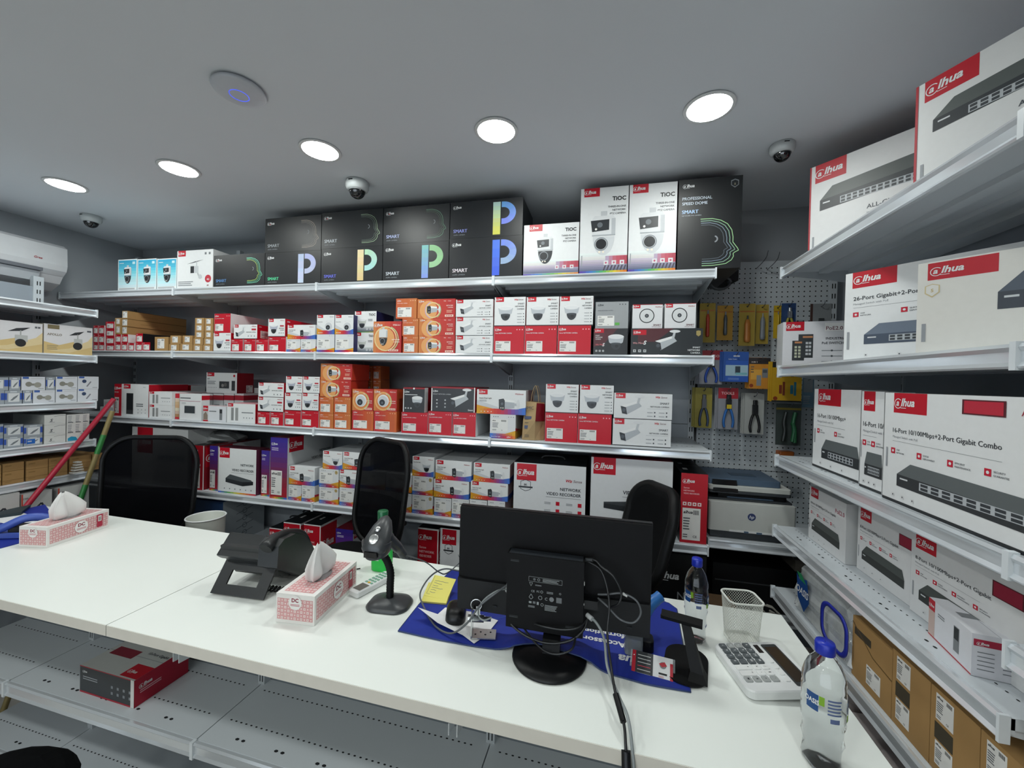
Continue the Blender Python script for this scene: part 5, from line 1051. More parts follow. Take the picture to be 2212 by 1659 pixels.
pk = [((1511, 1545, 655, 740), 2.22, 'screwdriver_pack', 'orange screwdriver on yellow card, leftmost of the upper tools hanging on pegboard', 'tool', yell, tool_grip(mat('or1', '#b8442a', .4)), G1),
 ((1549, 1583, 660, 735), 2.22, 'punch_tool_pack', 'dark grey punch tool on ochre card hanging on pegboard', 'tool', yel2, tool_grip(mat('gr1', '#4c5258', .4)), G1),
 ((1596, 1631, 656, 747), 2.19, 'punch_tool_pack', 'large orange punch tool on yellow card hanging on pegboard', 'tool', yell, tool_grip(mat('or2', '#c07a34', .4), '#2a2e32', .42, .08, .62), G1),
 ((1632, 1660, 658, 743), 2.23, 'punch_tool_pack', 'light grey punch tool on pale card hanging on pegboard', 'tool', yell, tool_grip(mat('gr2', '#7c8288', .4), '#9a9fa4', .42, .1, .68), G1),
 ((1671, 1687, 660, 731), 2.25, 'tool_pack', 'narrow yellow tool pack behind the industrial switch box on pegboard', 'tool', mat('y3', '#c4a420', .5), tool_grip(mat('y4', '#d4b43c', .4)), G1),
 ((1688, 1719, 655, 720), 2.2, 'cutter_pack', 'blue card with wire cutters, half hidden by industrial switch box', 'tool', mat('bl1', '#24406c', .5), pliers(mat('yg', '#9a9440', .5), chrome, chrome), G1),
 ((1750, 1796, 656, 720), 2.2, 'clear_pack', 'clear bag with dark part hanging on right end of pegboard', 'tool', mat('clp', '#8a8f92', .4), lambda cv, t, W, h: (t.box((-.01, -.012, .25*h), (.01, -.002, .5*h), dgrey), cv.R(0, 0, .12, 1, '#4a3430', 1)), G1),
 ((1510, 1561, 757, 830), 2.17, 'crimper_pack', 'red-topped crimper pack, partly behind the shelf end on pegboard', 'tool', mat('rc', '#8a8c94', .5), lambda cv, t, W, h: (cv.R(0, .72, 1, 1, '#9a1c2c', 1), cv.T('TOOLS', .5, .8, .1, '#e0c8c8', 2, .02), pliers(mat('bl2', '#24489c', .5), black_pl, black_pl)(cv, t, W, h)), G1),
 ((1562, 1617, 760, 825), 2.15, 'cable_tester_pack', 'blue cable tester pack hanging on pegboard', 'tester', mat('bl3', '#24509c', .5), netcard, G2),
 ((1618, 1664, 773, 840), 2.16, 'tester_box', 'orange four-in-one tester box tilted on pegboard', 'tester', mat('or3', '#c8862c', .5), tester('#1c1616', 0, '4 IN 1', 0), G2),
 ((1668, 1732, 782, 868), 2.14, 'tester_box', 'big yellow tester box with red and blue probes on pegboard', 'tester', mat('ye5', '#c49a20', .5), probes, G2),
 ((1501, 1538, 838, 924), 2.21, 'crimper_pack', 'dark crimping pliers on yellow card, lower left of pegboard', 'tool', mat('ye6', '#8f8434', .5), pliers(mat('nv', '#2c3c58', .5), dgrey, dgrey), G1),
 ((1551, 1594, 838, 927), 2.19, 'crimper_pack', 'blue-handled crimper with red topped card on pegboard', 'tool', mat('rc2', '#8c8e96', .5), lambda cv, t, W, h: (cv.R(0, .74, 1, 1, '#a01828', 1), cv.T('TOOLS', .15, .84, .09, '#e0c0c0', 2, .02), pliers(mat('bl4', '#2a68b0', .5), black_pl, black_pl, mat('yy', '#c8b020', .5))(cv, t, W, h)), G1),
 ((1608, 1650, 850, 938), 2.2, 'crimper_pack', 'black crimping pliers on white card on pegboard', 'tool', mat('wc', '#a9acaa', .5), pliers(black_pl, black_pl, black_pl), G1),
 ((1676, 1730, 872, 962), 2.18, 'pliers_pack', 'clear packs with green-handled pliers, lower right of pegboard', 'tool', mat('clg', '#3c4442', .4), greens, G1),
 ((1733, 1758, 815, 880), 2.24, 'tool_pack', 'pale blue tool card hanging at right end of pegboard', 'tool', mat('pb', '#7fa4bc', .5), lambda cv, t, W, h: (cv.R(.1, .5, .9, .95, '#b8c4cc', 2), cv.bars(.1, .1, .9, .4, 5, '#c8d4dc', 2)), G1)]
for (x0, x1, y0, y1), yf, nm, lab, cat, col, art, grp in pk:
    pack(x0, x1, y0, y1, yf, nm, lab, cat, col, art, grp, stack=2 if grp == G2 or 'crimper' in nm else 0)
for (px, py, l) in ((1612, 580, 'bare wire hook, highest one on the pegboard'), (1635, 583, 'bare wire hook high on the pegboard, beside the highest one')):
    q = onY(px+22, py, YP); m = MB(); m.tube(smooth_path([(0, 0, 0), (-.0, -.08, .008), (0, -.13, .02), (0, -.15, .045)], 4), .0018, hookm, 6)
    tag(m.build('peg_hook', None, q), l, 'hook', 'wire hooks on the pegboard')
q = onY(1697, 990, 2.24); m = MB(); m.rbox((0, 0), .075, .09, 0, .02, .012, 'shelfy' and mat('tray_white', '#b4aea4', .4)); o = m.build('wall_holder', None, (q.x, 2.25, q.z-.04)); tag(o, 'small white holder with orange top on pegboard above printer', 'holder')
m = MB(); m.rbox((0, 0), .07, .05, .055, .075, .012, mat('tray_orange', '#b8642a', .4)); m.box((-.03, .02, .02), (.03, .044, .056), mat('tray_white', '#b4aea4', .4)); m.build('orange_top', o)
# black speed dome hanging behind the shelf end with curled cable
q = onY(1560, 612, 2.2); t = empty('camera_bracket', (q.x, q.y, q.z)); tag(t, 'black bracket with coiled grey cable hanging behind the top shelf end', 'bracket')
m = MB(); m.loft([[(x*k, y, z) for x, z in ((-.06, 0), (.06, 0), (.06, .09), (-.06, .09))] for k, y in ((1, -.05), (.7, .09))], blackm, True, False); m.build('housing', t)
m = MB(); m.tube([(-.02+.045*math.cos(a_*.5), -.06+.004*a_/3, -.01+.028*math.sin(a_*.5)) for a_ in range(0, 34)], .006, mat('cable_grey', '#4c5054', .5), 8); m.build('coiled_cable', t)
# ---------------------------------------------------------------- printer
pf = 1.972; x0, x1 = onY(1532, 1070, pf).x, onY(1721, 1090, pf).x; cx = (x0+x1)/2; PW = x1-x0
t = empty('printer', (cx, pf, 1.056)); tag(t, 'white and dark grey laser printer with blue-grey lid on metal shelf', 'printer')
pd = mat('printer_dark', '#2c3034', .5); pw = mat('printer_white', '#c9ccc9', .5); pb = mat('printer_lid', '#4a5e74', .5); hw = PW/2
a = MB(); a.box((-hw+.01, .012, .002), (hw-.006, .30, .035), pd); a.box((-hw+.004, .02, .03), (hw-.004, .30, .165), pd); a.box((-hw+.005, .03, .163), (hw-.005, .3, .176), pd); a.build('body', t)
a = MB(); a.rbox((0, .012), PW, .03, .035, .168, .01, pw); o = a.build('front_panel', t)
a = MB(); cv = Cv(a, (-.024, -.0035, .085), (1,0,0), (0,0,1), .048, .048); cv.C(.5, .5, .34, '#2c3a68', 1, n=28); cv.T('hp', .5, .36, .42, WHITE, 2, .01, True, 'c'); a.build('logo_disc', o)
a = MB(); a.box((-.09, -.0045, .036), (hw-.03, -.001, .044), white_pl); a.box((-.03, -.006, .035), (-.012, -.002, .043), pb); a.box((.02, -.006, .035), (.042, -.002, .043), pb); a.build('tray_slot', o)
a = MB(); a.box((-hw+.05, .05, .176), (hw-.02, .28, .2), blackm); a.build('paper_bay', t)
a = MB(); a.loft([[(x, y, z) for x, y in ((-.09, .04), (.1, .04), (.07, .13), (-.09, .13))] for z in (.177, .182)], pb, True, False); a.build('output_flap', t)
a = MB(); a.rbox((.0, .165), PW*.96, .27, .198, .212, .01, pd); a.rbox((.0, .165), PW*.96, .27, .212, .234, .012, pw); a.build('scanner_base', t)
a = MB(); a.rbox((-.018, .175), PW*.86, .25, .234, .262, .01, pb); a.box((-.05, .13, .262), (.06, .19, .2635), mat('lid_recess', '#33465a', .5)); a.build('scanner_lid', t)
a = MB(); a.M = Matrix.Translation((-hw+.075, .03, .205)) @ Matrix.Rotation(-.5, 4, 'X'); a.box((-.052, -.008, -.0), (.052, .004, .055), black_pl); a.box((-.045, -.0085, .006), (.045, -.0078, .05), mat('screen_dark', '#0a0c10', .15)); a.build('touch_screen', t)
a = MB(); a.tube(smooth_path([(hw-.01, .2, .11), (hw+.03, .18, .1), (hw+.05, .15, .05), (hw+.045, .16, .01)], 5), .003, black_pl, 6); a.build('power_cable', t)
# under the printer: dark boxes, a blue rod and a tangle of grey cable
m = MB(); m.box((0, 0, 0), (.52, .26, .20), blackm); m.box((.01, -.004, .12), (.5, .002, .125), dgrey); tag(m.build('equipment_case', None, (.52, 2.03, .361+.0)), 'large black case in the dark under the printer shelf', 'case').location.z = .72
shelf_part(P_, .475, 1.10, 2.0, YP-.002, .715, perf=False)
m = MB(); m.box((0, 0, 0), (.2, .18, .05), mat('dim_tray', '#6c6860', .6)); m.box((.07, -.002, .02), (.19, .0, .04), blackm); tag(m.build('tray_box', None, (.86, 2.03, .921)), 'grey-beige tray box on top of black case under printer', 'box')
p = onY(1612, 1272, 2.0); m = MB(); m.tube([(p.x, 1.96, .345), (p.x, 1.96, .72)], .006, mat('blue_rod', '#3f7a94', .4), 10); tag(m.build('blue_rod'), 'thin light blue rod standing under the printer shelf', 'rod')
m = MB(); r = random.Random(11); gm = mat('cable_beige', '#8a8880', .5)
for k in range(16):
    cxx, cyy, cz = .63+.04*r.random(), 1.72+.06*r.random(), .74+.006*k; R_ = .035+.035*r.random(); ph = r.random()*6; ti = r.uniform(-.9, .9)
    m.tube([(cxx+R_*math.cos(a_*.45+ph), cyy+.5*R_*math.sin(a_*.45+ph)*math.cos(ti), cz+R_*math.sin(a_*.45+ph)*math.sin(ti)+.05*math.cos(a_*.45)) for a_ in range(12)], .0035, gm, 6)
tag(m.build('cable_tangle'), 'tangled loops of beige network cable between printer bay and right shelf', 'cable')
kk = MB(); kk.box((0, 0, 0), (.14, .24, .69), CARTON); tag(kk.build('carton', None, (.56, 1.62, .001)), 'brown carton standing on floor below the cable tangle', 'carton')
kk = MB(); kk.box((0, 0, 0), (.14, .14, .86), mat('wood_crate', '#5c4630', .7, noise=.2)); tag(kk.build('wooden_box', None, (.40, 1.70, .001)), 'brown wooden box behind the counter beside the water bottle', 'box')
# ---------------------------------------------------------------- water pack on the lower right shelf
petm = mat('bottle_plastic', '#f6fafc', .03, noise=0, trans=1, ior=1.08, coat=.6); waterm = mat('water', '#e8f2f6', .02, noise=0, alpha=.07, spec=.8)
wrap = mat('shrink_film', '#eef3f7', .1, noise=.12, nscale=60, alpha=.46, coat=.8, spec=1, bump=.6)
t = empty('water_bottle_pack', (.86, 1.56, RZ[5]+.001)); tag(t, 'shrink-wrapped pack of water bottles with blue carry strap on lower right shelf', 'bottle pack')
for i in range(3):
    for j in range(2):
        a = MB(); x, y = -.06+.1*j, .13-.125*i
        a.lathe([(.001, 0), (.046, .002), (.05, .02), (.05, .12), (.035, .16), (.014, .178), (.014, .186), (.001, .186)], mat('pack_bottle', '#dbe4ea', .12, alpha=.6), (x, y, 0), 18, cap=False); a.build('bottle', t)
a = MB(); r = random.Random(2); rings = []
for z, ins in ((0, .01), (.02, -.006), (.05, .004), (.08, -.004), (.11, .0), (.14, .008), (.165, .01), (.185, .035), (.198, .07)):
    rings.append([(x*(1+r.uniform(-.05, .05)), y*(1+r.uniform(-.03, .03)), z+r.uniform(-.006, .006)*(z > .01)) for x, y in rrect(.24-2*ins, .40-2*ins, .05, 9)])
a.loft(rings, wrap, True, False); a.build('film', t)
a = MB(); cv = Cv(a, (-.128, .165, .02), (0,-1,0), (0,0,1), .12, .14); cv.P_([(.1, .9), (.3, .8), (.75, .95), (.9, .4), (.6, .05), (.2, .3)], '#1f4a8c', 1); cv.P_([(.1, .95), (.4, .98), (.7, .8), (.35, .8)], '#2a8a5c', 2); cv.T('OASIS', .12, .45, .26, WHITE, 3, .02, True, 'l', .74); a.build('printed_mark', t)
a = MB(); sp_path = [(-.132, y, z) for y, z in rrect(.15, .13, .045, 6)]; a.loft([[(x-dx, -.11+y*k, .09+z*k) for x, y, z in sp_path] for k, dx in ((1, 0), (1, .004), (.82, .004), (.82, 0))], mat('blue_strap', '#2430a0', .4), False, True, True); a.build('carry_strap', t)
# ---------------------------------------------------------------- the counter
DZ = 1.05
cn = [onZ(1690, 1330, DZ), None, None, None]
ang = -.0194; ux, uy = Vector((math.cos(ang), math.sin(ang), 0)), Vector((-math.sin(ang), math.cos(ang), 0))
BR_ = Vector((.548, 1.372, 0)); seam = Vector((-1.317, .81, 0)); dep = (BR_-seam).dot(uy)
lenR = (BR_-seam).dot(ux)
t = empty('counter', (seam.x, seam.y, 0), ang); tag(t, 'long white laminate counter running across the shop', 'counter')
edge = mat('edge_band', '#dfdcd4', .5)
def slab(x0, x1, name):
    a = MB(); a.box((x0, 0, DZ-.03), (x1, dep, DZ), white_lam); o = a.build(name, t)
    e = MB(); e.box((x0, -.0012, DZ-.0302), (x1, .0002, DZ-.001), edge); e.build('edge_strip', o); return o
slab(.0015, lenR, 'worktop'); slab(-1.475, -.0015, 'worktop')
g = MB(); g.box((-.0012, .0005, DZ-.029), (.0012, dep-.001, DZ-.0015), grey_pl); g.build('joint_strip', t)
for x in (-.96, -.0, .96, 1.84):
    a = MB(); a.box((x-.015, dep-.09, 0), (x+.015, dep-.06, DZ-.03), steel)
    for k in range(16): a.box((x-.008, dep-.0905, .12+.05*k), (x-.004, dep-.0895, .145+.05*k), dark); a.box((x+.004, dep-.0905, .12+.05*k), (x+.008, dep-.0895, .145+.05*k), dark)
    a.build('upright', t)
a = MB(); a.box((-1.475, dep-.06, .12), (lenR-.01, dep-.048, DZ-.03), mat('modesty_panel', '#7d858c', .5)); a.build('back_panel', t)
for k, x in enumerate((-1.47, -.96, 0, .96)):
    x1_ = (-.96, 0, .96, lenR)[k]
    shelf_part(t, x, x1_, .245, dep-.06, .51, perf=True, lip=.05)
    shelf_part(t, x, x1_, .33, dep-.06, .10, perf=True, lip=.05)
for px, py in ((380, 1418), (978, 1575)):
    q = onY(px, py, 1.0); v = q-Vector((seam.x, seam.y, 0)); lx, ly = v.dot(ux), v.dot(uy)
    for dx in (-.012, .012):
        a = MB(); pts = [(ly, q.z-.02), (ly, q.z+.012), (dep-.07, q.z+.03), (dep-.07, q.z-.06)]; a.loft([[(lx+dx-.0015, y, z) for y, z in pts], [(lx+dx+.0015, y, z) for y, z in pts]], capm, True, False); a.build('bracket', t)
box3('lying', .511, (172.4, 1493), (289, 1530.7), (408.6, 1452), 1471, ('on shelf under the counter', 'black and red', 0), 'goods under the counter')
# ---------------------------------------------------------------- things on the counter
TOP = DZ+.0005
pinkp = [('#e9c9c9', '#c98a8c')]
def tissue_box(bl, br, bk, top, lab):
    p0, p1, p2 = onZ(*bl, TOP), onZ(*br, TOP), onZ(*bk, TOP); a0 = math.atan2(p1.y-p0.y, p1.x-p0.x); W_ = (p1-p0).length
    d = p2-p1; nrm = Vector((-math.sin(a0), math.cos(a0), 0)); D = d.dot(nrm)
    h = bis(lambda q: proj((p1.x, p1.y, q))[1], top, TOP+.01, TOP+.3)-TOP
    t = empty('tissue_box', (p0+p1)/2, a0); tag(t, lab, 'tissue box', 'pink patterned tissue boxes')
    a = MB(); bx = ((-W_/2, 0), (W_/2, 0), (W_/2, D), (-W_/2, D)); a.box((-W_/2, 0, 0), (W_/2, D, h), '#eceae8')
    def pat(cv, x0, y0, x1, y1, n):
        cv.R(x0, y0, x1, y1, '#d9a0a2', 1); m_ = max(1, round(n*(x1-x0)/(y1-y0)*cv.W/cv.H))
        for i in range(m_):
            for j in range(n):
                ax, ay = x0+(x1-x0)*(i+.5)/m_, y0+(y1-y0)*(j+.5)/n; s = (y1-y0)/n*.33
                if (i+j) % 2: cv.R(ax-s*cv.a, ay-s, ax+s*cv.a, ay+s, '#f0e2e0', 2); cv.R(ax-s*.4*cv.a, ay-s*.4, ax+s*.4*cv.a, ay+s*.4, '#d08c90', 3)
                else: cv.C(ax, ay, s*.8, '#ecd6d4', 2, n=6)
    def logo(cv, x, y, r): cv.C(x, y, r, '#f0efee', 4); cv.T('DC', x, y+.1*r, r*.75, '#8a1f3a', 5, .04, False, 'c'); cv.bars(x-r*.7*cv.a, y-.5*r, x+r*.7*cv.a, y-.15*r, 2, '#c06a78', 5, .5, False)
    f = Cv(a, (-W_/2, 0, 0), (1,0,0), (0,0,1), W_, h); pat(f, .03, .12, .96, .84, 6); logo(f, .5, .72, .24)
    s = Cv(a, (W_/2, 0, 0), (0,1,0), (0,0,1), D, h); pat(s, .04, .14, .98, .86, 6); logo(s, .52, .52, .3); s.R(.78, .2, .88, .86, '#b02040', 4); s.R(.8, .5, .86, .8, '#e4e0de', 5); s.R(.81, .54, .85, .74, '#9a9896', 6)
    s = Cv(a, (-W_/2, D, 0), (0,-1,0), (0,0,1), D, h); pat(s, .02, .14, .96, .86, 6)
    tp = Cv(a, (-W_/2, 0, h), (1,0,0), (0,1,0), W_, D); pat(tp, .12, .06, .88, .94, 16)
    tp.C(.5, .5, .14, '#8e888a', 5, ry=.2); tp.a *= 1; a.build('carton_body', t)
    b = MB(); r = random.Random(5); n = 40; R1 = []; ph = [r.uniform(0, 6) for _ in range(4)]
    for z, w0, w1, ox, fo in ((h+.0006, .012, .045, 0, .3), (h+.012, .022, .06, -.004, .5), (h+.035, .024, .06, .0, .6), (h+.06, .017, .046, .008, .6), (h+.082, .010, .03, .016, .5), (h+.098, .005, .016, .022, .4), (h+.106, .002, .006, .026, .1)):
        R1.append([(ox*.5+w0*math.cos(a_)*(1+fo*math.sin(3*a_+ph[0]+z*9)+fo*.5*math.sin(7*a_+ph[1])), D*.5-ox+w1*math.sin(a_)*(1+fo*.4*math.sin(4*a_+ph[2])), z+(.010*math.sin(2*a_+ph[3]) if z > h+.03 else 0)) for a_ in [2*PI*k/n for k in range(n)]])
    b.loft(R1, mat('tissue', '#f2f2f2', .9, noise=.02), True, True); b.build('tissue', t)
tissue_box((596, 1343), (678.5, 1353), (772, 1266), 1289, 'pink and white tissue box standing beside the desk phone')
tissue_box((41, 1181), (101, 1184), (233, 1138), 1139.5, 'pink and white tissue box at the left end of the counter')
# desk phone seen from behind
t = empty('desk_phone', (-1.075, 1.085, TOP), .06); tag(t, 'black desk phone seen from behind on its tilted stand', 'phone')
ph = mat('phone_black', '#1b1e20', .38, noise=.04); M_ = Matrix
a = MB(); a.M = M_.Translation((-.03, -.072, .004)) @ M_.Rotation(-.62, 4, 'X')   # leg plate leaning back up to the body
for x0, y0, x1, y1 in ((-.095, 0, .095, .03), (-.095, .072, .095, .105), (-.095, .03, -.055, .072), (.055, .03, .095, .072)): a.box((x0, -.003, y0), (x1, .003, y1), ph)
a.build('foot_plate', t)
a = MB(); pr = [(-.015, .075), (.01, .035), (.13, .002), (.15, .012), (.06, .1), (.01, .145), (-.028, .15), (-.05, .148), (-.045, .12)]
a.loft([[(x, y, z) for y, z in pr] for x in (-.115, .06)], ph, True, False); a.build('body', t)
a = MB(); a.M = M_.Translation((-.04, -.035, .125)) @ M_.Rotation(-.75, 4, 'X'); a.rbox((0, 0), .17, .03, -.02, .055, .01, ph); a.build('display_housing', t)
a = MB(); pr = [(-.06, .1), (-.055, .165), (-.03, .18), (.02, .178), (.06, .158), (.1, .115), (.13, .06), (.145, .02), (.13, .004), (.08, .004), (.0, .06)]
a.loft([[(x, y, z) for y, z in pr] for x in (.03, .1)], ph, True, False); a.build('cradle', t)
a = MB(); a.tube(smooth_path([(.065, -.068, .16), (.065, -.04, .175), (.065, .02, .176), (.065, .085, .142), (.065, .13, .07)], 5), [.02, .021, .021, .018, .016, .015, .014, .014, .014, .014, .014, .014, .015, .017, .019, .021, .021, .021, .02, .019, .018], ph, 12); a.build('handset', t)
a = MB(); a.tube([(.02+.11*k/60, .0+.012*math.cos(k*.9)-.02, .012+.006*math.sin(k*.9)) for k in range(61)], .0022, blackm, 6); a.build('coiled_cord', t)
a = MB(); a.tube(smooth_path([(.09, .09, .012), (.13, .11, .006), (.19, .14, .004), (.24, .18, .003)], 5), .002, blackm, 6); a.build('cable', t)
# barcode scanner on its stand
q = onZ(842, 1306, TOP); t = empty('barcode_scanner_stand', q, .1); tag(t, 'dark grey gooseneck stand on the counter holding the barcode scanner', 'stand')
sg = mat('stand_grey', '#3a3d40', .35, noise=.04)
a = MB(); a.loft([[(x, y, z) for x, y in rrect(.135*k, .105*k, .04*k, 8)] for z, k in ((0, .98), (.004, 1), (.012, .9), (.02, .5), (.024, .25))], sg); a.build('base', t)
for sx in (-.042, .045):
    a = MB(); a.lathe([(.005, .0), (.001, .001)], dark, (sx, .005, .0145), 10, cap=False); a.build('screw_hole', t)
a = MB(); pth = smooth_path([(0, 0, .018), (.0, 0, .06), (.0, .0, .1), (-.012, 0, .135), (-.032, -.005, .165)], 10); a.tube(pth, [.0105+.0012*(k % 2) for k in range(len(pth))], blackm, 14); a.build('gooseneck', t)
a = MB(); n = 14
cup = []
for k, (w0, z) in enumerate(((.034, .158), (.043, .172), (.047, .2))): cup.append([(-.035+w0*math.cos(PI+PI*j/(n-1)*1.0), -.02+.038*math.sin(PI+PI*j/(n-1)), z+.01*abs(j-(n-1)/2)/n) for j in range(n)]+[(-.035+(w0-.005)*math.cos(2*PI-PI*j/(n-1)), -.02+.032*math.sin(2*PI-PI*j/(n-1)), z+.01*abs(j-(n-1)/2)/n) for j in range(n)])
a.loft(cup, sg, True, True); a.build('cradle_cup', t)
hx, hy, hz = q.x-.032, q.y-.01, q.z
t2 = empty('barcode_scanner', (hx, hy, hz+.165), .05); tag(t2, 'grey handheld barcode scanner resting in the gooseneck stand', 'scanner')
a = MB(); rings = []
for (y, z, w0, h0) in ((-.046, .012, .022, .010), (-.04, .02, .031, .018), (-.015, .04, .033, .022), (.015, .065, .027, .02), (.035, .085, .016, .014), (.042, .093, .006, .006)):
    w0 *= 1.22; h0 *= 1.2; rings.append([(w0*math.cos(2*PI*j/18), y+h0*math.sin(2*PI*j/18)*-.6, z+h0*math.sin(2*PI*j/18)*.8) for j in range(18)])
a.loft(rings, sg); a.build('head', t2)
a = MB(); a.M = M_.Translation((0, -.038, .052)) @ M_.Rotation(.85, 4, 'X'); a.lathe([(.015, 0), (.0155, .002), (.012, .003), (.001, .003)], chrome, n=20, cap=False); a.M = M_.Translation((0, -.016, .075)) @ M_.Rotation(.8, 4, 'X'); a.lathe([(.009, 0), (.007, .003), (.001, .0035)], chrome, n=16, cap=False); a.build('badge', t2)
a = MB(); a.tube(smooth_path([(.006, .01, .05), (.02, .035, .02), (.03, .07, -.02), (.034, .09, -.045)], 5), [.02]*4+[.017]*6+[.014]*6, sg, 12); a.build('grip', t2)
a = MB(); a.box((-.02, -.058, .004), (.02, -.046, .02), mat('scan_window', '#050505', .1)); a.build('scan_window', t2)
a = MB(); a.tube(smooth_path([(.034, .09, -.045), (.09, .14, -.085), (.13, .17, -.13), (.15, .2, -.145), (.17, .32, -.15)], 6), .0022, mat('cord_grey', '#5a5e62', .5), 6); a.build('cable', t2)
# green bottle behind the scanner
q = onY(829, 1232, 1.29); t = empty('green_bottle', (-.772, 1.30, TOP)); tag(t, 'green gel bottle with dark green cap behind the barcode scanner', 'bottle')
a = MB(); a.loft([[(x, y, z) for x, y in rrect(.078*k, .045*k2, .02*k, 6)] for z, k, k2 in ((0, .9, .9), (.004, .98, 1), (.05, 1, 1), (.09, .92, 1), (.12, .98, 1), (.15, .85, .95), (.17, .55, .8), (.178, .36, .6))], mat('green_bottle', '#22c84e', .25, noise=.02)); a.build('bottle_body', t)
a = MB(); a.lathe([(.017, .176), (.018, .18), (.019, .212), (.017, .215), (.001, .216)], mat('green_cap', '#13603a', .4), n=20, cap=False); a.build('cap', t)
a = MB(); cv = Cv(a, (-.03, -.0232, .04), (1,0,0), (0,0,1), .03, .05); cv.R(0, 0, 1, 1, '#cfe8d4', 1); cv.bars(.1, .2, .9, .9, 4, '#2a7a4a', 2); a.build('label', t)
# remote control
p0, p1 = onZ(764, 1284, TOP), onZ(828, 1250, TOP); v = p1-p0; a0 = math.atan2(v.y, v.x)
t = empty('remote_control', (p0+p1)/2+Vector((.012, -.002, 0)), a0-PI/2); tag(t, 'white air conditioner remote lying between tissue box and scanner stand', 'remote')
a = MB(); a.rbox((0, 0), .045, .15, 0, .02, .008, white_pl, .003); a.build('body', t)
cv = Cv(a := MB(), (-.02, -.07, .0202), (1,0,0), (0,1,0), .04, .14); cv.R(.08, .05, .92, .33, '#6c6a66', 1); a.build('screen', t)
a = MB()
for i in range(3):
    for j in range(6): a.rbox((-.012+.012*i, -.012+.014*j), .009, .008, .0198, .022, .002, '#7fae98' if (i, j) != (1, 0) else '#d8b040', .0005, 2)
a.build('buttons', t)
# mouse mat
pts = [(860, 1362), (905, 1305), (965, 1236), (985, 1227), (1100, 1243), (1300, 1276), (1440, 1299), (1457, 1306), (1466, 1360), (1478, 1420), (1492, 1490), (1487, 1496), (1400, 1478), (1316, 1455), (1262, 1432), (1209, 1414), (1163, 1401), (1130, 1402), (1104, 1406), (1020, 1395), (940, 1380)]
BOX_, BOY_ = onZ(1186, 1420, TOP).x, onZ(1186, 1420, TOP).y
def bump(x, y):
    d = math.hypot(x-BOX_, y-BOY_); return .0135 if d < .098 else (.0135*(1-(d-.098)/.045)**2 if d < .143 else 0)
navy = mat('mat_navy', '#1a2f92', .6, noise=.22, nscale=5)
def edge_at(L, t):
    d = [0]
    for p, q_ in zip(L, L[1:]): d.append(d[-1]+(Vector(q_)-Vector(p)).length)
    t *= d[-1]
    for k in range(len(L)-1):
        if t <= d[k+1]+1e-9: return Vector(L[k]).lerp(Vector(L[k+1]), (t-d[k])/(d[k+1]-d[k] or 1))
    return Vector(L[-1])
fr = [onZ(x, y, TOP+.003) for x, y in [(860, 1362), (940, 1380), (1020, 1395), (1104, 1406), (1135, 1401), (1163, 1400), (1209, 1414), (1262, 1432), (1316, 1455), (1400, 1478), (1492, 1494)]]
bk = [onZ(x, y, TOP+.003) for x, y in [(905, 1305), (975, 1230), (1100, 1243), (1300, 1276), (1440, 1299), (1462, 1315)]]
NX, NY = 60, 30; a = MB(); G = []
for j in range(NY+1):
    for i in range(NX+1):
        p = edge_at(fr, i/NX).lerp(edge_at(bk, i/NX), j/NY); G.append((p.x, p.y, DZ+.0035+bump(p.x, p.y)))
a.add(G, [(j*(NX+1)+i, j*(NX+1)+i+1, (j+1)*(NX+1)+i+1, (j+1)*(NX+1)+i) for j in range(NY) for i in range(NX)], navy, True)
rim_ = [G[i] for i in range(NX+1)]+[G[j*(NX+1)+NX] for j in range(1, NY+1)]+[G[NY*(NX+1)+i] for i in range(NX-1, -1, -1)]+[G[j*(NX+1)] for j in range(NY-1, 0, -1)]
nr = len(rim_); a.add(rim_+[(x, y, z-.003) for x, y, z in rim_], [(k, (k+1) % nr, nr+(k+1) % nr, nr+k) for k in range(nr)], navy)
mm = a.build('desk_mat'); tag(mm, 'large dark blue printed mouse mat under the monitor', 'mat')
e = MB(); e.tube([(x, y, z-.001) for x, y, z in rim_[::2]], .0018, mat('mat_edge', '#2c3e6c', .6), 6, closed=True); e.build('stitched_edge', mm)
a = MB(); q = onZ(1456, 1400, TOP); zt_ = TOP+.0036
cv = Cv(a, (q.x+.02, q.y+.03, zt_), (-1, .02, 0), (-.02, -1, 0), .58, .3, .0003)
cv.T('alhua', .13, .34, .14, WHITE, 1, .03, True); cv.T('& Accessories', .20, .17, .10, WHITE, 1, .03); cv.T('Information', .22, .05, .09, WHITE, 1, .03)
cv.T('Intelligent', .42, .02, .08, WHITE, 1, .02); cv.C(.93, .35, .015, WHITE); cv.L([(.85, .4), (.95, .12), (.9, .0)], .006, '#3a5ac0'); cv.L([(.98, .3), (.8, .05)], .004, '#3a6ac8')
a.v = [(x, y, z+bump(x, y)) for x, y, z in a.v]; a.build('printed_text', mm)
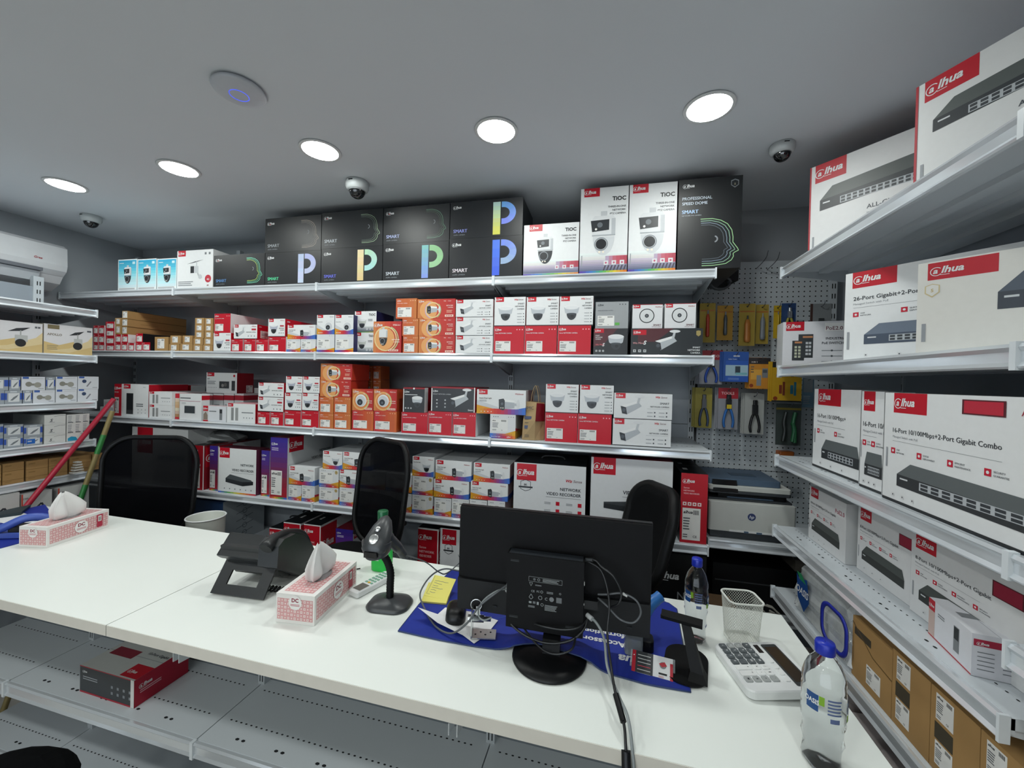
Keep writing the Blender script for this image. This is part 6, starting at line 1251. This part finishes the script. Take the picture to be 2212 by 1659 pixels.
# monitor with a small computer mounted behind
t = empty('monitor', (-.113, .963, TOP)); tag(t, 'black monitor seen from behind on round stand', 'monitor'); BO = onZ(1186, 1420, TOP); BO = BO-Vector((-.113, .963, TOP))
mp = mat('monitor_back', '#060607', .6, noise=.08, nscale=120, spec=.16); mp2 = mat('monitor_lower', '#101112', .5, noise=.08, nscale=120, spec=.25)
a = MB(); a.lathe([(.092, 0), (.094, .003), (.092, .008), (.06, .013), (.001, .014)], black_pl, (BO.x, BO.y, 0), 44, cap=False); a.build('stand_base', t)
a = MB(); a.loft([[(x, y, z) for x, y in ((-.022, .03+dy), (.022, .03+dy), (.022, .052+dy), (-.022, .052+dy))] for z, dy in ((.008, -.004), (.05, .0), (.062, .04), (.12, .041))], black_pl, True, False); a.build('stand_neck', t)
pr = .0
a = MB(); a.box((-.27, .092, .060), (.242, .106, .347), black_pl); a.box((-.268, .080, .15), (.240, .094, .345), mp); a.build('screen_panel', t)
a = MB(); a.loft([[(x, y, z) for x in (-.268,) for y, z in ()] for k in ()] or [[(-.268, .092, .06), (-.268, .092, .155), (-.268, .072, .15), (-.268, .074, .066)], [(.24, .092, .06), (.24, .092, .155), (.24, .072, .15), (.24, .074, .066)]], mp2, True, False)
for k in range(16): a.box((-.18+.005*k, .0715, .135), (-.178+.005*k, .0722, .145), dark); a.box((.08+.005*k, .0715, .135), (.082+.005*k, .0722, .145), dark)
a.build('lower_cover', t)
for dx in (-.16, .19):
    a = MB(); a.box((dx-.006, .07, .085), (dx+.006, .0745, .089), dark); a.build('slot', t)
t3 = empty('mini_computer', (-.113, .963, TOP)); tag(t3, 'flat black mini computer mounted on the back of the monitor', 'computer')
a = MB(); a.box((-.120, .036, .061), (.077, .071, .252), mat('pc_black', '#050506', .6, noise=.1, nscale=150, spec=.16)); a.box((-.116, .04, .252), (.073, .069, .2525), mat('pc_top', '#25292e', .35)); a.build('case', t3)
for x, z in ((-.1, .236), (-.1, .091), (.045, .086)):
    a = MB(); a.box((x-.011, .0355, z-.0022), (x+.011, .0362, z+.0022), dark); a.box((x-.011, .0352, z-.003), (x+.011, .0358, z-.0022), '#3c4044'); a.build('slot', t3)
a = MB(); cv = Cv(a, (-.062, .0358, .116), (1,0,0), (0,0,1), .085, .085); g_ = '#9aa0a4'
cv.L([(0, .98), (1, .98), (1, .84), (0, .84), (0, .98)], .008, g_); cv.C(.17, .91, .04, '#5c6064'); cv.ring(.3, .91, .04, .012, g_); cv.bars(.42, .86, .97, .96, 3, g_, 1); cv.L([(.02, .8), (.12, .8), (.07, .7), (.02, .8)], .01, g_)
cv.bars(.2, .72, .5, .76, 2, g_, 1); cv.T('CE', .08, .52, .09, g_, 1, .01); cv.ring(.4, .56, .04, .012, g_); cv.ring(.95, .58, .03, .01, g_); cv.T('FC', .25, .53, .08, g_, 1, .01); cv.bars(.55, .53, .86, .6, 2, g_, 1)
cv.L([(.02, .36), (.08, .46), (.14, .36), (.08, .3), (.02, .36)], .014, g_); cv.ring(.36, .38, .06, .014, g_); cv.C(.7, .38, .07, '#7c8084'); cv.R(.84, .3, 1, .46, '#6a6e72'); cv.T('C', .5, .33, .12, g_, 1, .01)
cv.bars(.5, .02, 1, .2, 5, g_, 1); cv.bars(.0, .05, .32, .12, 2, g_, 1); cv.ring(.42, .18, .045, .012, g_); cv.R(.02, .18, .1, .24, g_); cv.R(.14, .18, .22, .25, '#6a6e72'); cv.R(.26, .16, .32, .25, g_); a.build('rating_label', t3)
for p_, q_, m_ in (((.077, .045, .14), (.0785, .066, .145), chrome), ((.077, .045, .19), (.0785, .066, .2), chrome), ((-.1215, .04, .145), (-.12, .06, .17), grey_pl)): a = MB(); a.box(p_, q_, m_); a.build('port', t3)
# cables round the computer
cb = mat('cable_black', '#111315', .45); cg = mat('cable_dull', '#5c6064', .5); cw = mat('cable_light', '#8f9698', .5)
def wpt(px, py, y): return onY(px, py, y)
def cable(name, lab, pts, r_, m, ends=()):
    P3 = [wpt(*p) for p in pts]; a = MB(); a.tube(smooth_path(P3, 8), r_, m, 8); o = a.build(name); tag(o, lab, 'cable', 'cables behind the monitor')
    for k, (i, L, rr_, m_) in enumerate(ends):
        b = MB(); j = min(i, len(P3)-2); v = (P3[j+1]-P3[j]).normalized() if i < len(P3)-1 else (P3[-2]-P3[-1]).normalized(); b.tube([P3[i], P3[i]+v*L], rr_, m_, 10); b.build('connector', o)
    return o
cable('power_cable', 'black cable hanging from monitor over the counter front edge', [(1266, 1210, 1.035), (1300, 1235, 1.03), (1316, 1300, 1.0), (1312, 1370, .97), (1320, 1440, .92), (1330, 1500, .86), (1347, 1560, .815), (1352, 1620, .785), (1354, 1690, .77), (1350, 1760, .77)], .003, cb, [(5, .05, .0065, black_pl), (7, .05, .009, black_pl)])
cable('network_cable', 'grey network cable from computer over counter front edge', [(1268, 1328, 1.02), (1288, 1345, 1.0), (1305, 1380, .975), (1312, 1440, .93), (1335, 1500, .87), (1356, 1550, .815), (1366, 1620, .785), (1372, 1700, .77)], .0032, cw, [(0, .018, .006, mat('clear_plug', '#c9cdd0', .2))])
cable('video_cable', 'thick black cable looping below the mini computer', [(1103, 1290, 1.03), (1095, 1320, 1.02), (1106, 1350, 1.0), (1145, 1378, .985), (1190, 1390, .98), (1235, 1382, .985), (1262, 1358, 1.0), (1270, 1330, 1.02)], .0032, cb)
cable('video_cable', 'thin black cable loop crossing the monitor neck', [(1120, 1338, 1.03), (1145, 1375, .99), (1175, 1405, .96), (1205, 1413, .95), (1235, 1402, .96), (1244, 1375, .99)], .0026, cb)
cable('display_cable', 'black cable swinging from computer across the neck to right', [(1128, 1338, 1.03), (1170, 1352, .99), (1215, 1360, .985), (1250, 1355, .99), (1270, 1335, 1.02)], .003, cb)
cable('usb_cable', 'grey cable looping on the right of the mini computer', [(1292, 1284, 1.03), (1310, 1284, 1.02), (1345, 1282, 1.01), (1375, 1298, 1.0), (1384, 1325, 1.0), (1368, 1345, 1.0), (1340, 1338, 1.0), (1312, 1310, 1.01), (1292, 1292, 1.03)], .0024, cg, [(2, .012, .0035, '#d8dadb')])
cable('adapter_cable', 'black cable arching from top right of mini computer', [(1264, 1209, 1.03), (1285, 1210, 1.02), (1300, 1225, 1.01), (1325, 1245, 1.0), (1342, 1280, 1.0), (1335, 1305, 1.0), (1315, 1312, 1.02)], .0028, cb, [(0, .022, .0048, dgrey)])
cable('usb_cable', 'pale cable with white plug entering the left of computer', [(1103, 1274, 1.03), (1080, 1274, 1.01), (1052, 1290, 1.0), (1036, 1310, 1.0), (1034, 1330, 1.0), (1045, 1340, .99), (1062, 1334, 1.0)], .0022, cw, [(0, .014, .0055, '#e4e6e6')])
cable('grey_cable', 'grey cable curving from computer down onto the paper', [(1104, 1258, 1.03), (1070, 1282, 1.0), (1035, 1310, .99), (1010, 1345, .99), (975, 1368, 1.0), (940, 1352, 1.03), (915, 1310, 1.1), (908, 1280, 1.15), (930, 1245, 1.25), (960, 1229, 1.3), (1000, 1235, 1.3)], .0026, cg)
a = MB(); a.box((.078, .052, .128), (.112, .072, .150), black_pl); a.build('plug', t3)
# paper, mouse, key lock, sticky notes
pp = [(903, 1312), (945, 1345), (1000, 1372), (1024, 1390), (1050, 1372), (1076, 1340), (1022, 1322), (985, 1316), (962, 1312), (945, 1327)]
t4 = MB(); P3 = [onZ(x, y, TOP+.006+z) for (x, y), z in zip(pp, (.03, .014, .002, .0, 0, 0, 0, 0, 0, .004))]
c_ = sum(P3, Vector())/len(P3); c_.z = TOP+.008
t4.add([tuple(p) for p in P3]+[tuple(c_)], [(i, (i+1) % len(P3), len(P3)) for i in range(len(P3))], mat('paper_white', '#e9eaec', .7, noise=.02), False)
o = t4.build('paper_sheet'); tag(o, 'curled white printed sheet on the blue mat left of the monitor', 'paper')
so = o.modifiers.new('thick', 'SOLIDIFY'); so.thickness = .0004
q = onZ(985, 1330, TOP+.012); t = empty('computer_mouse', (q.x, q.y, TOP+.0085), .3); tag(t, 'black computer mouse on the paper at the left of the monitor', 'mouse')
a = MB(); a.loft([[(x, y*1.0, z) for x, y in rrect(.058*k, .095*k, .026*k, 6)] for z, k in ((0, .92), (.006, 1), (.02, .96), (.03, .8), (.036, .5), (.037, .2))], black_pl); a.build('shell', t)
q = onZ(1030, 1386, TOP+.0035); t = empty('hinge_lock', (q.x-.012, q.y, TOP+.0085), .2); t.scale = (1.35, 1.35, 1.35); tag(t, 'small metal plate with lock and keys standing on the mat', 'lock')
a = MB(); a.box((-.004, 0, 0), (.045, .03, .002), chrome); a.box((-.004, 0, 0), (-.002, .03, .052), chrome)
for k in range(4): a.lathe([(.002, 0), (.0001, .0002)], dark, (.004+.01*k, .012+.008*(k % 2), .0022), 8, cap=False)
a.build('plate', t)
a = MB(); a.M = M_.Translation((0, .018, .03)) @ M_.Rotation(PI/2, 4, 'Y'); a.lathe([(.007, -.012), (.007, .02), (.0045, .02), (.0045, .034), (.001, .034)], chrome, n=16); a.build('lock_barrel', t)
a = MB(); a.tube([(.004+.011*math.cos(k*PI/7), .018, .058+.011*math.sin(k*PI/7)) for k in range(14)], .0013, chrome, 6, closed=True); a.box((.004, .017, .03), (.012, .019, .055), chrome); a.build('keys', t)
q = onZ(940, 1295, TOP+.004); t = empty('sticky_notes', (q.x, q.y+.02, TOP+.0035), .12); tag(t, 'yellow sticky note pad with handwriting on the mat corner', 'note pad')
ym = mat('note_yellow', '#e2da72', .7, noise=.03)
a = MB(); a.M = M_.Rotation(.3, 4, 'X'); a.box((-.04, -.04, .006), (.04, .035, .018), ym); a.M = None; a.build('pad', t)
a = MB(); a.M = M_.Translation((.003, .0, .022)) @ M_.Rotation(.42, 4, 'X') @ M_.Rotation(-.14, 4, 'Z'); a.box((-.036, -.03, 0), (.04, .048, .0008), ym); cv = Cv(a, (-.036, -.03, .001), (1,0,0), (0,1,0), .076, .078)
r = random.Random(8)
for k in range(6): cv.L([(.15+.12*j, .2+.11*k+r.uniform(-.02, .02)) for j in range(int(r.uniform(3, 7)))], .012, '#3a4a7a')
cv.L([(.05, .95), (.05, .1), (.2, .1)], .01, '#5a5a5a'); a.M = None; a.build('top_note', t)
# business cards in a clear holder, phone stand, blue tape dispenser
q = onZ(1409, 1450, TOP+.004); t = empty('card_holder', (q.x, q.y+.005, TOP+.0035), -.14); tag(t, 'clear holder with dark and white business cards on mat corner', 'card holder')
a = MB(); a.M = M_.Rotation(.5, 4, 'X'); a.box((-.052, -.035, .0), (.052, .036, .002), mat('clear_acrylic', '#c4ccd2', .08, alpha=.35, noise=0)); a.box((-.052, -.035, .0), (.052, -.032, .014), mat('clear_acrylic', '#c4ccd2', .08, alpha=.35)); a.M = None; a.build('holder', t)
a = MB(); a.M = M_.Rotation(.5, 4, 'X'); a.box((-.047, -.028, .003), (.047, .032, .009), '#dfe1e3'); cv = Cv(a, (-.047, -.028, .0092), (1,0,0), (0,1,0), .094, .06)
cv.R(0, 0, .52, 1, '#34373a', 1); cv.R(0, .05, .09, 1, '#b02434', 2); cv.icons(.02, .07, .8, .02, 1, WHITE, None, 3); 
for k in range(6): cv.bars(.14, .82-.14*k, .48, .88-.14*k, 1, '#c8caca' if k != 3 else '#c04454', 2)
cv.C(.76, .66, .13, '#7b8084', 2); cv.C(.78, .68, .07, '#d8dadc', 3); cv.P_([(.66, .7), (.8, .8), (.86, .66), (.74, .58)], '#b02434', 4); cv.R(.66, .3, .86, .37, BLK, 2); cv.bars(.66, .18, .86, .26, 2, '#c08088', 2); cv.R(.93, .15, 1, .8, '#b02434', 2); a.M = None; a.build('business_cards', t)
q = onZ(1478, 1452, TOP); t = empty('phone_stand', (.215, 1.055, TOP+.0035), -.25); black_pl_, black_pl = black_pl, blackm; tag(t, 'black metal phone stand on the right end of the mat', 'stand')
a = MB(); a.loft([[(x, y, z) for x, y in rrect(.10, .15, .045, 8)] for z in (0, .004)], black_pl, True, False); a.build('base', t)
a = MB(); a.M = M_.Translation((.02, -.03, .004)); a.loft([[(-.012, -.03, 0), (.03, -.03, 0), (.03, .012, 0), (-.012, .012, 0)], [(-.008, -.015, .014), (.02, -.015, .014), (.02, .012, .014), (-.008, .012, .014)], [(-.032, .02, .1), (-.012, .02, .1), (-.012, .034, .1), (-.032, .034, .1)]], black_pl, True, False); a.build('arm', t)
a = MB(); a.M = M_.Translation((-.01, .0, .112)) @ M_.Rotation(.35, 4, 'X'); a.box((-.05, -.012, 0), (.045, .012, .003), black_pl); a.box((-.05, -.015, -.0), (.045, -.011, .010), black_pl); a.build('cradle', t)
black_pl = black_pl_
q = onZ(1415, 1385, TOP+.003); t = empty('barcode_gun', (.118, 1.125, TOP+.0035)); tag(t, 'blue plastic handle of tape dispenser beside the phone stand', 'dispenser')
blp = mat('blue_plastic', '#2f74c0', .35)
a = MB(); a.tube(smooth_path([(-.02, -.02, .015), (-.005, .0, .05), (.02, .025, .085), (.05, .045, .105)], 6), [.014]*8+[.016]*8+[.015]*3, blp, 14); a.build('handle', t)
a = MB(); a.rbox((-.01, -.03), .07, .04, 0, .03, .01, black_pl); a.build('body', t)
q = onZ(1375, 1400, TOP+.003); t = empty('stapler_case', (q.x-.01, q.y-.02, TOP+.0035), .1); tag(t, 'clear grey plastic roll case below the monitor corner', 'case')
a = MB(); a.rbox((0, 0), .045, .03, 0, .05, .008, mat('smoky_clear', '#8d959c', .15, alpha=.6)); a.build('case', t); a = MB(); a.lathe([(.009, .004), (.009, .03)], '#26356a', (.004, 0, 0), 14); a.build('blue_roll', t)
# calculator
p0, p1, p2, p3 = [onZ(x, y, TOP+.012) for x, y in ((1565, 1402), (1592, 1488), (1735, 1512), (1700, 1405))]
cx_ = (p0+p1+p2+p3)/4; v = p3-p0; aa = math.atan2(v.y, v.x)-.02; CW, CD = .165, .165
t = empty('calculator', (cx_.x+.004, cx_.y, TOP), aa); tag(t, 'white desk calculator with grey keys between mesh cup and water bottle', 'calculator')
a = MB(); tilt = .06; R_ = M_.Translation((0, 0, .008)) @ M_.Rotation(-tilt, 4, 'Y'); a.M = R_
a.loft([[(x, y, z) for x, y in rrect(CW-2*i, CD-2*i, .018, 6)] for z, i in ((-.004, .004), (.0, 0), (.016, 0), (.019, .002))], white_pl, True, False); a.M = None; a.build('body', t)
a = MB(); a.M = R_; a.rbox((.052, 0), .038, .14, .0185, .0205, .004, mat('calc_screen_frame', '#3c4042', .3), .0005); a.rbox((.052, 0), .030, .118, .0203, .0209, .002, mat('calc_lcd', '#3a322c', .12), .0002); a.rbox((.02, .055), .012, .03, .0185, .0196, .001, mat('solar_cell', '#201a1c', .15), .0002); a.M = None; a.build('display', t)
a = MB(); a.M = R_; kd, kl, kw = '#565c60', '#a4a8a8', '#e6e8e8'
for i in range(4):
    for j in range(4): a.rbox((-.064+.02*i, .066-.019*j), .0165, .016, .0185, .023, .003, kd if not (j in (0,) and i in (1, 2)) else kl, .0008, 3)
for j, m_ in ((4, kw), (5, kw), (6, kl)):
    for i in range(4):
        if i == 0 or (i == 1 and j < 6): continue
        a.rbox((-.064+.02*i, .066-.019*j), .0165, .016, .0185, .022, .003, m_, .0008, 3)
    a.rbox((-.054 if j < 6 else -.064, .066-.019*j), .036 if j < 6 else .0165, .016, .0185, .022, .003, m_, .0008, 3)
for j in range(4): a.rbox((.022, .01-.02*j), .012, .013, .0185, .0212, .003, kw, .0006, 3)
a.M = None; a.build('keys', t)
a = MB(); a.M = R_; cv = Cv(a, (-.082, -.082, .0232), (0, 1, 0), (-1, 0, 0), .165, .165, .0001)
for i in range(4):
    for j in range(7):
        s_ = (('7', '8', '9', '%'), ('4', '5', '6', 'C'), ('1', '2', '3', 'AC'), ('0', '.', '00', 'M'), ('+', '+', 'x', '/'), ('=', '=', '-', '$'), ('M', 'R', '+', '-'))[j][i]
        if j in (4, 5) and i == 0: continue
        a.M = R_; vs, fs, x0_, x1_ = txt(s_, .01); k_ = .0075; a.add([(-.064+.02*i+(-v_)*k_+.003, .066-.019*j+(u_-(x0_+x1_)/2)*k_, .0233 if j < 4 else .0223) for u_, v_ in vs], fs, WHITE if j < 4 else DK)
a.M = None; a.build('key_marks', t)
a = MB(); a.M = R_; cv = Cv(a, (.073, .04, .0192), (0, 1, 0), (-1, 0, 0), .03, .009, .0003); cv.T('CASIO', 0, .2, .8, BLK, 1, .02); a.M = None; a.build('badge', t)
# wire mesh pencil cup
t = empty('mesh_cup', (.385, 1.207, TOP), .12); tag(t, 'square white wire mesh pencil cup behind the calculator', 'cup')
cupm = mat('mesh_white', '#dfe2dc', .4); hC = .118
def cring(z, k, n=6): return [(x, y, z) for x, y in rrect(.088*k, .078*k, .018*k, n)]
a = MB(); N1 = 84; lv = 26
def cpt(u, z):
    k = .80+.2*z/hC; P4 = cring(z, k, 6); L = [0]
    for i in range(len(P4)): L.append(L[-1]+(Vector(P4[(i+1) % len(P4)])-Vector(P4[i])).length)
    d = (u % 1)*L[-1]
    for i in range(len(P4)):
        if d <= L[i+1]: f_ = (d-L[i])/(L[i+1]-L[i] or 1); return Vector(P4[i]).lerp(Vector(P4[(i+1) % len(P4)]), f_)
    return Vector(P4[0])
gr = [[cpt(i/N1, .006+(hC-.01)*j/lv) for i in range(N1)] for j in range(lv+1)]
vs = [tuple(p) for r_ in gr for p in r_]; es = []
me = bpy.data.meshes.new('mesh_wire')
fs = [(j*N1+i, j*N1+(i+1) % N1, (j+1)*N1+(i+1) % N1, (j+1)*N1+i) for j in range(lv) for i in range(N1)]
# turn the grid 45 degrees: diamonds from alternate vertices
ds = []
for j in range(1, lv):
    for i in range(N1):
        if (i+j) % 2 == 0: ds.append((j*N1+i-(0 if i else 0), ))
es = []
for j in range(lv):
    for i in range(N1):
        if (i+j) % 2 == 0: es += [(j*N1+i, (j+1)*N1+(i+1) % N1), (j*N1+i, (j+1)*N1+(i-1) % N1)]
ww = MB()
for a_i, b_i in es:
    A, B_ = Vector(vs[a_i]), Vector(vs[b_i]); nrm = Vector(((A.x+B_.x)/2, (A.y+B_.y)/2, 0)).normalized(); d = (B_-A).normalized(); s_ = d.cross(nrm)*.00045
    ww.add([A-s_, A+s_, B_+s_, B_-s_], [(0,1,2,3)], cupm); ww.add([A-nrm*.0004, A+nrm*.0004, B_+nrm*.0004, B_-nrm*.0004], [(0,1,2,3)], cupm)
ww.build('wire_mesh', t)
a = MB(); a.tube(cring(hC, 1.0), .0028, cupm, 8, closed=True); a.build('rim', t); a = MB(); a.tube(cring(.004, .8), .003, cupm, 8, closed=True); a.build('base_ring', t)
a = MB(); a.loft([cring(.001, .8), cring(.003, .8)], cupm, True, False); a.build('bottom', t)
# water bottles
def bottle(x, y, h, r_, lab, rot=0):
    t = empty('water_bottle', (x, y, TOP), rot); tag(t, lab, 'bottle', 'water bottles on the counter')
    k = h/.225
    pr = [(.55, 0), (.8, .002), (.86, .008), (.82, .02), (.8, .035), (.92, .05), (.86, .062), (.9, .075), (.97, .085), (.93, .09), (.97, .095), (.97, .112), (.95, .118), (.97, .124), (.97, .14), (.94, .146), (.97, .151), (.95, .16), (.88, .172), (.72, .186), (.5, .197), (.38, .203), (.37, .208), (.36, .212)]
    a = MB(); n = 32; rings = []
    for q_, z in pr:
        rings.append([(r_*q_*(1+(.05*math.cos(5*2*PI*j/n) if z < .03 else (.03*math.cos(6*2*PI*j/n+z*90) if z < .075 else 0)))*math.cos(2*PI*j/n), r_*q_*(1+(.05*math.cos(5*2*PI*j/n) if z < .03 else (.03*math.cos(6*2*PI*j/n+z*90) if z < .075 else 0)))*math.sin(2*PI*j/n), z*k) for j in range(n)])
    a.loft(rings, petm, False, True); a.loft([rings[0][::-1], [(0.0001*math.cos(2*PI*j/n), .0001*math.sin(2*PI*j/n), .004) for j in range(n)][::-1]], petm, False, True); a.build('plastic_body', t)
    a = MB(); wr = [[(p_[0]*.985, p_[1]*.985, p_[2]) for p_ in rg] for rg, (q_, z) in zip(rings, pr) if .002 <= z <= (.145 if h < .22 else .165)]; a.loft(wr, waterm, True, True); a.build('water', t)
    a = MB(); a.lathe([(r_*.43, .205*k), (r_*.45, .207*k), (r_*.45, .222*k), (r_*.41, .226*k), (.001, .2265*k)], mat('cap_blue', '#1a2fae', .35), n=30, cap=False); a.build('cap', t)
    a = MB(); lf = mat('label_blue', '#1c4c88', .4); gl = mat('label_green', '#7fae2c', .4); R2 = r_*1.0
    def patch(u0, u1, z0, z1, m_, rr_=1.004, n_=8):
        a.loft([[(R2*rr_*math.cos(u0+(u1-u0)*j/n_), R2*rr_*math.sin(u0+(u1-u0)*j/n_), z*k) for j in range(n_+1)] for z in (z0, z1)], m_, False, True) if False else a.add([(R2*rr_*math.cos(u0+(u1-u0)*j/n_), R2*rr_*math.sin(u0+(u1-u0)*j/n_), z*k) for z in (z0, z1) for j in range(n_+1)], [(j, j+1, n_+2+j, n_+1+j) for j in range(n_)], m_, True)
    base = -PI/2
    patch(base-1.35, base-.8, .112, .142, lf); patch(base-.78, base-.55, .126, .142, gl); patch(base+.75, base+1.45, .104, .13, lf); patch(base+.62, base+.9, .1, .112, gl, 1.006)
    for k2 in range(5): patch(base-.42, base+.2-.05*(k2 % 2), .138-.006*k2, .141-.006*k2, mat('label_ink', '#5a6a94', .5))
    patch(base-.3, base+.12, .1, .108, mat('label_ink', '#5a6a94', .5))
    for k2 in range(40):
        pass
    sv, sf, xa, xb = txt('OASIS', .03, False); wd = xb-xa
    for uc, s_ in ((base-1.1, .3), (base+1.1, .3)):
        a.add([(R2*1.012*math.cos(uc+(u-wd/2)*.011*s_/.3/R2*.8), R2*1.012*math.sin(uc+(u-wd/2)*.011*s_/.3/R2*.8), (.118+v*.012)*k if uc > base else (.124+v*.012)*k) for u, v in sv], sf, WHITE)
    a.build('label', t); return t
bottle(.414, .852, .226, .0355, 'nearest water bottle with blue cap at the right front of the counter', .15)
bottle(.262, 1.178, .222, .031, 'water bottle with blue cap standing left of the mesh cup', .1)
# things at the left end of the counter
def cl(p): return Vector((max(p.x, -2.79), p.y, p.z))
a = MB(); P3 = [cl(onZ(x, y, TOP+.002)) for x, y in ((-60, 1200), (45, 1172), (62, 1150), (112, 1130), (105, 1100), (60, 1085), (-60, 1095))]
a.loft([[(p.x, p.y, DZ+.0005) for p in P3], [(p.x, p.y, DZ+.003) for p in P3]], navy, True, False); tag(a.build('desk_mat'), 'dark navy mouse mat at the left end of the counter', 'mat')
a = MB(); P3 = [cl(onZ(x, y, TOP+.006)) for x, y in ((-40, 1120), (20, 1100), (60, 1110), (108, 1118), (95, 1135), (40, 1135))]
a.loft([[(p.x, p.y, DZ+.0036) for p in P3], [(p.x, p.y, DZ+.0045) for p in P3]][::1], mat('paper_white', '#e9eaec', .7), True, False); tag(a.build('paper_sheet'), 'white paper on the navy mat at far left of the counter', 'paper')
q = onZ(20, 1165, TOP); t = empty('tape_dispenser', (q.x, q.y+.03, DZ+.005), .35); tag(t, 'blue plastic tape gun lying at the far left of the counter', 'dispenser')
bl5 = mat('blue_soft', '#4a62b8', .4)
a = MB(); a.tube(smooth_path([(-.1, -.02, .03), (-.04, -.03, .04), (.03, -.01, .075), (.08, .02, .065), (.1, .03, .03)], 6), .016, bl5, 12); a.build('handle', t)
a = MB(); a.rbox((0, .0), .2, .07, 0, .022, .02, bl5); a.rbox((.02, .0), .09, .05, .02, .045, .01, black_pl); a.build('body', t)
a = MB(); P3 = [cl(onZ(x, y, DZ+.01)) for x, y in ((-60, 1092), (-10, 1085), (40, 1090), (45, 1110), (-60, 1125))]
a.loft([[(p.x, p.y, DZ+.0046) for p in P3], [(p.x*.998, p.y, DZ+.02) for p in P3]], mat('keyboard_grey', '#26343a', .5), True, False); tag(a.build('keyboard'), 'dark grey keyboard end at the far left of the counter', 'keyboard')
# ---------------------------------------------------------------- mesh chairs
fab = mat('chair_fabric', '#0a0b0d', .9, noise=.1, nscale=200, bump=.2, spec=.15); frm = mat('chair_frame', '#08090a', .5, spec=.25)
meshm = mat('chair_mesh', '#05060a', .9, noise=.15, nscale=90, alpha=.82, spec=.1)
def chair(bx, by, rot, bw, z0, z1, label, seatz, lean=.12, solid=False, bt=0, seat_off=.19):
    x, y = bx+math.sin(rot)*seat_off, by-math.cos(rot)*seat_off
    t = empty('office_chair', (x, y, 0), rot); tag(t, label, 'chair', 'office chairs behind the counter')
    n = 18; H_ = z1-z0
    def bp(u, v):           # back surface: u -1..1 across, v 0..1 up ; curves round the sitter, seat side is -y
        X = u*bw/2; taper = 1-.12*(1-v)**2-.06*v; return Vector((X*taper, seat_off+.0+lean*(v-.3)-.05*u*u+.02*math.sin(v*PI), z0+H_*v))
    def outline(k, off=0, nn=40):
        pts = []
        for u, v in rrect(2*k, 2*k*1.0, .55*k, 9): pts.append(bp(u, .5+v/2)+Vector((0, off, 0)))
        return pts
    a = MB(); a.tube(outline(.96), .013 if not solid else .02, frm, 10, closed=True); a.build('back_frame', t)
    a = MB(); K = 8
    rings = [[tuple(bp(u, .5+v/2)+Vector((0, .006*(1-k_), 0))) for u, v in rrect(1.92*k_, 1.92*k_, .53*k_, 9)] for k_ in (1, .8, .6, .4, .2, .03)]
    if solid:
        a.loft([[tuple(Vector(p)+Vector((0, -.02, 0))) for p in rg] for rg in rings][::-1]+[[tuple(Vector(p)+Vector((0, .03, 0))) for p in rg] for rg in rings], fab); a.build('back_pad', t)
    else:
        a.loft(rings, meshm, True, True); a.build('back_mesh', t)
        a = MB(); low = [[tuple(bp(u, v)+Vector((0, .004, 0))) for u in [-.93+1.86*i/12 for i in range(13)]] for v in (.06, .2, .34, .46)]
        a.add([p for r_ in low for p in r_], [(j*13+i, j*13+i+1, j*13+14+i, j*13+13+i) for j in range(3) for i in range(12)], meshm, True); a.build('lumbar_mesh', t)
    a = MB(); a.tube(smooth_path([tuple(bp(0, .15)+Vector((0, .03, 0))), tuple(bp(0, .0)+Vector((0, .04, -.08))), (0, seat_off-.05, seatz-.06), (0, .05, seatz-.07)], 5), .02, frm, 10); a.tube([tuple(bp(-.9, .3)+Vector((0, .02, 0))), tuple(bp(0, .22)+Vector((0, .035, 0))), tuple(bp(.9, .3)+Vector((0, .02, 0)))], .012, frm, 8); a.build('back_support', t)
    a = MB(); a.loft([[(x_, y_-.0, z_) for x_, y_ in rrect(.42*k, .34*k, .12*k, 8)] for z_, k in ((seatz-.07, .85), (seatz-.06, .97), (seatz-.03, 1), (seatz-.01, .97), (seatz, .85), (seatz+.003, .4))], fab); a.build('seat', t)
    a = MB(); a.lathe([(.03, .12), (.03, seatz*.55), (.018, seatz*.55), (.018, seatz-.06)], frm, n=16); a.lathe([(.05, .06), (.05, .12)], frm, n=16); a.build('gas_column', t)
    for k in range(5):
        an = 2*PI*k/5+.3; a = MB(); a.tube([(.03*math.cos(an), .03*math.sin(an), .1), (.16*math.cos(an), .16*math.sin(an), .065)], [.02, .013], frm, 8); lo = a.build('leg', t)
        a = MB(); a.M = Matrix.Translation((.16*math.cos(an), .16*math.sin(an), .028)) @ Matrix.Rotation(an, 4, 'Z') @ Matrix.Rotation(PI/2, 4, 'X'); a.lathe([(.02, -.02), (.027, -.018), (.027, .018), (.02, .02)], blackm, n=14); a.build('caster', lo)
    return t
CH = chair
chair(-2.46, 1.71, .32, .54, .84, 1.39, 'black mesh office chair beside the left tissue box', .86, .05)
chair(-1.03, 1.73, -.42, .42, .93, 1.448, 'black mesh office chair behind the barcode scanner', .94, .06)
chair(.185, 1.69, -1.05, .30, .96, 1.33, 'solid black padded chair behind the monitor', .90, .1, True)
# dark bag at the lower left edge, in front of the counter
sq = onZ(-40, 1745, .60)
tag(blob('stool_pad', (sq.x, sq.y, .60), .2, .17, .045, fab, 6, n=24, k=11, rough=.02, flat=False), 'round black padded stool top at the lower left corner', 'stool')
o = bpy.data.objects['stool_pad']; a = MB(); a.lathe([(.02, .02), (.02, .57)], frm, (sq.x, sq.y, 0), 14); a.lathe([(.19, .001), (.19, .015), (.02, .03)], frm, (sq.x, sq.y, 0), 28); a.build('column', o)
finish_labels()
